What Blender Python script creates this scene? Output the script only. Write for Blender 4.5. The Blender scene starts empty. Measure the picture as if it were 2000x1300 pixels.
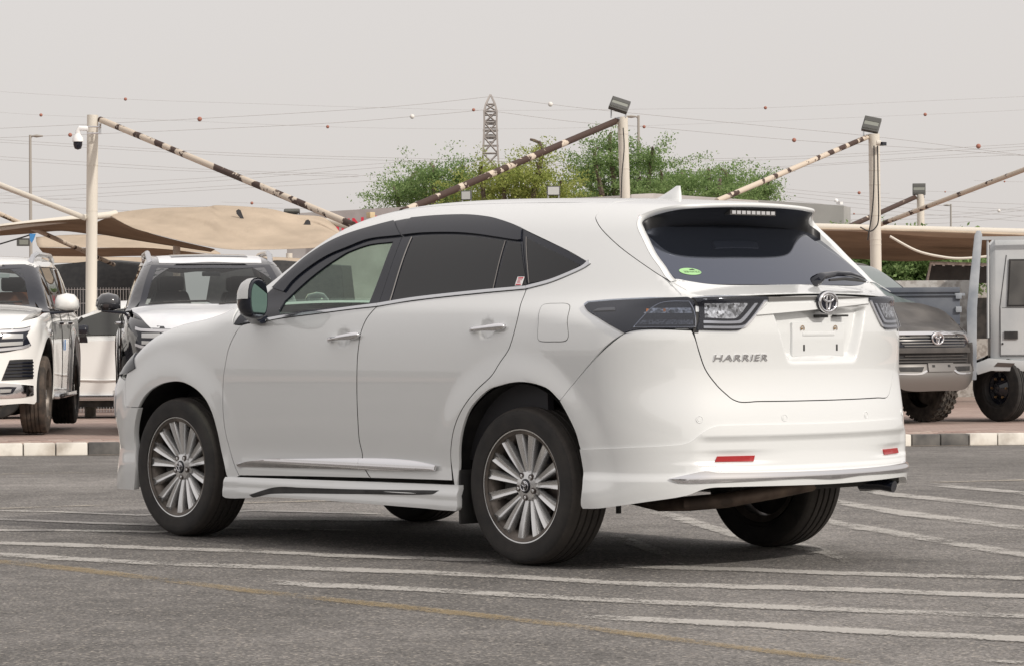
import bpy, bmesh, math, random
import numpy as np
from mathutils import Vector, Matrix
from mathutils.geometry import delaunay_2d_cdt
random.seed(7); RNG = np.random.default_rng(7)
SC = bpy.context.scene
COL = SC.collection

# ---------------------------------------------------------------- camera
CAMPOS = np.array([-10.0043, 9.8887, 1.0922])
YAW, PITCH, ROLL = -.7302, -.0034, -.0047
def cam_axes():
    f = np.array([math.cos(PITCH)*math.cos(YAW), math.cos(PITCH)*math.sin(YAW), math.sin(PITCH)])
    r = np.array([math.sin(YAW), -math.cos(YAW), 0.]); u = np.cross(r, f)
    return r*math.cos(ROLL)+u*math.sin(ROLL), -r*math.sin(ROLL)+u*math.cos(ROLL), f
CR, CU, CF = cam_axes()
cam = bpy.data.objects.new('camera', bpy.data.cameras.new('camera')); COL.objects.link(cam)
m = Matrix((CR, CU, -CF)).transposed().to_4x4(); m.translation = Vector(CAMPOS)
cam.matrix_world = m
cam.data.sensor_width = 36; cam.data.lens = 5841/2000*36
cam.data.clip_start = .1; cam.data.clip_end = 4000
SC.camera = cam

# ---------------------------------------------------------------- light
SUN_AZ = math.radians(184.0)      # direction the sun stands in, from +x counterclockwise
SUN_EL = math.radians(34)
world = bpy.data.worlds.new('World'); SC.world = world; world.use_nodes = True
nt = world.node_tree; nt.nodes.clear()
sky = nt.nodes.new('ShaderNodeTexSky'); sky.sky_type = 'NISHITA'; sky.sun_disc = False
sky.sun_elevation = SUN_EL; sky.sun_rotation = math.pi/2 - SUN_AZ
sky.dust_density = 4.0; sky.air_density = 1.0; sky.ozone_density = 1.0; sky.altitude = 0
hz = nt.nodes.new('ShaderNodeMixRGB'); hz.blend_type = 'MIX'; hz.inputs[0].default_value = .9
hz.inputs[2].default_value = (6.15, 5.78, 5.50, 1)      # dusty haze over the whole dome
bgn = nt.nodes.new('ShaderNodeBackground'); bgn.inputs[1].default_value = .11
wo = nt.nodes.new('ShaderNodeOutputWorld')
tcw = nt.nodes.new('ShaderNodeTexCoord'); sxw = nt.nodes.new('ShaderNodeSeparateXYZ'); mrw = nt.nodes.new('ShaderNodeMapRange'); mrw.clamp = True
mrw.inputs[1].default_value = .0; mrw.inputs[2].default_value = .9; mrw.inputs[3].default_value = .97; mrw.inputs[4].default_value = 1.42   # haze brightens towards the zenith
hzc = nt.nodes.new('ShaderNodeMixRGB'); hzc.blend_type = 'MULTIPLY'; hzc.inputs[0].default_value = 1; hzc.inputs[1].default_value = (5.95, 5.62, 5.42, 1)
nt.links.new(tcw.outputs['Generated'], sxw.inputs[0]); nt.links.new(sxw.outputs[2], mrw.inputs[0]); nt.links.new(mrw.outputs[0], hzc.inputs[2]); nt.links.new(hzc.outputs[0], hz.inputs[2])
nt.links.new(sky.outputs[0], hz.inputs[1]); nt.links.new(hz.outputs[0], bgn.inputs[0]); nt.links.new(bgn.outputs[0], wo.inputs[0])
sun = bpy.data.objects.new('sun', bpy.data.lights.new('sun', 'SUN')); COL.objects.link(sun)
sun.data.energy = 2.25; sun.data.angle = math.radians(2.0); sun.data.color = (1, .94, .86)
sd = Vector((math.cos(SUN_EL)*math.cos(SUN_AZ), math.cos(SUN_EL)*math.sin(SUN_AZ), math.sin(SUN_EL)))
sun.rotation_euler = sd.to_track_quat('Z', 'Y').to_euler()
SC.view_settings.view_transform = 'Standard'; SC.view_settings.look = 'None'
SC.view_settings.gamma = 1; SC.view_settings.use_curve_mapping = False
SC.view_settings.exposure = 0.2

# ---------------------------------------------------------------- object helpers
def tag(o, label=None, cat=None, group=None, kind=None):
    if label: o['label'] = label
    if cat: o['category'] = cat
    if group: o['group'] = group
    if kind: o['kind'] = kind
    return o
def link(o, parent=None):
    COL.objects.link(o)
    if parent is not None: o.parent = parent
    return o
def empty(name, loc=(0, 0, 0), rz=0, label=None, cat=None, group=None):
    o = bpy.data.objects.new(name, None); o.location = loc; o.rotation_euler = (0, 0, rz); COL.objects.link(o)
    o.empty_display_size = .1
    return tag(o, label, cat, group)
def mesh_obj(name, verts, faces, mat, parent=None, smooth=False, normals=None, mats=None, fmi=None):
    me = bpy.data.meshes.new(name)
    me.from_pydata([tuple(map(float, v)) for v in verts], [], [tuple(int(i) for i in f) for f in faces])
    for mm in (mats or [mat]): me.materials.append(mm)
    if fmi is not None: me.polygons.foreach_set('material_index', list(fmi))
    if smooth or normals is not None: me.polygons.foreach_set('use_smooth', [True]*len(me.polygons))
    me.update()
    if normals is not None: me.normals_split_custom_set_from_vertices([tuple(map(float, n)) for n in normals])
    return link(bpy.data.objects.new(name, me), parent)
class MB:
    """collects shapes for one mesh object"""
    def __init__(s): s.v = []; s.f = []; s.m = []
    def add(s, v, f, mi=0):
        n = len(s.v); s.v += [tuple(map(float, p)) for p in v]; s.f += [tuple(int(i)+n for i in q) for q in f]; s.m += [mi]*len(f); return s
    def box(s, a, b, mi=0, M=None):
        x0, y0, z0 = a; x1, y1, z1 = b
        v = [(x0, y0, z0), (x1, y0, z0), (x1, y1, z0), (x0, y1, z0), (x0, y0, z1), (x1, y0, z1), (x1, y1, z1), (x0, y1, z1)]
        if M is not None: v = [tuple(M @ Vector(p)) for p in v]
        return s.add(v, [(0, 3, 2, 1), (4, 5, 6, 7), (0, 1, 5, 4), (1, 2, 6, 5), (2, 3, 7, 6), (3, 0, 4, 7)], mi)
    def prism(s, poly, o, u, w, n, d, mi=0):
        """polygon (a,b) in plane o+a*u+b*w pushed along n by d"""
        o, u, w, n = map(lambda q: np.array(q, float), (o, u, w, n)); k = len(poly)
        v = [o+a*u+b*w for a, b in poly]+[o+a*u+b*w+n*d for a, b in poly]
        f = [tuple(range(k))[::-1], tuple(range(k, 2*k))]+[(i, (i+1) % k, k+(i+1) % k, k+i) for i in range(k)]
        return s.add(v, f, mi)
    def tube(s, pts, r, seg=10, mi=0, caps=True, sx=1, sy=1):
        pts = [np.array(p, float) for p in pts]; n = len(pts); rr = r if hasattr(r, '__len__') else [r]*n
        v = []; t0 = pts[1]-pts[0]; a = np.array((0, 0, 1.)) if abs(t0[2]) < .9*np.linalg.norm(t0) else np.array((1., 0, 0))
        prev = None
        for i, p in enumerate(pts):
            t = pts[min(i+1, n-1)]-pts[max(i-1, 0)]; t = t/np.linalg.norm(t)
            if prev is None: b = np.cross(t, a)
            else: b = prev-t*np.dot(prev, t)
            b = b/np.linalg.norm(b); prev = b; c = np.cross(t, b)
            for k in range(seg):
                q = 2*math.pi*k/seg; v.append(p+rr[i]*(math.cos(q)*b*sx+math.sin(q)*c*sy))
        f = [(i*seg+k, i*seg+(k+1) % seg, (i+1)*seg+(k+1) % seg, (i+1)*seg+k) for i in range(n-1) for k in range(seg)]
        if caps: f += [tuple(range(seg))[::-1], tuple((n-1)*seg+k for k in range(seg))]
        return s.add(v, f, mi)
    def lathe(s, prof, seg=48, axis='y', c=(0, 0, 0), mi=0, close=False):
        """prof: (r, h) pairs, revolved about axis through c"""
        v = []
        for r, h in prof:
            for k in range(seg):
                q = 2*math.pi*k/seg
                if axis == 'y': v.append((c[0]+r*math.cos(q), c[1]+h, c[2]+r*math.sin(q)))
                elif axis == 'x': v.append((c[0]+h, c[1]+r*math.cos(q), c[2]+r*math.sin(q)))
                else: v.append((c[0]+r*math.cos(q), c[1]+r*math.sin(q), c[2]+h))
        n = len(prof); R = range(n if close else n-1)
        return s.add(v, [(i*seg+k, ((i+1) % n)*seg+k, ((i+1) % n)*seg+(k+1) % seg, i*seg+(k+1) % seg) for i in R for k in range(seg)], mi)
    def loft(s, rings, mi=0, closed=True, caps=True):
        k = len(rings[0]); v = [p for r in rings for p in r]; n = len(rings)
        f = [(i*k+j, i*k+(j+1) % k, (i+1)*k+(j+1) % k, (i+1)*k+j) for i in range(n-1) for j in range(k if closed else k-1)]
        if caps: f += [tuple(range(k))[::-1], tuple((n-1)*k+j for j in range(k))]
        return s.add(v, f, mi)
    def build(s, name, mat, parent=None, smooth=False, bevel=0, angle=35, sub=0, seg=2):
        mats = mat if isinstance(mat, (list, tuple)) else [mat]
        o = mesh_obj(name, s.v, s.f, None, parent, False, None, mats, s.m)
        if smooth or bevel or sub: finish(o, bevel, angle, sub, seg)
        return o
def finish(o, bevel=0, angle=35, sub=0, seg=2, orient=True):
    bm = bmesh.new(); bm.from_mesh(o.data)
    bmesh.ops.recalc_face_normals(bm, faces=bm.faces)
    if bevel:
        es = [e for e in bm.edges if len(e.link_faces) == 2 and e.calc_face_angle(0) > math.radians(angle)]
        bmesh.ops.bevel(bm, geom=es, offset=bevel, segments=seg, profile=.6, affect='EDGES', clamp_overlap=True)
    bm.to_mesh(o.data); bm.free()
    for p in o.data.polygons: p.use_smooth = True
    try: o.data.set_sharp_from_angle(angle=math.radians(angle if not bevel else 50))
    except Exception: pass
def copy_tree(o, parent=None):
    c = o.copy(); COL.objects.link(c)
    if parent is not None: c.parent = parent
    for ch in o.children: copy_tree(ch, c)
    return c

# ---------------------------------------------------------------- materials
def principled(name, col, rough=.5, metal=0, coat=0, spec=.5, alpha=1, coat_rough=.03, ior=1.5, emit=None):
    mt = bpy.data.materials.new(name); mt.use_nodes = True
    b = mt.node_tree.nodes['Principled BSDF']
    b.inputs['Base Color'].default_value = (*col, 1); b.inputs['Roughness'].default_value = rough
    b.inputs['Metallic'].default_value = metal; b.inputs['Coat Weight'].default_value = coat
    b.inputs['Coat Roughness'].default_value = coat_rough; b.inputs['Specular IOR Level'].default_value = spec
    b.inputs['IOR'].default_value = ior
    return mt
def N(mt, t, **kw):
    n = mt.node_tree.nodes.new(t)
    for k, v in kw.items():
        if isinstance(k, str) and hasattr(n, k): setattr(n, k, v)
    return n
def L(mt, a, b): mt.node_tree.links.new(a, b)
def noise_tint(mt, c1, c2, scale=8, detail=4, lo=.35, hi=.65, bump=0, bscale=60, coord='Object', rough=None, bdist=.002, distort=0):
    """colour varies between c1 and c2 by noise; optional fine bump"""
    b = mt.node_tree.nodes['Principled BSDF']
    tc = N(mt, 'ShaderNodeTexCoord'); nz = N(mt, 'ShaderNodeTexNoise'); nz.inputs['Scale'].default_value = scale; nz.inputs['Detail'].default_value = detail
    nz.inputs['Distortion'].default_value = distort
    L(mt, tc.outputs[coord], nz.inputs['Vector'])
    r = N(mt, 'ShaderNodeValToRGB'); r.color_ramp.elements[0].position = lo; r.color_ramp.elements[1].position = hi
    r.color_ramp.elements[0].color = (*c1, 1); r.color_ramp.elements[1].color = (*c2, 1)
    L(mt, nz.outputs['Fac'], r.inputs[0]); L(mt, r.outputs[0], b.inputs['Base Color'])
    if rough:
        mr = N(mt, 'ShaderNodeMapRange'); mr.inputs[3].default_value, mr.inputs[4].default_value = rough
        L(mt, nz.outputs['Fac'], mr.inputs[0]); L(mt, mr.outputs[0], b.inputs['Roughness'])
    if bump:
        n2 = N(mt, 'ShaderNodeTexNoise'); n2.inputs['Scale'].default_value = bscale; n2.inputs['Detail'].default_value = 3
        L(mt, tc.outputs[coord], n2.inputs['Vector'])
        bp = N(mt, 'ShaderNodeBump'); bp.inputs['Strength'].default_value = bump; bp.inputs['Distance'].default_value = bdist
        L(mt, n2.outputs['Fac'], bp.inputs['Height']); L(mt, bp.outputs[0], b.inputs['Normal'])
    return mt
def clear_glass(name, tint=(.80, .88, .83), ior=1.5, rough=0.0):
    mt = bpy.data.materials.new(name); mt.use_nodes = True; t = mt.node_tree; t.nodes.clear()
    o = t.nodes.new('ShaderNodeOutputMaterial'); mx = t.nodes.new('ShaderNodeMixShader'); fr = t.nodes.new('ShaderNodeFresnel'); fr.inputs[0].default_value = ior
    tr = t.nodes.new('ShaderNodeBsdfTransparent'); tr.inputs[0].default_value = (*tint, 1)
    gl = t.nodes.new('ShaderNodeBsdfGlossy'); gl.inputs['Roughness'].default_value = rough
    gi = t.nodes.new('ShaderNodeNewGeometry'); mr = t.nodes.new('ShaderNodeMapRange'); mr.inputs[3].default_value = ior; mr.inputs[4].default_value = 1/ior
    t.links.new(gi.outputs['Backfacing'], mr.inputs[0]); t.links.new(mr.outputs[0], fr.inputs[0])
    t.links.new(fr.outputs[0], mx.inputs[0]); t.links.new(tr.outputs[0], mx.inputs[1]); t.links.new(gl.outputs[0], mx.inputs[2]); t.links.new(mx.outputs[0], o.inputs[0])
    return mt
MT = {}
MT['paint'] = principled('pearl_white_paint', (.72, .735, .735), .30, 0, 1.0, .5)
MT['paint'].node_tree.nodes['Principled BSDF'].inputs['Coat IOR'].default_value = 1.85
MT['chrome'] = principled('chrome', (.80, .80, .82), .08, 1)
MT['satin_chrome'] = principled('satin_chrome', (.62, .63, .65), .16, 1)
MT['black_gloss'] = principled('black_gloss_plastic', (.012, .014, .022), .08, 0, .2)
MT['black_matt'] = noise_tint(principled('black_plastic', (.02, .02, .02), .6), (.016, .016, .017), (.032, .031, .030), 12)
MT['visor'] = principled('smoked_acrylic', (.012, .014, .022), .16, 0, 0, .45)
MT['tint_glass'] = clear_glass('dark_tinted_glass', (.13, .16, .20), 1.62)
MT['clear_glass'] = clear_glass('clear_green_glass', (.76, .90, .81))
MT['lens'] = clear_glass('lamp_lens', (.72, .74, .78), 1.5)
MT['lens_smoke'] = clear_glass('smoked_lamp_lens', (.66, .69, .75), 1.6)
MT['rear_glass'] = principled('rear_privacy_glass', (.012, .014, .019), .03, 0, 0, .5, ior=2.15)
MT['rear_glass'].node_tree.nodes['Principled BSDF'].inputs['Specular Tint'].default_value = (.78, .88, 1.15, 1)
MT['rubber'] = noise_tint(principled('tyre_rubber', (.03, .03, .03), .75), (.022, .021, .021), (.048, .044, .041), 14, 5, bump=.15, bscale=120)
MT['alloy'] = principled('alloy_wheel_silver', (.70, .70, .70), .24, .78, .5)
MT['alloy_dark'] = noise_tint(principled('dusty_alloy_barrel', (.34, .31, .28), .5, .7), (.07, .06, .052), (.20, .175, .155), 9)
MT['brake'] = principled('brake_iron', (.12, .10, .09), .45, .8)
MT['under'] = noise_tint(principled('underbody_grime', (.03, .03, .03), .8), (.012, .012, .012), (.05, .045, .04), 7, 5, bump=.3, bscale=40)
MT['rust_pipe'] = noise_tint(principled('exhaust_steel', (.12, .09, .07), .6, .6), (.08, .06, .05), (.24, .18, .14), 6, 5)
MT['red_lens'] = principled('red_reflector', (.36, .008, .012), .15, 0, .4)
MT['trim_cream'] = principled('cream_trim', (.66, .64, .58), .8)
MT['trim_dark'] = principled('dark_trim', (.04, .04, .045), .7)
MT['fabric'] = noise_tint(principled('seat_fabric', (.3, .3, .28), .9), (.50, .50, .45), (.62, .61, .56), 30)
MT['red_print'] = principled('red_print', (.55, .03, .06), .5)
MT['white_plastic'] = principled('white_sticker', (.8, .8, .8), .5)
MT['green_sticker'] = principled('green_sticker', (.34, .60, .28), .5)
MT['mirror'] = principled('mirror_glass', (.30, .34, .36), .02, 1)
MT['amber'] = principled('amber_bulb', (.75, .22, .03), .3)
MT['grey_trim'] = principled('grey_metallic_trim', (.16, .155, .15), .35, .4, .4)
MT['white_bright'] = principled('lamp_reflector', (.88, .88, .88), .12, 1)
MT['lens_silver'] = principled('light_guide', (.62, .62, .64), .25, .6)
MT['lens_grey'] = principled('lens_grey', (.25, .25, .26), .3, .5)
MT['brass'] = principled('brass_clip', (.34, .22, .11), .6, .4)
MT['seal_or_shade'] = principled('window_rubber_bright', (.16, .15, .145), .5)
MT['mirror_silver'] = principled('mirror_cap_silver', (.55, .55, .54), .2, .7, .8)
MT['under_black'] = principled('matt_black_underside', (.012, .012, .013), .45)
MT['lamp_dark'] = principled('smoked_lamp_bowl', (.035, .035, .04), .15, .3, .5)
def sparkle(name, lo, hi, sc):
    mt = principled(name, (.6, .6, .6), .25, .6); b = mt.node_tree.nodes['Principled BSDF']; tc = N(mt, 'ShaderNodeTexCoord'); vo = N(mt, 'ShaderNodeTexVoronoi'); vo.inputs['Scale'].default_value = sc; L(mt, tc.outputs['Object'], vo.inputs['Vector'])
    se = N(mt, 'ShaderNodeSeparateColor'); L(mt, vo.outputs['Color'], se.inputs[0]); r = N(mt, 'ShaderNodeValToRGB'); r.color_ramp.elements[0].color = (*lo, 1); r.color_ramp.elements[1].color = (*hi, 1); L(mt, se.outputs[0], r.inputs[0]); L(mt, r.outputs[0], b.inputs['Base Color'])
    bp = N(mt, 'ShaderNodeBump'); bp.inputs['Strength'].default_value = 1; bp.inputs['Distance'].default_value = .01; L(mt, se.outputs[1], bp.inputs['Height']); L(mt, bp.outputs[0], b.inputs['Normal']); return mt
MT['sparkle'] = sparkle('faceted_reflector', (.12, .12, .12), (.95, .95, .95), 90)
MT['lamp_ribs'] = sparkle('ribbed_lamp_bar', (.06, .06, .065), (.35, .35, .36), 160)
# ---------------------------------------------------------------- body surface of the white SUV
class Spl:
    """natural cubic spline with linear ends"""
    def __init__(s,pts):
        p=np.array(sorted(pts),float); s.x=p[:,0]; s.y=p[:,1]; n=len(p); h=np.diff(s.x)
        A=np.eye(n); r=np.zeros(n)
        for i in range(1,n-1):
            A[i,i-1]=h[i-1];A[i,i]=2*(h[i-1]+h[i]);A[i,i+1]=h[i]
            r[i]=6*((s.y[i+1]-s.y[i])/h[i]-(s.y[i]-s.y[i-1])/h[i-1])
        s.m=np.linalg.solve(A,r); s.h=h
        s.d0=(s.y[1]-s.y[0])/h[0]-h[0]*(2*s.m[0]+s.m[1])/6
        s.d1=(s.y[-1]-s.y[-2])/h[-1]+h[-1]*(s.m[-2]+2*s.m[-1])/6
    def __call__(s,t):
        t=np.asarray(t,float); i=np.clip(np.searchsorted(s.x,t)-1,0,len(s.h)-1)
        h=s.h[i]; a=(s.x[i+1]-t)/h; b=(t-s.x[i])/h
        v=a*s.y[i]+b*s.y[i+1]+((a**3-a)*s.m[i]+(b**3-b)*s.m[i+1])*h*h/6
        v=np.where(t<s.x[0],s.y[0]+(t-s.x[0])*s.d0,v)
        return np.where(t>s.x[-1],s.y[-1]+(t-s.x[-1])*s.d1,v)
def smax(a,b,k):
    h=np.maximum(k-np.abs(a-b),0)/k
    return np.maximum(a,b)+h*h*k*.25
def smin(a,b,k): return -smax(-a,-b,k)
def sst(a,b,t):
    t=np.clip((t-a)/(b-a),0,1); return t*t*(3-2*t)
Wm=Spl([(-1.2,.815),(-.9,.865),(-.6,.897),(-.3,.912),(0,.917),(1,.914),(2,.917),(2.66,.915),(3.0,.897),(3.3,.85),(3.6,.76),(3.8,.66)])
prof=Spl([(.15,-.035),(.25,-.022),(.36,-.014),(.44,-.018),(.52,-.012),(.65,-.003),(.85,0),(.98,-.004),(1.08,-.016),(1.18,-.042),(1.3,-.10),(1.5,-.23),(1.7,-.42)])
bg=Spl([(3.4,.96),(2.9,.93),(2.55,.87),(2.2,.82),(1.5,.850),(1.0,.863),(.5,.860),(0,.842),(-.4,.79),(-.6,.745),(-.8,.685),(-1.1,.60)])
Zc=Spl([(-1.2,1.50),(-.9,1.585),(-.717,1.619),(-.383,1.65),(0,1.671),(.394,1.685),(.907,1.695),(1.154,1.690),(1.349,1.675),(1.5,1.652),(1.65,1.612),(1.84,1.52),(2.0,1.42),(2.15,1.315),(2.3,1.215),(2.42,1.165),(2.65,1.128),(2.85,1.085),(3.05,1.025),(3.25,.955),(3.45,.865),(3.6,.76),(3.75,.62)])
Xf0=Spl([(.15,3.66),(.25,3.655),(.33,3.63),(.42,3.61),(.52,3.62),(.62,3.65),(.72,3.645),(.82,3.60),(.9,3.52),(1.0,3.38)])
X0=Spl([(.1,-1.02),(.3,-1.06),(.4,-1.078),(.5,-1.075),(.6,-1.072),(.7,-1.062),(.8,-1.045),(.92,-1.04),(1.05,-1.045),(1.15,-1.04),(1.215,-1.04),(1.3,-1.05),(1.5,-1.06)])
def yl(x,z):
    r1=np.hypot(x,(z-.36)); r2=np.hypot(x-2.66,(z-.36))
    b=.014*(1-sst(.47,.62,r1))+.014*(1-sst(.47,.62,r2))
    for hx,hz in ((1.246,1.024),(.205,1.066)): b=b-.013*(1-sst(.015,.052,np.hypot((x-hx)*.85,z-hz)))
    return Wm(x)+prof(z)+b
def yg(x,z):
    d=z-1.2; r=np.sqrt(d*d+.0016); up=(d+r)/2; dn=(r-d)/2
    return bg(x)-.42*up-.3*up**2+1.3*dn
def W(x,z): return smin(yl(x,z),yg(x,z),.06)
def Zr(x,y):
    a=np.abs(y)/.62; c=1-.9*sst(1.9,2.5,x)
    return Zc(x)-c*(.035*a**2+.02*a**4)-.012*a**2*(1-c)
REC=[1.]
def rec(y,z):
    a=np.abs(y); e=.232+(z-.92)*.36
    return sst(0,.045,e-a)*sst(.905,.955,z)*sst(1.160,1.135,z)*REC[0]
def Xr(y,z):  # lower rear
    return X0(z)+.30*y*y+.10*np.abs(y)**4+.045*rec(y,z)
def Xg(y,z):  # glass plane
    return -.872+(z-1.262)*1.30+.2*(z-1.262)**2+.28*y*y
def Fo(P):  # side+roof skin only
    x,y,z=P[...,0],np.abs(P[...,1]),P[...,2]
    return smax(y-W(x,z),z-Zr(x,y),.10)
def shelf(y,z):
    return (z-1.225)/1.0
def F(P):
    x,y,z=P[...,0],np.abs(P[...,1]),P[...,2]
    f=smax(y-W(x,z),z-Zr(x,y),.10)
    # rear: lower face; above the lip the glass
    lip=1.213-.05*y*y
    up=smax(Xr(y,z)-x, smin(Xg(y,z)-x,(z-lip)*1.0-.0*y,.02),.012) if False else None
    lo=Xr(y,z)-x
    gl=Xg(y,z)-x
    sh=z-(lip+ (x-Xr(y,lip))*.30)   # shelf sloping up towards the glass
    upper=smin(smax(sh,-1e9+0*x,.01),gl,.03)*1.0
    upper=smin(sh,gl,.015)          # inside if below shelf OR ahead of the glass
    r=smax(lo,smax(upper,-9+0*x,.01),.012)
    f=smax(f,r,.21*sst(1.235,1.14,z)+.02)
    xf=Xf0(z)-.25*y*y-.2*y**4
    return smax(f,x-xf,.22)
def grad(fn,P,e=1e-4):
    g=np.stack([(fn(P+d)-fn(P-d)) for d in np.eye(3)*e],-1)
    return g/np.maximum(np.linalg.norm(g,axis=-1,keepdims=True),1e-12)
def bis(fn,O,D,t0,t1,n=42):
    """first t on [t0,t1] with inside(t0)->outside(t1)"""
    a=np.full(len(O),t0,float); b=np.full(len(O),t1,float)
    for _ in range(n):
        m=(a+b)/2; s=fn(O+D*m[:,None])<0
        a=np.where(s,m,a); b=np.where(s,b,m)
    return O+D*a[:,None]
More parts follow.
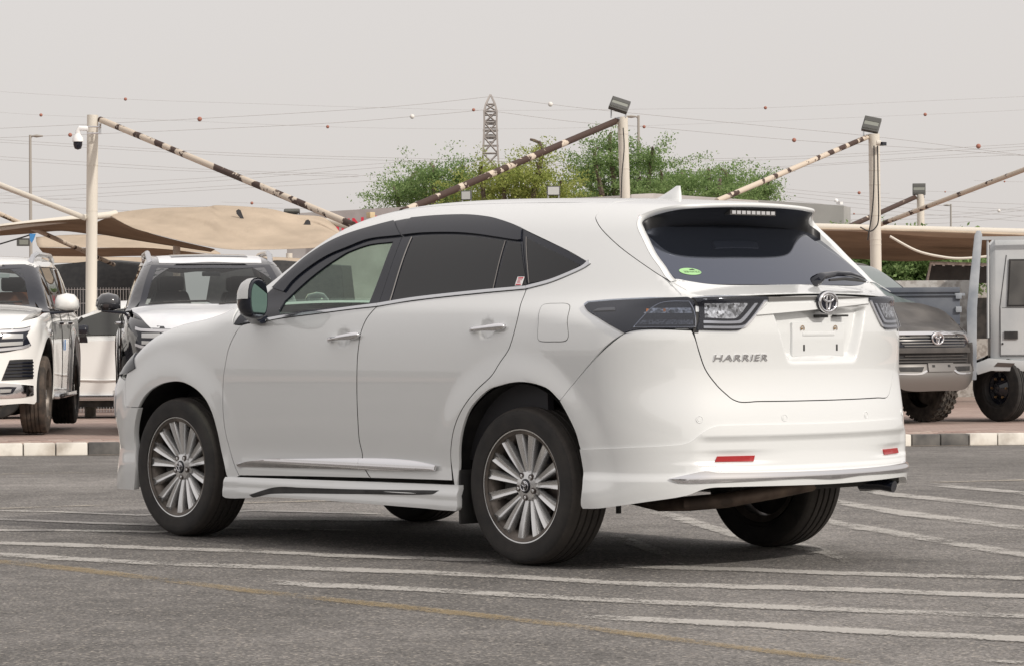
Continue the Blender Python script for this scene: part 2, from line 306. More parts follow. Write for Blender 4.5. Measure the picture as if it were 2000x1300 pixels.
TR={'fdoor_front': [(2.0664, 0.9003, 1.0861), (2.1058, 0.9063, 1.0502), (2.1378, 0.9116, 1.0065), (2.1596, 0.9149, 0.9653), (2.1745, 0.9169, 0.9189), (2.1997, 0.9182, 0.8155), (2.2026, 0.9199, 0.7122), (2.1918, 0.922, 0.6092), (2.1706, 0.916, 0.5064), (2.1361, 0.9102, 0.4144), (2.086, 0.9064, 0.3336)],
 'door_bottom': [(2.086, 0.9064, 0.3336), (1.5388, 0.9006, 0.3475), (1.0491, 0.8999, 0.3574), (0.4315, 0.9169, 0.3682)],
 'b_seam': [(1.0265, 0.8724, 1.1711), (1.0428, 0.878, 1.159), (1.0822, 0.8902, 1.1178), (1.1039, 0.898, 1.0788), (1.1164, 0.9038, 1.0397), (1.1246, 0.9101, 0.9737), (1.1299, 0.9125, 0.9248), (1.1334, 0.9137, 0.7781), (1.1315, 0.9099, 0.6313), (1.1291, 0.903, 0.5333), (1.1143, 0.8966, 0.465), (1.123, 0.896, 0.4256), (1.0491, 0.8999, 0.3574)],
 'rdoor_rear': [(0.0224, 0.8238, 1.2426), (0.0163, 0.8577, 1.187), (0.0019, 0.8928, 1.12), (0.0358, 0.9128, 0.9865), (0.096, 0.9215, 0.9124), (0.1442, 0.9286, 0.8542), (0.2478, 0.9309, 0.7856), (0.342, 0.9299, 0.7047), (0.4039, 0.9266, 0.6188), (0.4381, 0.9195, 0.5236), (0.4456, 0.9135, 0.4571), (0.4242, 0.9169, 0.3684)],
 'rarch': [(0.3805, 0.9175, 0.3559), (0.3882, 0.9134, 0.4378), (0.3839, 0.9167, 0.4944), (0.3689, 0.9231, 0.5608), (0.3418, 0.9275, 0.6273), (0.299, 0.9302, 0.6938), (0.2369, 0.9314, 0.7462), (0.1586, 0.9317, 0.7915), (0.0888, 0.9316, 0.8086), (0.0026, 0.9311, 0.8235), (-0.0823, 0.9303, 0.8268), (-0.1655, 0.9288, 0.8163), (-0.2339, 0.9267, 0.7967), (-0.3048, 0.9246, 0.7479), (-0.358, 0.922, 0.6788), (-0.3991, 0.9176, 0.612), (-0.4193, 0.9124, 0.5494), (-0.4287, 0.909, 0.5181), (-0.4413, 0.9029, 0.4261), (-0.4476, 0.9062, 0.3636), (-0.4414, 0.9038, 0.2958), (-0.4521, 0.9017, 0.2805)],
 'farch': [(2.1785, 0.9176, 0.336), (2.1912, 0.9176, 0.3717), (2.2252, 0.9144, 0.4532), (2.244, 0.9224, 0.5435), (2.2822, 0.929, 0.6438), (2.3399, 0.9313, 0.7154), (2.4313, 0.9319, 0.7688), (2.553, 0.9309, 0.7987), (2.7019, 0.9281, 0.789), (2.8184, 0.9237, 0.7556), (2.9005, 0.9183, 0.7117), (2.9559, 0.9125, 0.6598), (2.9961, 0.9046, 0.5811), (3.0194, 0.8954, 0.5051), (3.0146, 0.8929, 0.4056), (3.0128, 0.8946, 0.317), (3.0427, 0.881, 0.2239)],
 'front_sil': [None, None, None, (2.5457, 0.8442, 1.1002), (2.6563, 0.8944, 1.0426), (2.806, 0.9052, 0.9789), (2.9633, 0.8993, 0.9141), (2.9876, 0.899, 0.8603), (3.0268, 0.8947, 0.8384), (3.1537, 0.8727, 0.7827), (3.1994, 0.8613, 0.7358), (3.2002, 0.8612, 0.6543), (3.207, 0.8477, 0.518), (3.2664, 0.8143, 0.3955), None, None, (3.2826, 0.8141, 0.2229), (3.0434, 0.8806, 0.2212)],
 'win_low': [(2.1267, 0.9002, 1.0888), (1.9027, 0.8957, 1.1035), (1.7382, 0.8905, 1.1206), (1.4527, 0.884, 1.1418), (1.211, 0.8771, 1.1601), (1.0265, 0.8724, 1.1711), (0.7631, 0.8579, 1.1981), (0.3506, 0.8414, 1.2251), (0.0224, 0.8238, 1.2426), (-0.1159, 0.7999, 1.271), (-0.2253, 0.7697, 1.3087), (-0.2861, 0.7482, 1.3353), (-0.3075, 0.7369, 1.351), (-0.2931, 0.7326, 1.3627)],
 'win_up': [(-0.2931, 0.7326, 1.3627), (-0.1771, 0.7241, 1.4017), (-0.0126, 0.7038, 1.4541), (0.1652, 0.674, 1.5056), (0.3087, 0.643, 1.5454), (0.4574, 0.6124, 1.5763), (0.5493, 0.5984, 1.5889), (0.6784, 0.5849, 1.6002), (0.8027, 0.5801, 1.604), (0.9615, 0.5798, 1.6038), (1.1039, 0.5825, 1.6006), (1.2253, 0.5947, 1.5889), (1.3301, 0.612, 1.5715), (1.5303, 0.6442, 1.5309), (1.6593, 0.6711, 1.488), (1.7804, 0.7056, 1.424), (1.8542, 0.7391, 1.3637), (1.9181, 0.7676, 1.3081), (1.9578, 0.789, 1.2675), (2.0947, 0.866, 1.1555), (2.1353, 0.9002, 1.0888)],
 'roof_sil': [None, None, None, None, None, None, None, None, (0.8473, 0.3025, 1.6854), (0.5584, 0.297, 1.6807), (0.1661, 0.2649, 1.6705), (0.0167, 0.2392, 1.6661), (-0.2426, 0.2514, 1.6523), (-0.3768, 0.1939, 1.6468), (-0.5613, 0.1533, 1.6346), (-0.728, 0.1112, 1.6162), (-0.8442, -0.0193, 1.597), (-0.9182, -0.0841, 1.5801)],
 'ditch': [None, (0.5325, 0.4515, 1.664), (-0.0478, 0.4674, 1.642), (-0.188, 0.4494, 1.6377)],
 'tg_seam': [(-0.188, 0.4494, 1.6377), (-0.2015, 0.5268, 1.6146), (-0.1919, 0.5626, 1.5956), (-0.1944, 0.5938, 1.5729), (-0.2143, 0.6127, 1.5546), (-0.2749, 0.6419, 1.5155), (-0.3437, 0.6603, 1.4757), (-0.4361, 0.675, 1.4243), (-0.5419, 0.6816, 1.37), (-0.6161, 0.682, 1.3326), (-0.6884, 0.6795, 1.2962), (-0.7774, 0.6722, 1.2573), (-0.8458, 0.6687, 1.2273), (-0.8568, 0.6703, 1.2199), (-0.8765, 0.684, 1.1952)],
 'tg_low': [(-0.8845, 0.671, 1.0556), (-0.8907, 0.665, 1.0179), (-0.898, 0.6475, 0.9557), (-0.9089, 0.6212, 0.8845), (-0.9324, 0.576, 0.8174), (-0.9546, 0.5355, 0.7747), (-0.9674, 0.5105, 0.7544), (-0.9819, 0.4745, 0.7428), (-1.0048, 0.3954, 0.7448), (-1.0283, 0.2903, 0.7441), (-1.0407, -0.2123, 0.743), (-0.9731, -0.502, 0.7395), (-0.938, -0.5887, 0.7454), (-0.9002, -0.6577, 0.7719)],
 'right_sil': [None, None, None, None, None, (-0.8824, -0.6719, 0.878), (-0.9128, -0.6156, 0.9403), (-0.9244, -0.5992, 1.0372), None, None, None, (-0.7819, -0.6283, 1.2463), (-0.7506, -0.6104, 1.2751), (-0.7193, -0.6267, 1.2947), (-0.6091, -0.6311, 1.3765), (-0.5219, -0.607, 1.4467), None, None],
 'q_bump': [(-0.3107, 0.9239, 0.7525), (-0.3793, 0.9102, 0.8231), (-0.6501, 0.8634, 1.0413)],
 'skirt_top': [(-0.4245, 0.9111, 0.5382), (-0.7048, 0.8516, 0.5531), (-0.8653, 0.7364, 0.5651), (-0.8936, 0.7021, 0.5781), (-0.9182, 0.664, 0.6108), (-0.9388, 0.6217, 0.6366), (-0.9577, 0.5777, 0.6448), (-1.0678, 0.0694, 0.6406), (-0.9029, -0.686, 0.6316)],
 'skirt_bot': [(-0.4399, 0.9025, 0.2822), (-0.5486, 0.8882, 0.2863), (-0.7793, 0.802, 0.3233), (-0.8796, 0.7145, 0.3458), (-0.9238, 0.6586, 0.3717), (-0.9544, 0.6013, 0.3794), (-1.0637, 0.1994, 0.3787), (-0.9664, -0.5677, 0.3636), None],
 'chrome': [(-0.8337, 0.7681, 0.4192), (-0.9304, 0.6522, 0.4492), (-0.9562, 0.6028, 0.4416), (-1.0764, 0.0801, 0.4423), None, None, (-1.0661, 0.2018, 0.4081), (-0.9559, 0.6028, 0.4017), (-0.8657, 0.7378, 0.4015)],
 'lampL': [(-0.3799, 0.8437, 1.1634), (-0.3922, 0.8272, 1.1791), (-0.5212, 0.7943, 1.1871), (-0.6682, 0.7497, 1.1926), (-0.8294, 0.6586, 1.1988), (-0.8499, 0.6478, 1.1933), (-0.8678, 0.6439, 1.1776), (-0.8712, 0.6412, 1.1554), (-0.8839, 0.6544, 1.1021), (-0.8841, 0.6705, 1.06), (-0.8365, 0.7293, 1.0626), (-0.7344, 0.8153, 1.061), (-0.6796, 0.8487, 1.0523), (-0.6544, 0.8614, 1.0435), (-0.6025, 0.873, 1.0681), (-0.5037, 0.8711, 1.1087), (-0.4185, 0.8584, 1.1405)],
 'lampT': [(-0.853, 0.6447, 1.1955), (-0.9438, 0.5216, 1.2005), (-1.0048, 0.3308, 1.2003), (-1.005, 0.3312, 1.1813), (-0.9998, 0.3549, 1.1768), (-0.9925, 0.393, 1.1277), (-0.9833, 0.4351, 1.0877), (-0.9751, 0.4654, 1.0611), (-0.9674, 0.4894, 1.0523), (-0.8919, 0.6596, 1.0555), (-0.8911, 0.6588, 1.0644), (-0.8914, 0.6462, 1.0976), (-0.8786, 0.6329, 1.1598), (-0.8708, 0.6406, 1.182)],
 'lampR': [(-1.013, -0.2914, 1.1936), (-0.9588, -0.4967, 1.1921), None, None, (-0.921, -0.6068, 1.0477), (-0.9406, -0.5613, 1.0428), (-0.9631, -0.5015, 1.0588), (-0.984, -0.4285, 1.108), (-1.0013, -0.3496, 1.1637)],
 'glass': [(-0.7263, 0.6337, 1.2875), (-0.7708, 0.5675, 1.2704), (-0.8049, 0.5032, 1.2591), (-0.828, 0.4305, 1.2569), (-0.8821, 0.1936, 1.2552), (-0.9074, -0.1211, 1.2507), (-0.8469, -0.4235, 1.247), (-0.7948, -0.5637, 1.2529), (-0.7769, -0.5983, 1.2581), (-0.7202, -0.5665, 1.3093), (-0.6249, -0.5528, 1.3839), (-0.5551, -0.5099, 1.4446), (-0.5164, -0.4643, 1.4817)],
 'fin_in': [(-0.7263, 0.6337, 1.2875), (-0.6759, 0.618, 1.3299), (-0.5759, 0.5914, 1.411), (-0.5079, 0.5687, 1.466), (-0.4555, 0.5394, 1.5102), (-0.4247, 0.5059, 1.5392), (-0.4006, 0.4531, 1.5661), (-0.3873, 0.38, 1.5874), (-0.3814, 0.2991, 1.6023), (-0.3854, 0.2027, 1.609), (-0.3878, 0.0252, 1.6151), (-0.3795, -0.1666, 1.6156), (-0.3695, -0.2963, 1.6109), None, None, None],
 'fin_out': [(-0.7193, 0.674, 1.2884), (-0.6753, 0.6663, 1.3295), (-0.605, 0.655, 1.3893), (-0.5332, 0.6329, 1.4612), (-0.4819, 0.6129, 1.5114), (-0.458, 0.5907, 1.5435), (-0.4564, 0.5671, 1.5656), (-0.4892, 0.5304, 1.5871), (-0.5656, 0.4584, 1.6091), (-0.6606, 0.3538, 1.6129), (-0.7553, 0.2259, 1.6082), (-0.8874, 0.0274, 1.5878), (-0.9639, -0.0576, 1.5689)],
 'fuel': [(-0.1195, 0.8598, 1.1744), (-0.297, 0.8436, 1.1753), (-0.3249, 0.8542, 1.1592), (-0.3447, 0.9013, 1.0349), (-0.3154, 0.905, 1.01), (-0.1647, 0.9084, 1.0121), (-0.143, 0.907, 1.028), (-0.1333, 0.8883, 1.1263)],
 'recess': [(-1.0135, 0.2983, 1.1151), (-1.0181, 0.2921, 1.0714), (-1.0227, 0.2373, 0.916), (-1.0269, -0.2049, 0.9047), (-1.0221, -0.2413, 0.9157), (-1.0137, -0.3175, 1.0549), (-1.0116, -0.2924, 1.1114)],
 'lip': [(-0.8418, 0.6491, 1.2001), (-0.9915, 0.3784, 1.2037), (-1.0379, -0.0682, 1.1987), (-0.9244, -0.5806, 1.1879)],
 'sill': [(2.1758, 0.9165, 0.318), (2.1822, 0.906, 0.227), (2.0894, 0.895, 0.2303), (0.3769, 0.9175, 0.3561)],
 'fvisor_low': [(1.8366, 0.8563, 1.1743), (1.8319, 0.8083, 1.2456), (1.7971, 0.7836, 1.2962), (1.7162, 0.7561, 1.3562), (1.5912, 0.7254, 1.4201), (1.4563, 0.7039, 1.4603), (1.3246, 0.6814, 1.4952), (1.1155, 0.6732, 1.5077)],
 'rvisor_low': [(1.0623, 0.6725, 1.5089), (0.9382, 0.6676, 1.5157), (0.6976, 0.6712, 1.512), (0.5332, 0.6801, 1.5006), (0.3669, 0.6932, 1.482), (0.206, 0.704, 1.4638), (0.1849, 0.7008, 1.4681), (0.219, 0.6666, 1.5165)],
 'b_up': [(1.1121, 0.5854, 1.5983), (1.0782, 0.6721, 1.5093), (1.0477, 0.7749, 1.3501), (1.0258, 0.8698, 1.176)],
 'fglass': [(1.8035, 0.869, 1.1589), (1.7669, 0.8811, 1.1409), (1.564, 0.8759, 1.1574), (1.3287, 0.8713, 1.1708), (1.1009, 0.8652, 1.1838), (1.1066, 0.7837, 1.3338), (1.1267, 0.6897, 1.4855), (1.1564, 0.6909, 1.4837), (1.3065, 0.6963, 1.4746), (1.4414, 0.716, 1.4423), (1.4837, 0.7272, 1.423), (1.5795, 0.7541, 1.3716), (1.6709, 0.7821, 1.3122), (1.7552, 0.813, 1.2447), (1.7974, 0.8351, 1.2045)],
 'rglass': [(0.9328, 0.8581, 1.1971), (0.9869, 0.6779, 1.502), (0.9312, 0.6735, 1.5081), (0.691, 0.6769, 1.5045), (0.527, 0.6856, 1.4931), (0.405, 0.6944, 1.4805), (0.2964, 0.7021, 1.4683), (0.2399, 0.8292, 1.2451), (0.5966, 0.845, 1.2205)],
 'rfix': [(0.2273, 0.8278, 1.2473), (0.2767, 0.7039, 1.4655), (0.1833, 0.7087, 1.4562), (0.0262, 0.814, 1.2612)],
 'qglass': [(0.1676, 0.691, 1.4819), (0.071, 0.7698, 1.3481), (0.0168, 0.81, 1.2681), (-0.1087, 0.7932, 1.285), (-0.2173, 0.7621, 1.3249), (-0.2568, 0.7456, 1.3472), (-0.0495, 0.7254, 1.4159)],
 'rd_qsplit': [(0.2253, 0.6609, 1.5239), (0.161, 0.7162, 1.4439), (0.0216, 0.8151, 1.2589)],
 'chrome_up': [(2.1359, 0.8997, 1.0914), (2.0624, 0.8969, 1.1015), (1.9082, 0.8914, 1.1162), (1.7448, 0.8854, 1.1332), (1.4593, 0.8787, 1.1542), (1.2185, 0.871, 1.1725), (1.0363, 0.8643, 1.1858), (0.7731, 0.8494, 1.2126), (0.3592, 0.8337, 1.2394), (0.0302, 0.8167, 1.2566), (-0.1087, 0.7932, 1.285), (-0.2185, 0.7632, 1.3226), (-0.2716, 0.7439, 1.347), (-0.2896, 0.7293, 1.3697)],
 'trim_up': [(2.0981, 0.9066, 0.3898), (1.9955, 0.9002, 0.4082), (1.8294, 0.8982, 0.426), (1.5434, 0.8965, 0.4372), (1.1268, 0.8959, 0.4524), (0.9143, 0.8967, 0.4564), (0.725, 0.8977, 0.4526), (0.5428, 0.9051, 0.4372)],
 'trim_lo': [(2.0981, 0.9066, 0.3898), (2.0899, 0.9064, 0.3772), (1.5404, 0.8991, 0.3874), (1.1209, 0.8979, 0.3939), (0.9128, 0.8984, 0.396), (0.5495, 0.9058, 0.4085), (0.5427, 0.9052, 0.4348)],
 'black_inlay': [(1.9747, 0.8945, 0.2476), (1.7679, 0.8984, 0.2913), (1.5428, 0.8978, 0.2973), (1.1452, 0.8977, 0.3049), (0.5166, 0.9126, 0.3223), (0.5715, 0.9034, 0.3032), (1.148, 0.8956, 0.2826), (1.7934, 0.895, 0.2598), (1.9431, 0.8929, 0.236)],
 'hood_shut': [(2.1853, 0.8241, 1.1819), None, (2.3431, 0.8623, 1.1205), (2.3957, 0.8885, 1.0843), (2.565, 0.8951, 1.0531), (2.6563, 0.8944, 1.0426)],
 'bump_f_seam': [(3.2545, 0.8187, 0.4696), (3.0242, 0.8922, 0.4779)],
 'headl': [(2.806, 0.9052, 0.9789), (2.8703, 0.9057, 0.9361), (2.9614, 0.9009, 0.882), (2.9929, 0.8986, 0.8549), (2.9846, 0.8976, 0.9005), (2.8973, 0.9029, 0.9466)]}
# ---------------------------------------------------------------- panels cut from the body surface
X_R, X_F = -.1, 2.9
def wrap_rays(A):
    u, z = A[:, 0], A[:, 1]; O = np.zeros((len(A), 3)); D = np.zeros((len(A), 3)); O[:, 2] = z
    mid = (u >= X_R) & (u <= X_F); rr = u < X_R; ff = u > X_F
    O[mid, 0] = u[mid]; D[mid, 1] = 1
    q = (X_R-u[rr])/.92; O[rr, 0] = X_R; D[rr, 0] = -np.sin(q); D[rr, 1] = np.cos(q)
    q = (u[ff]-X_F)/.9; O[ff, 0] = X_F; D[ff, 0] = np.sin(q); D[ff, 1] = np.cos(q)
    far = u < X_R-math.pi*.92
    O[far, 0] = X_R+(-u[far]-math.pi*.92+X_R); O[far, 0] = X_R-(u[far]-(X_R-math.pi*.92)); D[far] = (0, -1, 0)
    return O, D
def wrap_inv(P):
    P = np.atleast_2d(P); x, y, z = P.T; u = x.copy()
    rr = x < X_R; u[rr] = X_R-.92*np.arctan2(X_R-x[rr], y[rr])
    ff = x > X_F; u[ff] = X_F+.9*np.arctan2(x[ff]-X_F, y[ff])
    return np.stack([u, z], -1)
def sec_rays(A):
    O = np.zeros((len(A), 3)); O[:, 0] = A[:, 0]; O[:, 2] = .9; t = A[:, 1]/.85
    return O, np.stack([0*t, np.cos(t), np.sin(t)], -1)
def sec_inv(P):
    P = np.atleast_2d(P); return np.stack([P[:, 0], np.arctan2(P[:, 2]-.9, P[:, 1])*.85], -1)
def top_rays(A):
    O = np.zeros((len(A), 3)); O[:, :2] = A; O[:, 2] = .75; D = np.zeros_like(O); D[:, 2] = 1; return O, D
def top_inv(P): return np.atleast_2d(P)[:, :2].copy()
DOM = {'wrap': (wrap_rays, wrap_inv), 'sec': (sec_rays, sec_inv), 'top': (top_rays, top_inv)}
U_C = X_R-math.pi/2*.92          # wrap coordinate of the rear centre line
def smooth_poly(P, res, closed=True, corner=38):
    """Catmull-Rom through the points, corners kept, resampled at res"""
    P = np.array(P, float); n = len(P); out = []
    def ang(i):
        a = P[i]-P[i-1]; b = P[(i+1) % n]-P[i]; c = np.dot(a, b)/(np.linalg.norm(a)*np.linalg.norm(b)+1e-12); return math.degrees(math.acos(max(-1, min(1, c))))
    cr = [ang(i) > corner if (closed or 0 < i < n-1) else True for i in range(n)]
    for i in range(n if closed else n-1):
        p1, p2 = P[i], P[(i+1) % n]; p0 = P[i-1] if not cr[i] else p1; p3 = P[(i+2) % n] if not cr[(i+1) % n] else p2
        d = np.linalg.norm(p2-p1); k = max(1, int(math.ceil(d/res)))
        l0 = np.linalg.norm(p1-p0); l2 = np.linalg.norm(p3-p2)
        m1 = (p2-p0)/(d+l0)*d if l0 > 0 else p2-p1; m2 = (p3-p1)/(d+l2)*d if l2 > 0 else p2-p1
        for j in range(k):
            t = j/k; out.append((2*t**3-3*t*t+1)*p1+(t**3-2*t*t+t)*m1+(-2*t**3+3*t*t)*p2+(t**3-t*t)*m2)
    if not closed: out.append(P[-1])
    return np.array(out)
def area2(P): x, y = P[:, 0], P[:, 1]; return np.sum(x*np.roll(y, -1)-np.roll(x, -1)*y)
def inset(P, g):
    if area2(P) < 0: P = P[::-1]
    e = np.roll(P, -1, 0)-P; e /= np.linalg.norm(e, axis=1, keepdims=True)+1e-12
    n = np.stack([-e[:, 1], e[:, 0]], -1); m = n+np.roll(n, 1, 0)
    m /= np.maximum((m*m).sum(1, keepdims=True)/2, .5); return P+m*g
def inside_poly(Q, P):
    x, y = Q[:, 0:1], Q[:, 1:2]; a = P; b = np.roll(P, -1, 0)
    c = ((a[:, 1] > y) != (b[:, 1] > y)) & (x < (b[:, 0]-a[:, 0])*(y-a[:, 1])/(b[:, 1]-a[:, 1]+1e-15)+a[:, 0])
    return (c.sum(1) % 2) == 1
def dist_poly(Q, P):
    best = np.full(len(Q), 1e9)
    for a, b in zip(P, np.roll(P, -1, 0)):
        d = b-a; t = np.clip(((Q-a)@d)/(d@d+1e-15), 0, 1); best = np.minimum(best, np.linalg.norm(Q-a-t[:, None]*d, axis=1))
    return best
def fill(poly, res, holes=(), dense=()):
    """triangulate polygon with an even grid inside; returns 2D verts, tris"""
    lo, hi = poly.min(0), poly.max(0)
    gx, gy = np.meshgrid(np.arange(lo[0]+res/2, hi[0], res), np.arange(lo[1]+res/2, hi[1], res*.866)); gx[1::2] += res/2
    G = np.stack([gx.ravel(), gy.ravel()], -1)
    G = G[inside_poly(G, poly)]
    for h in holes: G = G[~inside_poly(G, h)]
    if len(G):
        k = dist_poly(G, poly) > res*.45
        for h in holes: k &= dist_poly(G, h) > res*.45
        G = G[k]
    for (u0, z0, u1, z1, r) in dense:
        k = (G[:, 0] > u0) & (G[:, 0] < u1) & (G[:, 1] > z0) & (G[:, 1] < z1); G = G[~k]
        gx, gy = np.meshgrid(np.arange(u0, u1, r), np.arange(z0, z1, r*.866)); gx[1::2] += r/2; G = np.concatenate([G, np.stack([gx.ravel(), gy.ravel()], -1)])
    verts = [Vector(p) for p in poly]; edges = [(i, (i+1) % len(poly)) for i in range(len(poly))]
    for h in holes:
        n = len(verts); verts += [Vector(p) for p in h]; edges += [(n+i, n+(i+1) % len(h)) for i in range(len(h))]
    verts += [Vector(p) for p in G]
    v, e, f, *_ = delaunay_2d_cdt(verts, edges, [], 2 if holes else 1, 1e-6)
    v = np.array([tuple(p) for p in v]); f = [tuple(t) for t in f]
    if holes:
        c = np.array([v[list(t)].mean(0) for t in f]); k = np.ones(len(f), bool)
        for h in holes: k &= ~inside_poly(c, h)
        f = [t for t, q in zip(f, k) if q]
    return v, f
def surf(A, dom, fn, t1=2.2):
    O, D = DOM[dom][0](A); return bis(fn, O, D, 0, t1, 30)
def panel(name, dom, poly, mat, parent, fn=None, off=0, depth=.014, gap=.002, res=.022, bres=.014, holes=(), mirror=False, inv=True, corner=38, disp=None, round_=.0, back=False, dense=(), seal_or_shade=False):
    """poly: 3D points on the surface (inv) or domain points; depth = return flange"""
    fn = fn or F
    P = np.array(poly, float)
    A = DOM[dom][1](P) if P.shape[1] == 3 else P
    A = smooth_poly(A, bres, True, corner); A = inset(A, gap)
    H = []
    for h in holes:
        h = np.array(h, float); h = DOM[dom][1](h) if h.shape[1] == 3 else h
        H.append(smooth_poly(h, bres, True, corner))
    v2, tris = fill(A, res, H, dense)
    P3 = surf(v2, dom, fn); Nn = grad(fn, P3, 4e-4)
    o = off+(disp(P3) if disp else 0)
    if disp: N2 = grad(lambda Q: fn(Q)-disp(Q.reshape(-1, 3)).reshape(Q.shape[:-1]), P3, 4e-4)
    P3 = P3+Nn*(o[:, None] if hasattr(o, '__len__') else o)
    if disp: Nn = N2
    used = sorted({i for t in tris for i in t}); mp = {a: b for b, a in enumerate(used)}
    P3, Nn = P3[used], Nn[used]; tris = [tuple(mp[i] for i in t) for t in tris]
    # wind outwards
    out = []
    for t in tris:
        a, b, c = P3[list(t)]; out.append(t if np.dot(np.cross(b-a, c-a), Nn[t[0]]) > 0 else t[::-1])
    cnt = {}
    for t in out:
        for a, b in ((t[0], t[1]), (t[1], t[2]), (t[2], t[0])): cnt[(a, b)] = 1
    bd = [(a, b) for (a, b) in cnt if (b, a) not in cnt]
    V = list(P3); NN = list(Nn); Fc = list(out)
    en = {}
    for a, b in bd:
        o_ = np.cross(P3[b]-P3[a], Nn[a]); o_ /= np.linalg.norm(o_)+1e-12
        for i in (a, b): en[i] = en.get(i, 0)+o_
    i0 = {}
    for i, s in en.items():
        s = s/(np.linalg.norm(s)+1e-12)
        if round_:
            V[i] = V[i]-Nn[i]*round_*.4; NN[i] = NN[i]*.6+s*.5; NN[i] /= np.linalg.norm(NN[i])
        n1 = s*.93+Nn[i]*.35
        i0[i] = len(V); V.append(V[i]); NN.append(n1/np.linalg.norm(n1)); V.append(V[i]-Nn[i]*depth-s*round_); NN.append(s)
    for a, b in bd: Fc.append((i0[b], i0[a], i0[a]+1, i0[b]+1))
    V = np.array(V); NN = np.array(NN)
    nf_ = len(out); mats_ = [mat, MT['black_matt']] if seal_or_shade else None; fmi_ = [0]*nf_+[1]*(len(Fc)-nf_) if seal_or_shade else None   # flanges blackened: shade of the shut line put into their colour
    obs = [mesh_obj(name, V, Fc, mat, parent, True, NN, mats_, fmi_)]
    if mirror:
        S = np.array((1, -1, 1.)); par = mirror if not isinstance(mirror, bool) else parent
        obs.append(mesh_obj(name, V*S, [f[::-1] for f in Fc], mat, par, True, NN*S, mats_, fmi_))
    return obs
def strip_band(name, up, lo, mat, parent, dom='wrap', **kw):
    return panel(name, dom, list(up)+list(lo)[::-1], mat, parent, **kw)
def g(k): return [np.array(p) for p in TR[k] if p is not None]

# other vehicles: their own skin function, same tools
def with_skin(xr, xf, fn_body):
    """run fn_body with the wrap domain pivoted at xr (rear) and xf (front)"""
    global X_R, X_F
    keep = (X_R, X_F); X_R, X_F = xr, xf
    try: fn_body()
    finally: X_R, X_F = keep
def make_skin(wm, pr, beltw, zg, zc, xfront, xrear, arches, zb=1.2, tum=.31, hood_end=-.5, crown=(.02, .05), kf=.16, kr=.10, side_in=(.20, .25), bulge=.03, rz=.41, rb=(.50, .62)):
    def yl_(x, z):
        b = 0
        for ax in arches: b = b+bulge*(1-sst(rb[0], rb[1], np.hypot(x-ax, z-rz)))
        return wm(x)+pr(z)+b
    def fn(P):
        x, y, z = P[..., 0], np.abs(P[..., 1]), P[..., 2]
        d = z-zb; r = np.sqrt(d*d+.0009); up = (d+r)/2; dn = (r-d)/2
        w = smin(yl_(x, z), beltw(x)-tum*up-.12*up**2+1.6*dn, .03)
        c = sst(hood_end-.6, hood_end, x); a = y/.75
        zt = zc(x)-(1-c)*crown[1]*a**2-c*crown[0]*a**4
        f = smax(y-w, z-zt, .09)
        f = smax(f, x-(xfront(z)-side_in[0]*y**2-side_in[1]*y**4), kf)
        return smax(f, xrear(z)+.08*y*y-x, kr)
    return fn
def front_pt(fn, y, z, x0=.0):
    P = bis(fn, np.array([[x0, y, z]]), np.array([[1., 0, 0]]), 0, 1.8, 30)[0]; return P
# ---------------------------------------------------------------- the white SUV
car = empty('suv', (0, 0, 0), 0, 'white five-door SUV with dark side visors, standing alone on the striped asphalt', 'car')
def ptop(x, y, fn=None): return surf(np.array([[x, y]]), 'top', fn or Fo)[0]
def psec(x, th, fn=None): return surf(np.array([[x, th]]), 'sec', fn or Fo)[0]
def pside(x, z, fn=None): return surf(np.array([[x, z]]), 'wrap', fn or F)[0]
def mir(pts): return [np.array((p[0], -p[1], p[2])) for p in pts]
PT = MT['paint']
wl, wu, cu = g('win_low'), g('win_up'), g('chrome_up')
fd, db, bs, rd = g('fdoor_front'), g('door_bottom'), g('b_seam'), g('rdoor_rear')
ra, fa, qb, tg, tl = g('rarch'), g('farch'), g('q_bump'), g('tg_seam'), g('tg_low')
# doors
frontd = panel('front_door', 'wrap', fd[:-1]+[db[0], db[1], db[2]]+bs[::-1][1:]+wl[1:5][::-1], PT, car, res=.02, gap=.0028, seal_or_shade=True, mirror=True)
reard = panel('rear_door', 'wrap', bs+[db[3]]+rd[::-1][1:]+[wl[7], wl[6]], PT, car, res=.02, gap=.0028, seal_or_shade=True, mirror=True)
# body side: pillars, roof rail and quarter panel in one stamping
YD = .485
ditch = [ptop(x, YD) for x in (0.1, .5, .9, 1.25)]
wsh = [ptop(1.48, .50), ptop(1.65, .555), ptop(1.85, .625), ptop(2.03, .69), ptop(2.17, .745)]
quarter = wu[::-1][:-1]+[wl[12]]+wl[8:12][::-1]+rd[:-1]+[np.array((.405, .9175, .30))]+ra[1:14]+qb+[tl[0]+np.array((.01, .0, 0))]+tg[::-1]+ditch+wsh
bodyside = panel('body_side', 'sec', quarter, PT, car, res=.024, mirror=True)
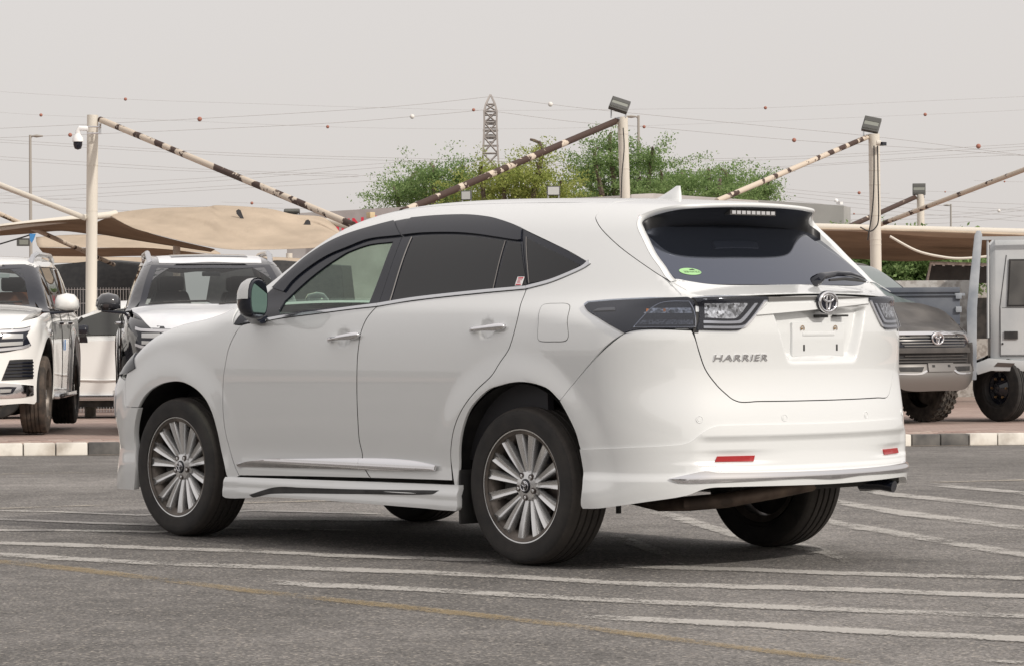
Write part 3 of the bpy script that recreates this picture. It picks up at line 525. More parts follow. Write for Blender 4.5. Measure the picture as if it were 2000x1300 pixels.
# front fender, bonnet, windscreen, roof
he = [ptop(2.2, .79), ptop(2.45, .815), ptop(2.75, .815), ptop(3.0, .77)]
panel('front_fender', 'sec', [wu[-1]+np.array((.004, 0, .0))]+fd+[np.array((2.15, .9, .30))]+fa[0:12]+[pside(3.1, .66), pside(3.12, .80), pside(3.06, .90)]+he[::-1][1:], PT, car, res=.024, mirror=True)
hoodp = [(2.30, .72), (2.45, .80), (2.75, .80), (3.0, .755), (3.2, .66), (3.32, .5), (3.38, .3), (3.40, 0)]
panel('bonnet', 'top', hoodp+[(x, -y) for x, y in hoodp[::-1][1:]], PT, car, res=.04, fn=F)
wsp = [(1.30, 0), (1.30, .3), (1.34, .485), (1.48, .50), (1.65, .55), (1.85, .62), (2.03, .685), (2.17, .735), (2.28, .72), (2.34, .4), (2.36, 0)]
panel('windscreen', 'top', [(x, -y) for x, y in wsp[::-1][1:-1]]+wsp, MT['clear_glass'], car, res=.05, fn=Fo, depth=.004)
rfp = [(1.29, 0), (1.29, .3), (1.32, .48), (.9, YD), (.4, YD), (-.16, YD-.01), (-.185, .3), (-.19, 0)]
panel('roof', 'top', [(x, -y) for x, y in rfp[::-1][1:-1]]+rfp, PT, car, res=.05, fn=Fo, gap=.004)
# tailgate
def mirror_loop(h): return h+mir(h)[::-1]
lowhalf = [pside(0, 0) if False else np.array(p) for p in []]
def wr(u, z): return (u, z)
tgA = [tuple(wrap_inv(p)[0]) for p in [np.array((-.873, .675, 1.196))]+tl[:9]+[tl[9]]]
tgA = [(tgA[0][0]+.0, 1.1935)]+tgA[1:]
tgA.append((U_C, tgA[-1][1]-.0008))
topl = [(U_C+du, 1.2075-.05*y*y) for du, y in ((0, 0), (.14, .17), (.28, .33), (.42, .48))]
rightA = [(2*U_C-u, z) for u, z in tgA[::-1][1:]]
topR = [(2*U_C-u, z) for u, z in topl[::-1]]
tail = panel('tailgate', 'wrap', tgA+rightA+topR+topl[1:], PT, car, res=.018, fn=F, depth=.02, gap=.003, seal_or_shade=True, dense=[(U_C-.36, .90, U_C+.36, 1.165, .0075)])[0]
REC[0] = 0
def lipx(y): return float(Xr(np.array(y), np.array(1.2)))
shelf_in = [(-.897, 0), (-.887, .2), (-.855, .36), (-.828, .45), (-.80, .52), (-.765, .585), (-.738, .632), (-.742, .668)]
shelf_out = [(-.80, .676), (-.852, .672), (lipx(.62)+.010, .62), (lipx(.5)+.009, .5), (lipx(.35)+.009, .35), (lipx(.18)+.009, .18), (lipx(0)+.009, 0)]
panel('shelf', 'top', shelf_in+shelf_out+[(x, -y) for x, y in shelf_out[::-1][1:]]+[(x, -y) for x, y in shelf_in[::-1][:-1]], PT, tail, res=.02, fn=F, depth=.003, gap=.0)
# upper frame with roof spoiler: outer skin, return strip, cavity
A = [(-.750, .676, 1.2700), (-.7193, .674, 1.2884), (-.6753, .6663, 1.3295), (-.605, .655, 1.3893), (-.5332, .6329, 1.4612), (-.4819, .6129, 1.5114), (-.458, .5907, 1.5435), (-.4564, .5671, 1.5656), (-.4892, .5304, 1.5871), (-.5656, .4584, 1.6091), (-.60, .40, 1.615), (-.63, .30, 1.62), (-.65, .15, 1.622), (-.655, 0, 1.623)]
Ap = smooth_poly(np.array(A), .02, False, 60)
Asec = sec_inv(Ap); Asurf = surf(Asec, 'sec', Fo)
rearpanel = [tuple(p) for p in sec_inv(np.array(tg[:-2]))][::-1]
rearpanel = [(float(a), float(b)) for a, b in rearpanel]
skinL = [(-.722, float(Asec[0, 1])-.012)]+[tuple(p) for p in Asec[1:]]
half = [tuple(p) for p in sec_inv(np.array(tg[:13]))]          # seam, top to bottom
half = [(-.190, .85*math.pi/2), (-.190, float(sec_inv(ptop(-.190, .25))[0, 1]))]+half
left = half+[(-.775, float(Asec[0, 1])-.012)]+[tuple(p) for p in Asec]
MIRS = lambda L_: [(a, .85*math.pi-b) for a, b in L_]
full = left[1:]+MIRS(left[1:-1])[::-1]
panel('upper_frame', 'sec', full, PT, tail, res=.022, fn=Fo, depth=.002, gap=.0015)
def ringB(P):
    o = []
    for x, y, z in P:
        k = float(sst(.36, .56, np.array(y))); t = float(sst(1.50, 1.58, np.array(z)))
        dz = -.019*(t)+.004*(1-t); dy = -(.042*(1-t)+.028*t*k)
        o.append((x+.003, y+dy, z+dz))
    return np.array(o)
Bp = ringB(Asurf)
Chalf = np.array([(.648, 1.258), (.634, 1.280), (.622, 1.33), (.604, 1.393), (.585, 1.445), (.567, 1.478), (.552, 1.492), (.535, 1.50), (.508, 1.507), (.448, 1.515), (.395, 1.52), (.30, 1.524), (.15, 1.528), (0, 1.53)])
tt = np.concatenate([[0], np.cumsum(np.linalg.norm(np.diff(np.array(A), axis=0), axis=1))]); ts = np.concatenate([[0], np.cumsum(np.linalg.norm(np.diff(Ap, axis=0), axis=1))])
Cy = np.interp(ts/ts[-1], tt/tt[-1], Chalf[:, 0]); Cz = np.interp(ts/ts[-1], tt/tt[-1], Chalf[:, 1]); Cp = np.stack([Xg(Cy, Cz)+.004, Cy, Cz], -1)
def both(P): return np.concatenate([P, (P*np.array((1, -1, 1)))[::-1][1:]])
def strip_mesh(name, rings, mat, parent, sub=1):
    k = len(rings[0]); V = np.concatenate(rings); f = [(i*k+j, i*k+j+1, (i+1)*k+j+1, (i+1)*k+j) for i in range(len(rings)-1) for j in range(k-1)]
    o = mesh_obj(name, V, f, mat, parent, True); return o
A2, B2, C2 = both(Asurf-grad(Fo, Asurf)*.001), both(Bp), both(Cp)
mid1 = A2*.5+B2*.5+np.array((-.006, 0, 0))
strip_mesh('spoiler_edge', [A2, mid1*.5+A2*.5+np.array((-.002, 0, 0)), mid1, mid1*.5+B2*.5+np.array((-.002, 0, 0)), B2], PT, tail)
n = len(B2); nz = B2[:, 2]
iw = [i for i in range(n) if nz[i] < 1.50]; sp = [i for i in range(n) if nz[i] >= 1.485]
i1 = [i for i in iw if i < n//2]; i2 = [i for i in iw if i >= n//2]
for ii in (i1+[i1[-1]+1], [i2[0]-1]+i2): strip_mesh('glass_surround', [B2[ii], C2[ii]], PT, tail)
ii = list(range(i1[-1]+1, i2[0])); midd = B2[ii]*.5+C2[ii]*.5+np.array((0, 0, .014))
strip_mesh('spoiler_underside', [B2[ii], B2[ii]*.75+C2[ii]*.25+np.array((0, 0, .012)), midd, B2[ii]*.25+C2[ii]*.75+np.array((0, 0, .008)), C2[ii]], MT['under_black'], tail)
def FG(P): return Xg(P[..., 1], P[..., 2])-P[..., 0]
gl = [(-.897, 0, 1.250), (-.887, .2, 1.253), (-.83, .45, 1.254), (-.80, .52, 1.2565), (-.765, .585, 1.266), (-.742, .622, 1.272), (-.67, .632, 1.335), (-.6, .625, 1.393), (-.5, .60, 1.46), (-.48, .56, 1.51), (-.45, .45, 1.53), (-.47, .2, 1.54), (-.47, 0, 1.54)]
glf = [tuple(wrap_inv(np.array(p))[0]) for p in gl]; glf = glf+[(2*U_C-u, z) for u, z in glf[::-1][1:-1]]
glass = panel('rear_window', 'wrap', glf, MT['rear_glass'], tail, res=.03, fn=FG, depth=.004)[0]
# high stop lamp under the spoiler
sl = MB(); sl.box((-.607, -.15, 1.573), (-.570, .15, 1.598)); slo = sl.build('stop_lamp', MT['grey_trim'], tail, bevel=.003)
for k in range(9):
    b = MB(); y = -.128+k*.032; b.box((-.6095, y-.012, 1.578), (-.606, y+.012, 1.593)); b.build('stop_lamp_cell', MT['white_bright'], slo)
# shark fin
fin = MB(); rings = []
for t, w in ((0, .030), (.25, .026), (.5, .019), (.75, .011), (1, .005)):
    zz = 1.664+.062*t; x0, x1 = -.145+.005*t, .035-.150*t**.8; c = []
    for k in range(16):
        q = 2*math.pi*k/16; c.append(((x0+x1)/2+(x1-x0)/2*math.cos(q), w*math.sin(q), zz))
    rings.append(c)
fin.loft(rings); fin.build('antenna_fin', PT, car, smooth=True, angle=60)
# bumper and skirt
REC[0] = 0
ql = [tuple(wrap_inv(p)[0]) for p in ra[13:18][::-1]+[qb[0], qb[1], qb[2]]+[np.array(TR['lampL'][11]), tl[0]+np.array((.005, .006, 0))]+tl[1:9]+[tl[9]]]
ql.append((U_C, ql[-1][1]-.0008))
st = [tuple(wrap_inv(p)[0]) for p in g('skirt_top')[:-1]]; st[-1] = (U_C, st[-2][1]-.002); 
bl = st[::-1][:-1]+[(st[0][0], st[0][1])]
bl = [(u, z-.008) for u, z in bl]
lq = ql+[(2*U_C-u, z) for u, z in ql[::-1][1:]]
botR = [(2*U_C-u, z) for u, z in bl[::-1][:-1]]
bump = panel('rear_bumper', 'wrap', lq+botR+bl, PT, car, res=.024, gap=.0015, depth=.03)[0]
def skd(P):
    y = np.abs(P[:, 1]); z = P[:, 2]; x = P[:, 0]
    d = .007-.012*sst(.60, .575, z)*sst(.70, .62, y)*sst(.455, .47, z)
    d = d-.010*np.exp(-((y-.53)/.13)**2)*sst(.478, .488, z)*sst(.535, .518, z)
    return d+.012*sst(-.75, -.45, x)*sst(.45, .3, z)+.006*sst(.44, .40, z)
sb = [tuple(wrap_inv(p)[0]) for p in g('skirt_bot')[:-2]]+[(U_C, .376)]
arch_e = [tuple(wrap_inv(p)[0]) for p in ra[18:]]
sl_ = arch_e+sb[1:]
full = sl_+[(2*U_C-u, z) for u, z in sl_[::-1][1:]]+[(2*U_C-u, z) for u, z in st[:-1]]+st[::-1]
skirt = panel('bumper_skirt', 'wrap', full, PT, bump, res=.014, gap=.001, depth=.035, disp=skd)[0]
ch = g('chrome'); tip, c1, c2_ = [tuple(wrap_inv(p)[0]) for p in (ch[0], ch[1], ch[2])]
lo3 = [tuple(wrap_inv(p)[0]) for p in (ch[-1], ch[-2], ch[-3])]
cl = [tip]+lo3+[(U_C, .399)]; cup = [(U_C, .436), c2_, c1]
full = cl+[(2*U_C-u, z) for u, z in cl[::-1][1:]]+[(2*U_C-u, z) for u, z in cup[::-1]]+cup[1:]
panel('chrome_strip', 'wrap', full, MT['chrome'], bump, res=.012, gap=0, depth=.012, disp=lambda P: skd(P)+.006+.004*sst(.400, .418, P[:, 2]))
for s in (1, -1):
    rp = [(-.965, .606), (-.970, .592), (-1.005, .423), (-1.004, .428)]
    zz = [(.606, .489), (.594, .512), (.424, .512), (.432, .487)]
    pp = [np.array((float(Xr(np.array(y), np.array(z))), y, z)) for y, z in zz]
    pl = [tuple(wrap_inv(p)[0]) for p in pp]
    if s < 0: pl = [(2*U_C-u, z) for u, z in pl]
    panel('reflector', 'wrap', pl, MT['red_lens'], bump, res=.02, gap=0, depth=.006, disp=lambda P: skd(P)+.006)
for y in (.255, .686):
    for s in (1, -1):
        z = .672; x = surf(np.array([[wrap_inv(np.array((-1.0 if y < .5 else -.94, y, z)))[0, 0], z]]), 'wrap', F)[0]
        nn = grad(F, x[None])[0]; xx, nn = (x, nn) if s > 0 else (x*np.array((1, -1, 1)), nn*np.array((1, -1, 1)))
        M = Vector(nn).to_track_quat('Z', 'Y').to_matrix().to_4x4(); M.translation = Vector(xx)
        b = MB(); b.lathe([(.0, .0015), (.009, .0015), (.0098, .0), (.0125, .0), (.014, .002), (.0155, .002), (.0165, -.001)], 20, 'z')
        b.v = [tuple(M @ Vector(v)) for v in b.v]; b.build('parking_sensor', PT, bump, smooth=True)
# lamps
dark = MT['black_gloss']
for s in (1, -1):
    q = [tuple(wrap_inv(np.array(p))[0]) for p in ((-.872, .650, 1.196), (-.885, .651, 1.15), (-.893, .655, 1.09), (-.891, .664, 1.045))]
    q = [(u-.011, z) for u, z in q]+[(u+.011, z) for u, z in q[::-1]]
    panel('lamp_gap', 'wrap', q if s > 0 else [(2*U_C-u, z) for u, z in q], MT['black_matt'], tail, off=.0015, depth=.001, gap=0, res=.02)
for s in (0, 1):
    def on(pl): return pl if s == 0 else [(2*U_C-u, z) for u, z in pl]
    def w3(k): return [tuple(wrap_inv(np.array(p))[0]) for p in TR[k] if p is not None]
    ll = w3('lampL'); lt = w3('lampT')
    side = panel('tail_lamp', 'wrap', on(ll), dark, car, res=.02, off=.003, depth=.012, gap=.001, bres=.01)[0]
    # clear part of the side lamp: bowl, lens
    P_ = lambda lst: [tuple(wrap_inv(p)[0]) for p in lst]
    cen = [(-.690, 1.068), (-.712, 1.10), (-.745, 1.145), (-.775, 1.168), (-.81, 1.178), (-.865, 1.178), (-.875, 1.15), (-.882, 1.10), (-.880, 1.070), (-.83, 1.068)]
    cu_ = [float(wrap_inv(surf(np.array([[a, .0]]), 'sec', F)*0+np.array((a, np.interp(-a, [.69, .775, .83, .88], [.84, .775, .71, .655]), z)))[0, 0]) for a, z in cen]
    cl_ = [(u, z) for u, (a, z) in zip(cu_, cen)]
    panel('lens', 'wrap', on(cl_), MT['lamp_dark'], side, res=.015, off=.0045, depth=.003, gap=0, bres=.008)
    um, uM = min(cu_), max(cu_)
    panel('reflector_strip', 'wrap', on([(uM-.035, 1.128), (uM-.06, 1.150), (um+.018, 1.152), (um+.012, 1.128)]), MT['sparkle'], side, res=.01, off=.0055, depth=.002, gap=0)
    panel('lower_bar', 'wrap', on([(uM-.012, 1.080), (uM-.026, 1.098), (um+.012, 1.100), (um+.010, 1.080)]), MT['lamp_ribs'], side, res=.01, off=.0055, depth=.002, gap=0)
    for q in (.045, .115):
        panel('amber_bulb', 'wrap', on([(uM-q, 1.134), (uM-q, 1.147), (uM-q-.009, 1.147), (uM-q-.009, 1.134)]), MT['amber'], side, res=.01, off=.0058, depth=.003, gap=0)
    q3 = surf(smooth_poly(np.array(cl_), .012, True, 50), 'wrap', F); q3 = q3+grad(F, q3)*.007; q3[:, 1] *= (1 if s == 0 else -1); q3 = list(q3)+[q3[0]]; eb = MB(); eb.tube(q3, .0022, 5, caps=False); eb.build('lens_rim', MT['lens_silver'], side, smooth=True)
    panel('clear_cover', 'wrap', on(cl_), MT['lens'], side, res=.015, off=.009, depth=.004, gap=-.001, bres=.008)
    panel('side_fin', 'wrap', on([(-.44, 1.142), (-.46, 1.150), (-.575, 1.152), (-.58, 1.144)] if False else [tuple(wrap_inv(np.array((a, .85, z)))[0]) for a, z in ((-.452, 1.137), (-.475, 1.148), (-.572, 1.152), (-.578, 1.140))]), MT['grey_trim'], side, res=.01, off=.008, depth=.008, gap=0)
    panel('smoked_cover', 'wrap', on(ll), MT['lens_smoke'], side, res=.02, off=.0135, depth=.008, gap=.003, bres=.01)
    gate = panel('tailgate_lamp', 'wrap', on(lt), dark, tail, res=.015, off=.003, depth=.008, gap=.001, bres=.01)[0]
    us = [u for u, z in lt]; ua = wrap_inv(np.array((-.890, .650, 1.1)))[0, 0]
    def yy(y): return float(wrap_inv(np.array((float(Xr(np.array(y), np.array(1.1))), y, 1.1)))[0, 0])
    panel('lamp_bowl', 'wrap', on([(yy(.625), 1.110), (yy(.625), 1.172), (yy(.43), 1.172), (yy(.475), 1.118), (yy(.50), 1.106)]), MT['sparkle'], gate, res=.01, off=.004, depth=.002, gap=0, bres=.008)
    # light guides, running along and sweeping up
    panel('light_guide', 'wrap', on([(yy(.632), 1.085), (yy(.632), 1.096), (yy(.485), 1.096), (yy(.465), 1.106), (yy(.400), 1.172), (yy(.385), 1.172), (yy(.452), 1.098), (yy(.475), 1.085)]), MT['lens_silver'], gate, res=.01, off=.008, depth=.006, gap=0, bres=.008)
    panel('light_guide', 'wrap', on([(yy(.632), 1.064), (yy(.632), 1.074), (yy(.478), 1.074), (yy(.445), 1.083), (yy(.352), 1.186), (yy(.336), 1.186), (yy(.435), 1.075), (yy(.475), 1.063)]), MT['lens_silver'], gate, res=.01, off=.008, depth=.006, gap=0, bres=.008)
    panel('clear_cover', 'wrap', on(lt), MT['lens'], gate, res=.02, off=.012, depth=.006, gap=.002, bres=.01)
# dark strip, emblem, garnish
def yu(y, z=1.18): return float(wrap_inv(np.array((float(Xr(np.array(y), np.array(z))), y, z)))[0, 0])
sp_ = [(yu(.33), 1.1785), (yu(.33), 1.1985), (yu(.15), 1.201), (U_C, 1.202), (U_C, 1.178)]
panel('tailgate_strip', 'wrap', sp_+[(2*U_C-u, z) for u, z in sp_[::-1][1:-1]], MT['grey_trim'], tail, res=.009, bres=.008, off=.006, depth=.006, gap=0)
gn = [(yu(.395), 1.120), (yu(.335), 1.172), (U_C, 1.174), (U_C, 1.118)]
panel('tailgate_garnish', 'wrap', gn+[(2*U_C-u, z) for u, z in gn[::-1][1:-1]], PT, tail, res=.02, off=.010, depth=.028, gap=0)
def badge(name, centre, normal, R, ry, mat_ring, mat_back, parent, up=(0, 0, 1), tr=.13, back=1.12):
    """oval emblem of three ovals"""
    c = np.array(centre, float); nn = np.array(normal, float); nn /= np.linalg.norm(nn); u = np.cross(np.array(up, float), nn); u /= np.linalg.norm(u); w = np.cross(nn, u)
    bk = MB(); bk.loft([[c+nn*h+(R*k*math.cos(q)*u+ry*k*math.sin(q)*w) for q in np.linspace(0, 2*math.pi, 33)[:-1]] for h, k in ((-.006, back), (.003, back), (.006, back*.9))])
    bo = bk.build(name, mat_back, parent, smooth=True)
    m_ = MB()
    def oval(cx, cy, a, b, r):
        pts = [c+nn*.008+(cx+a*math.cos(q))*u+(cy+b*math.sin(q))*w for q in np.linspace(0, 2*math.pi, 29)]
        m_.tube(pts, r, 6, caps=False)
    oval(0, 0, R*.95, ry*.93, R*tr); oval(0, ry*.38, R*.56, ry*.33, R*tr*.8); oval(0, ry*.05, R*.21, ry*.80, R*tr*.8)
    m_.build('badge_oval', mat_ring, bo, smooth=True, angle=80)
    return bo
badge('emblem', (-1.054, 0, 1.176), (-1, 0, -.05), .058, .045, MT['chrome'], MT['black_gloss'], tail)
REC[0] = 1
# plate mount: raised pad, screw eyes, slots
pad = MB(); bx = float(Xr(np.array(0.), np.array(1.0)))
pad.box((bx-.004, -.17, .935), (bx+.03, .17, 1.088)); pad.build('plate_pad', PT, tail, bevel=.006, seg=3)
pad = MB(); pad.box((bx-.007, -.105, 1.028), (bx+.03, .105, 1.045)); pad.build('plate_rib', PT, tail, bevel=.004, seg=3)
for y in (.108, -.108):
    b = MB(); b.tube([(bx-.008, y+.011*math.cos(q), 1.060+.013*math.sin(q)) for q in np.linspace(-.6, 3.7, 12)], .0018, 6); b.tube([(bx-.008, y, 1.060), (bx+.01, y, 1.060)], .004, 8)
    b.build('plate_clip', MT['brass'], tail, smooth=True)
    b = MB(); b.box((bx-.0055, y-.005-.012, .962), (bx, y+.005-.012, .990)); b.build('plate_slot', MT['black_matt'], tail)
b = MB(); b.box((-1.035, -.03, 1.108), (-1.0, .03, 1.122)); b.box((-1.03, -.17, 1.112), (-1.0, -.09, 1.121)); b.build('plate_lamp', MT['black_matt'], tail, bevel=.003)
# lettering, laid onto the sheet metal
def text_mesh(body, size, extrude, shear=0, space=1.0, bold=0):
    cu__ = bpy.data.curves.new('t', 'FONT'); cu__.body = body; cu__.size = size; cu__.extrude = extrude; cu__.shear = shear; cu__.space_character = space; cu__.offset = bold
    o = bpy.data.objects.new('t', cu__); COL.objects.link(o); bpy.context.view_layer.update()
    me = bpy.data.meshes.new_from_object(o.evaluated_get(bpy.context.evaluated_depsgraph_get())); bpy.data.objects.remove(o)
    v = np.array([tuple(p.co) for p in me.vertices]); f = [tuple(p.vertices) for p in me.polygons]; bpy.data.meshes.remove(me); return v, f
REC[0] = 0
v, f = text_mesh('HARRIER', .040, .0015, .12, 1.12, .0006)
v[:, 0] -= v[:, 0].min(); wdt = v[:, 0].max(); v[:, 0] *= .255/wdt; v[:, 1] *= .95
yv = .592-v[:, 0]; zv = .924+v[:, 1]; xv = Xr(yv, zv)-.004-v[:, 2]*1.5
mesh_obj('name_lettering', np.stack([xv, yv, zv], -1), f, MT['chrome'], tail)
# rear wiper
b = MB()
b.tube([(-.905, -.075, 1.266), (-.915, -.078, 1.272), (-.925, -.085, 1.279), (-.925, -.10, 1.288), (-.915, -.13, 1.294), (-.895, -.24, 1.306), (-.868, -.36, 1.305), (-.84, -.45, 1.295), (-.815, -.52, 1.285)], [.024, .026, .025, .022, .016, .013, .012, .010, .005], 10)
wo_ = b.build('wiper', MT['black_gloss'], tail, smooth=True)
b = MB(); b.tube([(-.915, -.17, 1.276), (-.89, -.30, 1.283), (-.85, -.42, 1.280), (-.80, -.545, 1.272)], [.006, .008, .008, .004], 6); b.build('blade', MT['black_matt'], wo_, smooth=True)
# windows
frontd_, reard_ = frontd[0], reard[0]
bu = g('b_up')
fwin = wl[0:5]+[bu[3]]+bu[::-1][1:]+wu[11:]
fgl = g('fglass')
def win(parents, name, poly, mat, off, **kw):
    r = panel(name, 'wrap', poly, mat, parents[0], off=off, mirror=parents[1], **kw); return r
BG = MT['visor']
wf = win(frontd, 'window_frame', fwin, BG, .0, holes=[fgl], gap=.0015, res=.03, depth=.012)
win(frontd, 'window', fgl, MT['clear_glass'], -.008, gap=-.006, res=.04, depth=.002)
rwin = wl[5:8]+g('rd_qsplit')[::-1]+wu[4:10]+[bu[0]]+bu[1:]
win(reard, 'window_frame', rwin, BG, .0, gap=.0015, res=.03, depth=.012)
win(reard, 'window', g('rglass'), MT['tint_glass'], .0025, gap=.001, res=.03, depth=.002)
win(reard, 'window', g('rfix'), MT['tint_glass'], .0025, gap=.001, res=.03, depth=.002)
qwin = wl[8:]+wu[1:4]+g('rd_qsplit')
win(bodyside, 'window_frame', qwin, BG, .0, gap=.0015, res=.03, depth=.012)
win(bodyside, 'quarter_window', g('qglass'), MT['tint_glass'], .0025, gap=.001, res=.03, depth=.002)
# thin bright seals beside the panes
def seal_or_shade(par, pts, w=.004, mat='seal_or_shade', off=.004, name='window_seal'):
    for k, p_ in enumerate(par):
        s = 1 if k == 0 else -1; P3 = surf(wrap_inv(np.array(pts)), 'wrap', F); P3 = P3+grad(F, P3)*off; P3[:, 1] *= s
        b = MB(); b.tube(list(P3), w, 5); b.build(name, MT[mat], p_, smooth=True)
seal_or_shade(reard, smooth_poly(np.array([fgl_ for fgl_ in (g('rglass')[0]+np.array((.012, 0, -.004)), g('rglass')[1]+np.array((.012, 0, 0)))]), .05, False), .0028)
seal_or_shade(reard, smooth_poly(np.array([g('rglass')[6], g('rglass')[7]]), .05, False), .0022)
seal_or_shade(bodyside, smooth_poly(np.array([g('qglass')[0]+np.array((-.002, 0, 0)), g('qglass')[1], g('qglass')[2]]), .05, False), .002)
# rain visors
def visor(par, up, lo):
    P = np.array(list(up)+list(lo)[::-1]); win(par, 'rain_visor', list(P), MT['visor'], .010, gap=.003, res=.03, depth=.009, corner=30)
visor(frontd, [p for p in wu[11:19]]+[], [g('b_up')[1]]+g('fvisor_low')[::-1][:-1])
visor(reard, [g('rd_qsplit')[0]]+wu[4:10]+[bu[0]], [g('rvisor_low')[6], g('rvisor_low')[5], g('rvisor_low')[4], g('rvisor_low')[3], g('rvisor_low')[2], g('rvisor_low')[1], bu[1]])
# chrome belt mouldings
panel('belt_moulding', 'wrap', wl[1:6]+cu[1:7][::-1], MT['satin_chrome'], frontd[0], off=.006, depth=.006, gap=.0005, res=.02, mirror=frontd[1])
panel('belt_moulding', 'wrap', wl[5:9]+cu[6:10][::-1], MT['satin_chrome'], reard[0], off=.006, depth=.006, gap=.0005, res=.02, mirror=reard[1])
panel('belt_moulding', 'wrap', wl[8:]+cu[9:][::-1], MT['satin_chrome'], bodyside[0], off=.006, depth=.006, gap=.0005, res=.02, mirror=bodyside[1])
# door trims
tu, tlw = g('trim_up'), g('trim_lo')
tdisp = lambda P: .006+.016*sst(.375, .41, P[:, 2])*sst(.47, .43, P[:, 2])
panel('door_moulding', 'wrap', tu[0:5]+tlw[0:4][::-1][:-1], MT['chrome'], frontd[0], disp=tdisp, depth=.012, gap=.001, res=.010, bres=.012, mirror=frontd[1])
panel('door_moulding', 'wrap', tu[4:]+[tlw[6], tlw[5], tlw[4], tlw[3]], MT['chrome'], reard[0], disp=tdisp, depth=.012, gap=.001, res=.010, bres=.012, mirror=reard[1])
# handles
for par, xh, zh, rise in ((frontd, 1.232, 1.026, .012), (reard, .190, 1.068, .008)):
    for k, p_ in enumerate(par):
        s = 1 if k == 0 else -1; b = MB(); rings = []
        for t, a, h in ((-.118, .004, .006), (-.112, .013, .013), (-.095, .017, .018), (-.07, .018, .021), (-.04, .015, .026), (0, .0125, .031), (.05, .012, .030), (.085, .013, .024), (.108, .013, .014), (.118, .005, .006)):
            x = xh+t; z = zh-rise*t/.118*1.0; y = float(W(np.array(x), np.array(z)));
            if abs(t) < .07: y = max(y, .908)
            rings.append([(x, s*(y+h+.011*math.cos(q)), z+a*math.sin(q)) for q in np.linspace(0, 2*math.pi, 13)[:-1]])
        b.loft(rings); b.build('handle', MT['chrome'], p_, smooth=True, angle=70)
        b = MB()
        for t in (-.092, .098):
            x = xh+t; z = zh-rise*t/.118; y = float(W(np.array(x), np.array(z))); b.tube([(x, s*(y-.01), z), (x, s*(y+.02), z)], .011, 8)
        b.build('handle_foot', MT['chrome'], p_, smooth=True)
# fuel flap
fu = g('fuel')
fu = [pside(*q) for q in ((-.128, 1.165), (-.150, 1.174), (-.215, 1.176), (-.285, 1.174), (-.312, 1.160), (-.325, 1.09), (-.338, 1.03), (-.325, 1.012), (-.250, 1.008), (-.165, 1.010), (-.146, 1.022), (-.140, 1.09))]
panel('fuel_flap_seam', 'sec', fu, MT['black_matt'], bodyside[0], off=.0008, depth=.001, gap=-.0015, res=.05, corner=80)
panel('fuel_flap', 'sec', fu, PT, bodyside[0], off=.0016, depth=.001, gap=.0012, res=.03, corner=80)
# stickers
stk = [(.100, 1.257), (.104, 1.297), (.059, 1.297), (.055, 1.257)]
so = panel('sticker', 'wrap', stk, MT['white_plastic'], reard[0], off=.006, depth=.001, gap=0)[0]
for z0, z1 in ((1.288, 1.294), (1.259, 1.264)): panel('sticker_print', 'wrap', [(.096, z0), (.096, z1), (.063, z1), (.063, z0)], MT['red_print'], so, off=.0068, depth=.0005, gap=0)
for z0, a, b_ in ((1.281, .094, .066), (1.2755, .094, .075), (1.2700, .094, .070)): panel('sticker_print', 'wrap', [(a, z0), (a, z0+.0025), (b_, z0+.0025), (b_, z0)], MT['red_print'], so, off=.0068, depth=.0005, gap=0)
# eco sticker on the rear glass
cy, cz = .530, 1.312
el = [np.array((float(Xg(np.array(cy), np.array(cz))), cy+.051*math.cos(q), cz+.0155*math.sin(q))) for q in np.linspace(0, 2*math.pi, 25)[:-1]]
el = [np.array((float(Xg(p[1], p[2])), p[1], p[2])) for p in el]
eo = panel('oval_sticker', 'wrap', el, MT['green_sticker'], glass, fn=FG, off=.0015, depth=.0005, gap=0, res=.02)[0]
v, f = text_mesh('2020 N.M ECO', .011, .0003); v[:, 0] -= v[:, 0].mean(); v[:, 0] *= .078/np.ptp(v[:, 0]); yv = cy-v[:, 0]; zv = cz-.004+v[:, 1]
mesh_obj('sticker_print', np.stack([Xg(yv, zv)-.003-v[:, 2], yv, zv], -1), f, MT['black_matt'], eo)
b = MB(); yv = np.array([cy-.005, cy-.03, cy-.022, cy-.0]); zv = np.array([cz+.007, cz+.007, cz+.013, cz+.010]); b.add(list(zip(Xg(yv, zv)-.003, yv, zv)), [(0, 1, 2, 3)]); b.build('sticker_print', MT['black_matt'], eo)
# side skirts
def P2(l): return [tuple(wrap_inv(np.array(p))[0]) for p in l]
sill = [(2.176, .326), (2.185, .235), (2.165, .226), (2.03, .228), (1.93, .237), (1.83, .243), (1.2, .243), (.9, .240), (.62, .238), (.385, .236), (.372, .25), (.385, .35)]
sdisp = lambda P: .004+.020*sst(.34, .30, P[:, 2])+.008*sst(.29, .25, P[:, 2])
silo = panel('side_skirt', 'wrap', sill, PT, car, disp=sdisp, depth=.03, gap=.0, res=.016, mirror=True)
for k, so_ in enumerate(silo[:1]):
    panel('skirt_inlay', 'wrap', g('black_inlay'), MT['black_matt'], so_, disp=lambda P: sdisp(P)+.002, depth=.004, gap=.0, res=.02)
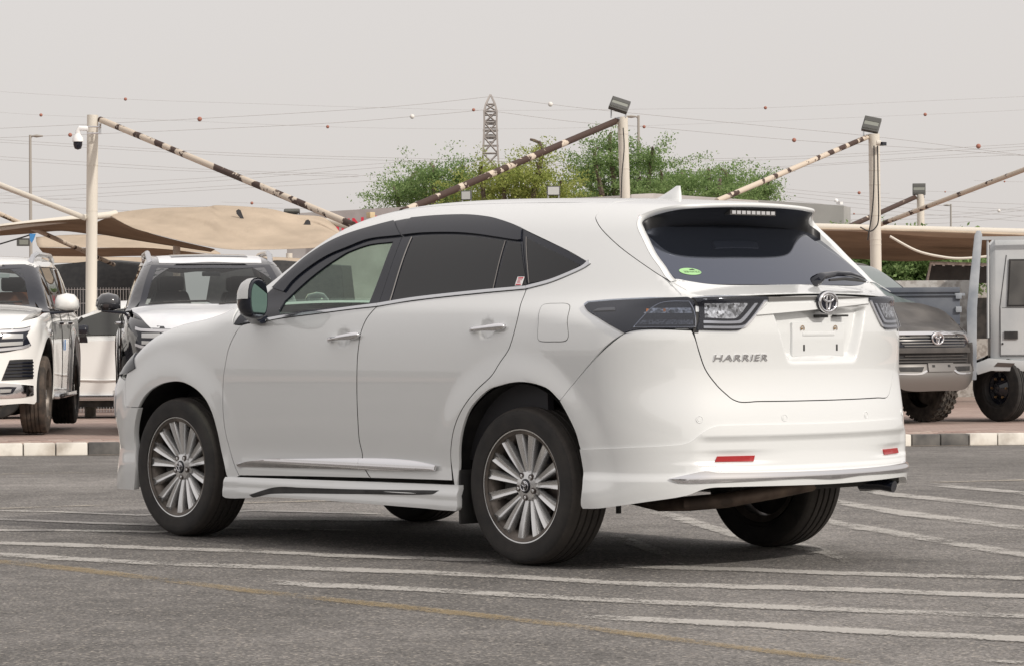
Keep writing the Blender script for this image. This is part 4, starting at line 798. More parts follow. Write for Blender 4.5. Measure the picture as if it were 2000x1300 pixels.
# front bumper, headlamps, grille
fl = [(3.0, .235), (3.03, .222)]
ub = lambda p: float(wrap_inv(np.array(p))[0, 0])
U_F = X_F+.9*math.pi/2
fb = P2(fa[10:17])+[(U_F-.9, .215), (U_F-.4, .20), (U_F, .20)]
ft = [(U_F, .80), (U_F-.5, .80), (ub((3.30, .80, .82)), .83), (ub((3.12, .87, .80)), .80), (ub((3.1, .88, .66)), .66)]
fb = P2(fa[11:17])+[(U_F-.9, .215), (U_F-.4, .20), (U_F, .20)]
panel('front_bumper', 'wrap', fb+[(2*U_F-u, z) for u, z in fb[::-1][1:]]+[(2*U_F-u, z) for u, z in ft[::-1]]+ft[1:], PT, car, res=.035, gap=.002, depth=.03)
hl = [(ub((3.05, .89, .94)), .945), (ub((3.0, .9, .86)), .865), (ub((3.12, .88, .82)), .835), (U_F-.35, .80), (U_F-.35, .87), (ub((3.25, .78, .93)), .915)]
for s in (0, 1): panel('headlamp', 'wrap', hl if s == 0 else [(2*U_F-u, z) for u, z in hl], MT['black_gloss'], car, res=.03, off=.006, depth=.02, gap=0)
panel('grille', 'wrap', [(U_F-.33, .80), (U_F-.33, .87), (U_F+.33, .87), (U_F+.33, .80)], MT['black_gloss'], car, res=.03, off=.01, depth=.02, gap=0)
fgc = [(ub((3.28, .82, .60)), .62), (ub((3.40, .75, .60)), .72), (ub((3.45, .72, .50)), .60), (ub((3.32, .80, .50)), .50)]
panel('fog_lamp', 'wrap', [(u, z+.10) for u, z in fgc], MT['lens_silver'], car, res=.03, off=.004, depth=.01, gap=0)
# mirrors
for s in (1, -1):
    mo = MB(); rings = []
    def oval(cx, cy, cz, hy, hz, k=2.6, n=20, tilt=.45, slope=.0):
        r = []
        for q in np.linspace(0, 2*math.pi, n+1)[:-1]:
            c, si = math.cos(q), math.sin(q); yy_ = hy*np.sign(c)*abs(c)**(2/k); zz_ = hz*np.sign(si)*abs(si)**(2/k)
            r.append((cx-tilt*yy_, s*(cy+yy_+slope*zz_), cz+zz_))
        return r
    rings = [oval(1.735, 1.040, 1.214, .080, .092), oval(1.745, 1.041, 1.214, .088, .100), oval(1.79, 1.045, 1.214, .090, .098), oval(1.82, 1.048, 1.212, .084, .088), oval(1.850, 1.046, 1.21, .066, .064), oval(1.866, 1.045, 1.21, .03, .028)]
    mo.loft(rings); body = mo.build('door_mirror', MT['black_gloss'], car, smooth=True, angle=50)
    cap = MB(); rr = []
    for rg in rings[1:]:
        c = np.mean(np.array(rg), 0); rr.append([tuple(c+(np.array(p)-c)*1.04) for p in rg if p[2] > c[2]+.018*0-.012])
    mn = min(len(r) for r in rr); rr = [r[:mn] for r in rr]
    cap.loft(rr, closed=False, caps=False); cap.build('mirror_cap', MT['mirror_silver'], body, smooth=True, angle=60)
    b = MB(); b.loft([oval(1.7335, 1.040, 1.214, .073, .084), oval(1.745, 1.04, 1.214, .073, .084)]); b.build('mirror_glass', MT['mirror'], body)
    b = MB(); b.loft([[(1.83, s*1.0, 1.13), (1.90, s*.99, 1.13), (1.90, s*1.05, 1.15), (1.82, s*1.05, 1.15)], [(1.86, s*.93, 1.09), (1.95, s*.93, 1.09), (1.95, s*.955, 1.115), (1.86, s*.955, 1.115)], [(1.88, s*.86, 1.10), (2.02, s*.86, 1.10), (2.02, s*.87, 1.14), (1.88, s*.87, 1.14)]]); b.build('mirror_foot', MT['black_gloss'], body, bevel=.008)
# wheels
def build_wheel():
    w = MB()   # tyre; wheel axis = y, outer side +y, centre 0
    hw = .1175; R = .358
    prof = [(.240, .098), (.2555, .1035), (.2610, .1125), (.30, .1175), (.325, .1165), (.340, .110), (.348, .101)]
    gro = [(.352, .092), (.3545, .078)]
    for c in (.058, .019, -.019, -.058): gro += [(.3575, c+.0062), (.349, c+.0048), (.349, c-.0048), (.3575, c-.0062)]
    gro += [(.3545, -.078), (.352, -.092)]
    prof = prof+gro+[(r, -h) for r, h in prof[::-1]]
    w.lathe(prof, 96)
    ty = w.build('tyre', MT['tyre'], None, smooth=True, angle=28)
    rim = MB(); rim.lathe([(.236, .100), (.2505, .104), (.2515, .100), (.245, .094), (.232, .086), (.222, .075), (.214, .03), (.205, -.02), (.205, -.09), (.236, -.10)], 72)
    ri = rim.build('rim', MT['alloy_dark'], None, smooth=True, angle=40)
    lip = MB(); lip.lathe([(.252, .1055), (.2575, .1065), (.2590, .1025), (.252, .0965), (.243, .090), (.236, .087)], 72); lp = lip.build('rim_lip', MT['alloy'], ri, smooth=True)
    def spoke(aroot, atip, wr, wt, rt=.241):
        b = MB(); rings = []
        for t in np.linspace(0, 1, 9):
            r = .046+(rt-.046)*t; a = aroot+(atip-aroot)*(t**.8); ww = wr+(wt-wr)*t; hh = .070+.022*math.sin(t*math.pi*.5)-.012*(1-t)+.004*t; th = .030
            c = np.array((math.cos(a), 0, math.sin(a))); tn = np.array((-math.sin(a), 0, math.cos(a)))
            pr = [(-1, -.9), (-1, -.10), (-.72, .0), (-.2, .02 if t < .2 else -.16), (.2, .02 if t < .2 else -.16), (.72, .0), (1, -.10), (1, -.9)]
            k_ = .22*min(1, t*2); pr = [(-1, -.95), (-.97, -.20), (-.80, .05), (-.30, .0-k_), (.30, .0-k_), (.80, .05), (.97, -.20), (1, -.95)]
            rings.append([tuple(c*r+tn*ww*p+np.array((0, hh+th*h, 0))) for p, h in pr])
        b.loft(rings); return b
    sps = []
    for k in range(5):
        a0 = math.radians(90+72*k+4)
        for da, dt, wr, wt in ((-.15, -.185, .0110, .0250), (.15, .185, .0110, .0250), (.628, .628-.0, .014, .0230)):
            sps.append(spoke(a0+da, a0+dt, wr, wt).build('spoke', MT['alloy'], None, smooth=True, angle=45))
    hub = MB(); hub.lathe([(.060, .048), (.068, .062), (.064, .074), (.052, .077), (.033, .080), (.031, .074), (0, .074)], 40); hb = hub.build('hub', MT['alloy'], None, smooth=True, angle=40)
    cap = MB(); cap.lathe([(.031, .070), (.031, .082), (.027, .085), (0, .087)], 28); cp = cap.build('centre_cap', MT['black_gloss'], None, smooth=True, angle=40)
    m_ = MB()
    for cx, cz, a, b_ in ((0, 0, .025, .022), (0, .008, .015, .008), (0, 0, .006, .019)):
        m_.tube([(cx+a*math.cos(q), .088, cz+b_*math.sin(q)) for q in np.linspace(0, 2*math.pi, 21)], .0018, 5, caps=False)
    cb = m_.build('cap_mark', MT['chrome'], cp, smooth=True)
    nuts = []
    for k in range(5):
        a = math.radians(90+72*k+40); b = MB(); cc = (.0525*math.cos(a), 0, .0525*math.sin(a)); b.lathe([(.0145, .070), (.0145, .0800), (.0125, .0785), (0, .0780)], 16, 'y', cc); b.lathe([(.0085, .076), (.0085, .0815), (.005, .083), (0, .083)], 6, 'y', cc, 1)
        nuts.append(b.build('wheel_nut', [MT['brake'], MT['alloy']], None))
    d = MB(); d.lathe([(.155, .02), (.155, -.005), (.09, -.005)], 48); d.lathe([(.155, .02), (.07, .02), (.07, .045), (.0, .045)], 48); dk = d.build('brake_disc', MT['brake'], None, smooth=True, angle=30)
    cal = MB(); cal.box((.09, -.03, -.07), (.175, .05, .07)); cal.lathe([(.20, -.03), (.05, -.035)], 40)
    cl = cal.build('caliper', MT['under'], None, bevel=.01)
    return [ty, ri]+sps+[hb, cp]+nuts+[dk, cl]
def tyre_mat(name, base=(.020, .019, .019), dust=(.060, .052, .046)):
    mt = principled(name, base, .8)
    b = mt.node_tree.nodes['Principled BSDF']; tc = N(mt, 'ShaderNodeTexCoord'); sx = N(mt, 'ShaderNodeSeparateXYZ'); L(mt, tc.outputs['Object'], sx.inputs[0])
    at = N(mt, 'ShaderNodeMath', operation='ARCTAN2'); L(mt, sx.outputs[0], at.inputs[0]); L(mt, sx.outputs[2], at.inputs[1])
    mu = N(mt, 'ShaderNodeMath', operation='MULTIPLY'); mu.inputs[1].default_value = 72; L(mt, at.outputs[0], mu.inputs[0])
    ay = N(mt, 'ShaderNodeMath', operation='ABSOLUTE'); L(mt, sx.outputs[1], ay.inputs[0])
    my = N(mt, 'ShaderNodeMath', operation='MULTIPLY'); my.inputs[1].default_value = 60; L(mt, ay.outputs[0], my.inputs[0])
    ad = N(mt, 'ShaderNodeMath', operation='ADD'); L(mt, mu.outputs[0], ad.inputs[0]); L(mt, my.outputs[0], ad.inputs[1])
    si = N(mt, 'ShaderNodeMath', operation='SINE'); L(mt, ad.outputs[0], si.inputs[0])
    gt = N(mt, 'ShaderNodeMath', operation='GREATER_THAN'); gt.inputs[1].default_value = .86; L(mt, si.outputs[0], gt.inputs[0])
    le = N(mt, 'ShaderNodeVectorMath', operation='LENGTH'); cx = N(mt, 'ShaderNodeCombineXYZ'); L(mt, sx.outputs[0], cx.inputs[0]); L(mt, sx.outputs[2], cx.inputs[2]); L(mt, cx.outputs[0], le.inputs[0])
    tr_ = N(mt, 'ShaderNodeMapRange'); tr_.inputs[1].default_value = .338; tr_.inputs[2].default_value = .344; L(mt, le.outputs['Value'], tr_.inputs[0])
    m2 = N(mt, 'ShaderNodeMath', operation='MULTIPLY'); L(mt, gt.outputs[0], m2.inputs[0]); L(mt, tr_.outputs[0], m2.inputs[1])
    rs = N(mt, 'ShaderNodeMath', operation='MULTIPLY'); rs.inputs[1].default_value = 900; L(mt, le.outputs['Value'], rs.inputs[0]); r2 = N(mt, 'ShaderNodeMath', operation='SINE'); L(mt, rs.outputs[0], r2.inputs[0])
    hgt = N(mt, 'ShaderNodeMath', operation='MULTIPLY_ADD'); hgt.inputs[1].default_value = -1.0; L(mt, m2.outputs[0], hgt.inputs[0]); 
    r3 = N(mt, 'ShaderNodeMath', operation='MULTIPLY'); r3.inputs[1].default_value = .06; L(mt, r2.outputs[0], r3.inputs[0]); L(mt, r3.outputs[0], hgt.inputs[2])
    bp = N(mt, 'ShaderNodeBump'); bp.inputs['Strength'].default_value = .8; bp.inputs['Distance'].default_value = .004; L(mt, hgt.outputs[0], bp.inputs['Height']); L(mt, bp.outputs[0], b.inputs['Normal'])
    nz = N(mt, 'ShaderNodeTexNoise'); nz.inputs['Scale'].default_value = 9; nz.inputs['Detail'].default_value = 6; L(mt, tc.outputs['Object'], nz.inputs['Vector'])
    mm = N(mt, 'ShaderNodeMath', operation='MULTIPLY_ADD'); mm.inputs[1].default_value = .55; mm.use_clamp = True; L(mt, tr_.outputs[0], mm.inputs[0])
    n3 = N(mt, 'ShaderNodeMapRange'); n3.inputs[1].default_value = .35; n3.inputs[2].default_value = .75; n3.inputs[4].default_value = .55; L(mt, nz.outputs['Fac'], n3.inputs[0]); L(mt, n3.outputs[0], mm.inputs[2])
    mx = N(mt, 'ShaderNodeMixRGB'); mx.inputs[1].default_value = (*base, 1); mx.inputs[2].default_value = (*dust, 1); L(mt, mm.outputs[0], mx.inputs[0]); L(mt, mx.outputs[0], b.inputs['Base Color'])
    return mt
MT['tyre'] = tyre_mat('tyre_rubber_dusty')
parts = build_wheel(); first = True
for (x, s, rot) in ((0, 1, 0), (2.66, 1, .12), (0, -1, .5), (2.66, -1, .9)):
    wh = empty('wheel', (x, s*.775, .358)); wh.parent = car; wh.rotation_euler = (0, rot, 0) if s > 0 else (0, rot, math.pi)
    for p_ in parts:
        if first: p_.parent = wh
        else: copy_tree(p_, wh)
    first = False
# children deeper than wheel > part > (lip, mark): keep three levels
for o in list(bpy.data.objects):
    if o.parent and o.parent.parent and o.parent.parent.name.startswith('wheel'): o.parent = o.parent.parent
# wheel houses, underbody, exhaust
for x in (0, 2.66):
    for s in (1, -1):
        b = MB(); n = 30; pr = []
        rx = .455
        a0, a1 = math.radians(-3), math.radians(183)
        rr = [[(x+rx*math.cos(q), s*y, .36+.462*math.sin(q)) for q in np.linspace(a0, a1, n)] for y in (.893 if x == 0 else .86, .60)]
        b.loft(rr, closed=False, caps=False); c0 = len(b.v); b.add([(x, s*.60, .40)]+rr[1], [(0, i+1, i+2) for i in range(n-1)])
        b.build('wheel_liner', MT['black_matt'], car, smooth=True)
b = MB(); b.box((-.86, -.56, .42), (-.44, .56, .60)); b.box((-.44, -.60, .34), (.44, .60, .60)); b.box((.46, -.84, .25), (2.15, .84, .42)); b.box((2.15, -.60, .26), (3.05, .60, .55)); b.box((3.05, -.60, .25), (3.35, .60, .5))
b.build('underbody', MT['under'], car, bevel=.02)
b = MB(); b.tube([(.42, .80, .33), (.405, .82, .26), (.40, .84, .20)], .05, 8, sy=.25); b.box((.385, .77, .17), (.40, .91, .42)); b.build('mud_flap', MT['black_matt'], car, bevel=.01)
b = MB(); b.tube([(.8, .10, .30), (.1, .15, .285), (-.35, .35, .27), (-.60, .42, .285), (-.72, .30, .30), (-.80, .05, .335), (-.82, -.15, .36)], .034, 14); b.build('exhaust_pipe', MT['rust_pipe'], car, smooth=True)
b = MB(); b.tube([(-.80, -.10, .405), (-.80, -.14, .405), (-.80, -.52, .405), (-.80, -.56, .405)], [.05, .085, .085, .05], 20, sx=1.0, sy=.85); b.build('silencer', MT['under'], car, smooth=True)
b = MB(); b.tube([(-.80, -.50, .345), (-.90, -.54, .345), (-.955, -.56, .335)], .035, 14, sy=.8); b.build('exhaust_tip', MT['black_gloss'], car, smooth=True)
b = MB(); b.tube([(.05, -.62, .34), (.05, .62, .34)], .055, 10); b.tube([(-.30, .20, .30), (-.05, .62, .30)], .03, 8); b.tube([(-.30, -.20, .30), (-.05, -.62, .30)], .03, 8); b.tube([(.45, .55, .32), (.05, .62, .32)], .03, 8); b.tube([(.45, -.55, .32), (.05, -.62, .32)], .03, 8)
b.tube([(-.36, .62, .30), (-.36, .62, .24)], .012, 8); b.build('rear_suspension', MT['under'], car, smooth=True)
b = MB(); b.loft([[(x, y, z) for x, y in ((-.60, .78), (-.72, .74), (-.86, .62), (-.97, .35), (-.99, 0), (-.97, -.35), (-.86, -.62), (-.72, -.74), (-.60, -.78))] for z in (.40, .60)]); b.build('bumper_beam', MT['under'], car, bevel=.01)
# cabin
b = MB(); b.box((-.65, -.78, .42), (2.3, .78, .46)); b.box((-.66, -.78, .45), (-.62, .78, 1.15)); b.box((2.28, -.74, .45), (2.32, .74, 1.05)); b.build('cabin_floor', MT['trim_dark'], car)
for s in (1, -1):
    b = MB(); b.loft([[(2.2, s*.80, .46), (2.2, s*.82, 1.08), (2.2, s*.80, 1.10), (2.2, s*.76, .46)], [(-.1, s*.80, .46), (-.1, s*.82, 1.18), (-.1, s*.79, 1.20), (-.1, s*.76, .46)]]); b.build('door_lining', MT['trim_cream'] if s < 0 else MT['trim_dark'], car)
b = MB(); b.loft([[(x, y, float(Fo_z)) for y in np.linspace(-.48, .48, 8)] for x, Fo_z in ((-.4, 1.57), (0, 1.60), (.6, 1.615), (1.25, 1.60))], closed=False, caps=False); b.build('headlining', MT['trim_cream'], car)
def seat(x, y):
    st_ = MB()
    st_.loft([[(x+a, y+wy, z) for wy, z in ((-.25, .50), (-.26, .62), (-.18, .66), (.18, .66), (.26, .62), (.25, .50))] for a in (-.05, .12, .36, .46)])
    so_ = st_.build('seat', MT['fabric'], car, bevel=.03, seg=3)
    k = MB(); k.loft([[(x-.05-a*.45, y+wy*w_, .60+a*.82) for wy in (-.26, -.2, .2, .26)]+[(x-.19-a*.42, y+wy*w_, .60+a*.82) for wy in (.26, .2, -.2, -.26)] for a, w_ in ((0, .9), (.3, 1), (.62, .95), (.80, .62))]); k.build('backrest', MT['fabric'], so_, bevel=.03, seg=3)
    k = MB(); k.box((x-.52, y-.13, 1.27), (x-.40, y+.13, 1.45)); k.build('headrest', MT['fabric'], so_, bevel=.04, seg=3)
seat(1.25, .36); seat(1.25, -.36)
b = MB(); b.box((-.05, -.62, .5), (.45, .62, .66)); b.loft([[(a, y, .6) for a in (-.02, -.16)]+[(a-.2, y, 1.2) for a in (-.16, -.02)] for y in (-.6, .6)]); b.build('rear_seat', MT['trim_dark'], car, bevel=.04)
b = MB(); b.loft([[(2.25, y, .7), (2.25, y, 1.10), (2.0, y, 1.15), (1.80, y, 1.12), (1.76, y, 1.04), (1.86, y, .75)] for y in (-.74, -.3, .3, .74)]); b.build('dashboard', MT['trim_dark'], car, bevel=.03)
b = MB(); b.tube([(1.66+.06*math.sin(q), -.36+.18*math.cos(q), 1.05+.175*math.sin(q)) for q in np.linspace(0, 2*math.pi, 29)], .014, 8, caps=False); b.tube([(1.80, -.36, 1.0), (1.66, -.36, 1.05)], [.03, .07], 12); b.box((1.64, -.52, 1.04), (1.67, -.20, 1.065)); b.build('steering_wheel', MT['trim_dark'], car, smooth=True)
# painted lines on the asphalt: (colour, far edge, near edge)
MARKS=[('white', [(3.212, 1.81), (3.001, 1.72), (2.793, 1.63), (2.588, 1.542), (2.377, 1.456), (2.169, 1.37), (1.891, 1.261), (1.618, 1.154), (1.382, 1.103), (1.15, 1.052), (0.974, 0.975), (0.801, 0.9), (0.629, 0.825), (0.46, 0.751), (0.292, 0.677)], [(2.952, 1.969), (2.747, 1.879), (2.545, 1.791), (2.345, 1.704), (2.139, 1.618), (1.937, 1.533), (1.667, 1.424), (1.401, 1.318), (1.171, 1.266), (0.945, 1.214), (0.774, 1.138), (0.605, 1.063), (0.437, 0.989), (0.272, 0.915), (0.108, 0.842)]),
('white', [(-0.151, 0.544), (-0.345, 0.473), (-0.558, 0.361), (-0.769, 0.25), (-1.005, 0.171), (-1.236, 0.093), (-1.382, 0.018), (-1.526, -0.057), (-1.668, -0.131), (-1.81, -0.205), (-1.95, -0.278), (-2.089, -0.35)], [(-0.349, 0.731), (-0.537, 0.66), (-0.745, 0.549), (-0.95, 0.439), (-1.18, 0.36), (-1.405, 0.282), (-1.547, 0.207), (-1.688, 0.133), (-1.827, 0.059), (-1.965, -0.014), (-2.102, -0.086), (-2.238, -0.158)]),
('white', [(2.615, 2.175), (2.362, 2.122), (2.113, 2.07), (1.87, 2.019), (1.637, 1.96), (1.409, 1.903), (1.155, 1.796), (0.905, 1.691), (0.706, 1.601), (0.509, 1.511), (0.315, 1.423), (0.102, 1.354), (-0.107, 1.286), (-0.313, 1.219), (-0.595, 1.177), (-0.869, 1.136), (-1.038, 1.049), (-1.205, 0.963), (-1.37, 0.878), (-1.57, 0.781), (-1.766, 0.686), (-1.913, 0.627), (-2.059, 0.569), (-2.203, 0.512), (-2.345, 0.455), (-2.486, 0.399), (-2.625, 0.343)], [(2.312, 2.361), (2.067, 2.307), (1.828, 2.254), (1.593, 2.202), (1.368, 2.143), (1.148, 2.086), (0.901, 1.98), (0.659, 1.876), (0.466, 1.786), (0.275, 1.698), (0.087, 1.61), (-0.119, 1.541), (-0.322, 1.473), (-0.521, 1.406), (-0.795, 1.362), (-1.061, 1.319), (-1.225, 1.233), (-1.388, 1.149), (-1.548, 1.065), (-1.742, 0.968), (-1.934, 0.873), (-2.077, 0.815), (-2.219, 0.757), (-2.359, 0.7), (-2.498, 0.643), (-2.635, 0.587), (-2.77, 0.532)]),
('white', [(0.282, 2.159), (0.006, 2.097), (-0.226, 2.006), (-0.453, 1.916), (-0.712, 1.859), (-0.965, 1.803), (-1.16, 1.747), (-1.351, 1.692), (-1.54, 1.638), (-1.709, 1.57), (-1.876, 1.503), (-2.042, 1.437), (-2.204, 1.371), (-2.365, 1.307), (-2.524, 1.243), (-2.675, 1.176), (-2.824, 1.11), (-2.971, 1.045), (-3.117, 0.98)], [(0.04, 2.342), (-0.227, 2.279), (-0.451, 2.188), (-0.671, 2.098), (-0.922, 2.04), (-1.167, 1.983), (-1.356, 1.927), (-1.541, 1.872), (-1.724, 1.818), (-1.888, 1.75), (-2.051, 1.683), (-2.211, 1.617), (-2.369, 1.552), (-2.526, 1.487), (-2.68, 1.424), (-2.827, 1.357), (-2.972, 1.291), (-3.116, 1.226), (-3.258, 1.162)]),
('white', [(-1.717, 2.243), (-1.883, 2.187), (-2.046, 2.133), (-2.212, 2.075), (-2.374, 2.017), (-2.535, 1.961), (-2.705, 1.918), (-2.872, 1.877), (-3.036, 1.836), (-3.186, 1.784), (-3.333, 1.732), (-3.477, 1.682), (-3.62, 1.632)], [(-1.906, 2.417), (-2.067, 2.362), (-2.225, 2.307), (-2.385, 2.249), (-2.543, 2.191), (-2.699, 2.135), (-2.864, 2.092), (-3.026, 2.05), (-3.186, 2.009), (-3.33, 1.956), (-3.473, 1.905), (-3.614, 1.854), (-3.753, 1.804)]),
('white', [(-3.789, 2.355), (-3.934, 2.289), (-4.078, 2.224)], [(-3.856, 2.436), (-3.999, 2.371), (-4.141, 2.306)]),
('white', [(3.917, 1.378), (3.759, 1.243), (3.602, 1.108), (3.445, 0.974), (3.247, 0.863), (3.051, 0.753), (3.033, 0.517), (3.015, 0.276), (2.817, 0.167), (2.621, 0.06), (2.426, -0.047), (2.234, -0.153)], [(3.751, 1.48), (3.595, 1.346), (3.44, 1.213), (3.285, 1.08), (3.09, 0.97), (2.897, 0.86), (2.878, 0.628), (2.859, 0.391), (2.664, 0.283), (2.471, 0.177), (2.28, 0.071), (2.09, -0.034)]),
('white', [(4.838, 0.815), (4.557, 0.741), (4.283, 0.668), (4.015, 0.596), (3.767, 0.508), (3.523, 0.422), (3.535, 0.103), (3.55, -0.227), (3.38, -0.364), (3.211, -0.502), (3.043, -0.639), (2.875, -0.775), (2.708, -0.911)], [(4.64, 0.936), (4.367, 0.861), (4.099, 0.787), (3.837, 0.714), (3.594, 0.626), (3.356, 0.539), (3.364, 0.227), (3.375, -0.095), (3.208, -0.232), (3.041, -0.368), (2.876, -0.504), (2.711, -0.639), (2.546, -0.774)]),
('white', [(5.482, 0.421), (5.22, 0.284), (4.961, 0.147), (4.62, 0.07), (4.287, -0.006), (4.245, -0.252), (4.202, -0.502), (4.16, -0.757), (3.932, -0.848), (3.707, -0.938), (3.486, -1.027), (3.268, -1.116)], [(5.313, 0.524), (5.056, 0.387), (4.802, 0.251), (4.467, 0.173), (4.142, 0.095), (4.097, -0.147), (4.053, -0.393), (4.009, -0.644), (3.785, -0.735), (3.565, -0.825), (3.347, -0.915), (3.132, -1.004)]),
('pale', [(5.512, 0.403), (5.452, 0.119), (5.392, -0.17), (5.331, -0.464), (5.244, -0.707), (5.123, -0.903), (5.0, -1.099), (4.878, -1.297), (4.773, -1.563), (4.667, -1.832), (4.561, -2.105)], [(5.376, 0.486), (5.314, 0.206), (5.252, -0.078), (5.19, -0.368), (5.102, -0.608), (4.981, -0.802), (4.859, -0.996), (4.737, -1.191), (4.632, -1.453), (4.525, -1.719), (4.418, -1.987)]),
('pale', [(10.159, -2.44), (10.066, -2.729), (9.971, -3.021), (9.876, -3.316), (9.779, -3.614)], [(9.983, -2.332), (9.89, -2.618), (9.795, -2.907), (9.699, -3.199), (9.603, -3.494)]),
('white', [(1.512, -1.042), (0.771, -0.615), (-0.138, -0.03)], [(0.925, -0.485), (0.249, -0.106), (-0.583, 0.419)]),
('white', [(3.046, -2.809), (2.068, -2.207), (0.968, -1.474), (0.281, -1.106), (-0.089, -0.984), (-1.055, -0.281)], [(2.355, -2.136), (1.497, -1.635), (0.501, -0.99), (-0.136, -0.659), (-0.482, -0.553), (-1.382, 0.091)]),
('white', [(1.399, -2.638), (1.165, -2.485), (0.57, -2.181), (0.025, -1.904), (-0.377, -1.705), (-0.757, -1.516), (-1.117, -1.337), (-1.458, -1.167)], [(0.938, -2.131), (0.725, -1.997), (0.174, -1.728), (-0.337, -1.478), (-0.716, -1.296), (-1.074, -1.125), (-1.414, -0.962), (-1.736, -0.807)]),
('white', [(2.627, -4.083), (2.402, -3.95), (1.499, -3.41), (0.996, -3.191), (0.53, -2.993), (0.095, -2.814), (-0.314, -2.648)], [(2.098, -3.496), (1.895, -3.385), (1.077, -2.922), (0.613, -2.735), (0.18, -2.566), (-0.229, -2.407), (-0.617, -2.256)]),
('white', [(3.404, -5.3), (3.095, -5.051), (2.545, -4.789), (2.04, -4.557), (1.571, -4.35), (1.134, -4.163), (0.724, -3.993)], [(2.864, -4.687), (2.589, -4.473), (2.09, -4.257), (1.627, -4.062), (1.194, -3.886), (0.788, -3.726), (0.405, -3.58)]),
('white', [(3.795, -6.285), (3.244, -6.027), (2.722, -5.782), (2.235, -5.56), (1.782, -5.361)], [(3.33, -5.739), (2.809, -5.504), (2.325, -5.293), (1.874, -5.105), (1.452, -4.934)]),
('white', [(3.526, -6.858), (2.854, -6.748)], [(3.193, -6.446), (2.546, -6.35)]),
('pale', [(3.741, -6.112), (3.649, -6.429), (3.554, -6.751), (3.459, -7.076), (3.362, -7.407)], [(3.593, -5.94), (3.5, -6.252), (3.406, -6.569), (3.311, -6.89), (3.214, -7.215)]),
('yellow', [(2.34, 2.344), (2.014, 2.34), (1.7, 2.336), (1.396, 2.333), (1.061, 2.353), (0.738, 2.372), (0.316, 2.405), (-0.085, 2.435), (-0.378, 2.44), (-0.66, 2.444), (-0.933, 2.448), (-1.197, 2.451), (-1.451, 2.455), (-1.698, 2.459), (-1.925, 2.473), (-2.146, 2.488), (-2.372, 2.514), (-2.59, 2.539), (-2.861, 2.561), (-3.12, 2.583), (-3.304, 2.594), (-3.483, 2.605), (-3.691, 2.643)], [(1.986, 2.56), (1.676, 2.553), (1.376, 2.546), (1.086, 2.539), (0.765, 2.555), (0.456, 2.57), (0.052, 2.596), (-0.332, 2.621), (-0.613, 2.622), (-0.885, 2.623), (-1.148, 2.624), (-1.402, 2.625), (-1.647, 2.626), (-1.885, 2.626), (-2.105, 2.638), (-2.317, 2.649), (-2.536, 2.672), (-2.747, 2.694), (-3.009, 2.713), (-3.26, 2.731), (-3.438, 2.74), (-3.612, 2.749), (-3.813, 2.783)])]
# ---------------------------------------------------------------- ground
FH = np.array([math.cos(YAW), math.sin(YAW), 0.]); RH = np.array([math.sin(YAW), -math.cos(YAW), 0.]); C0 = np.array([CAMPOS[0], CAMPOS[1], 0.])
def Gz(d): return -.0125*(0 if d < 16 else ((d-16)**2/8 if d < 20 else d-18)) if d < 150 else -.0125*132
def at(px, py, d): return CAMPOS+d*(CF+(px-1000)/5841*CR-(py-650)/5841*CU)         # a sight line followed to its distance
def on(px, d, z=0): p = C0+d*FH+(px-1000)/5841*d*RH; return np.array([p[0], p[1], Gz(d)+z])
def sd(s, d, z=0): p = C0+d*FH+s*RH; return np.array([p[0], p[1], Gz(d)+z])
def depth(p): return float((np.array(p)[:3]-C0) @ FH)

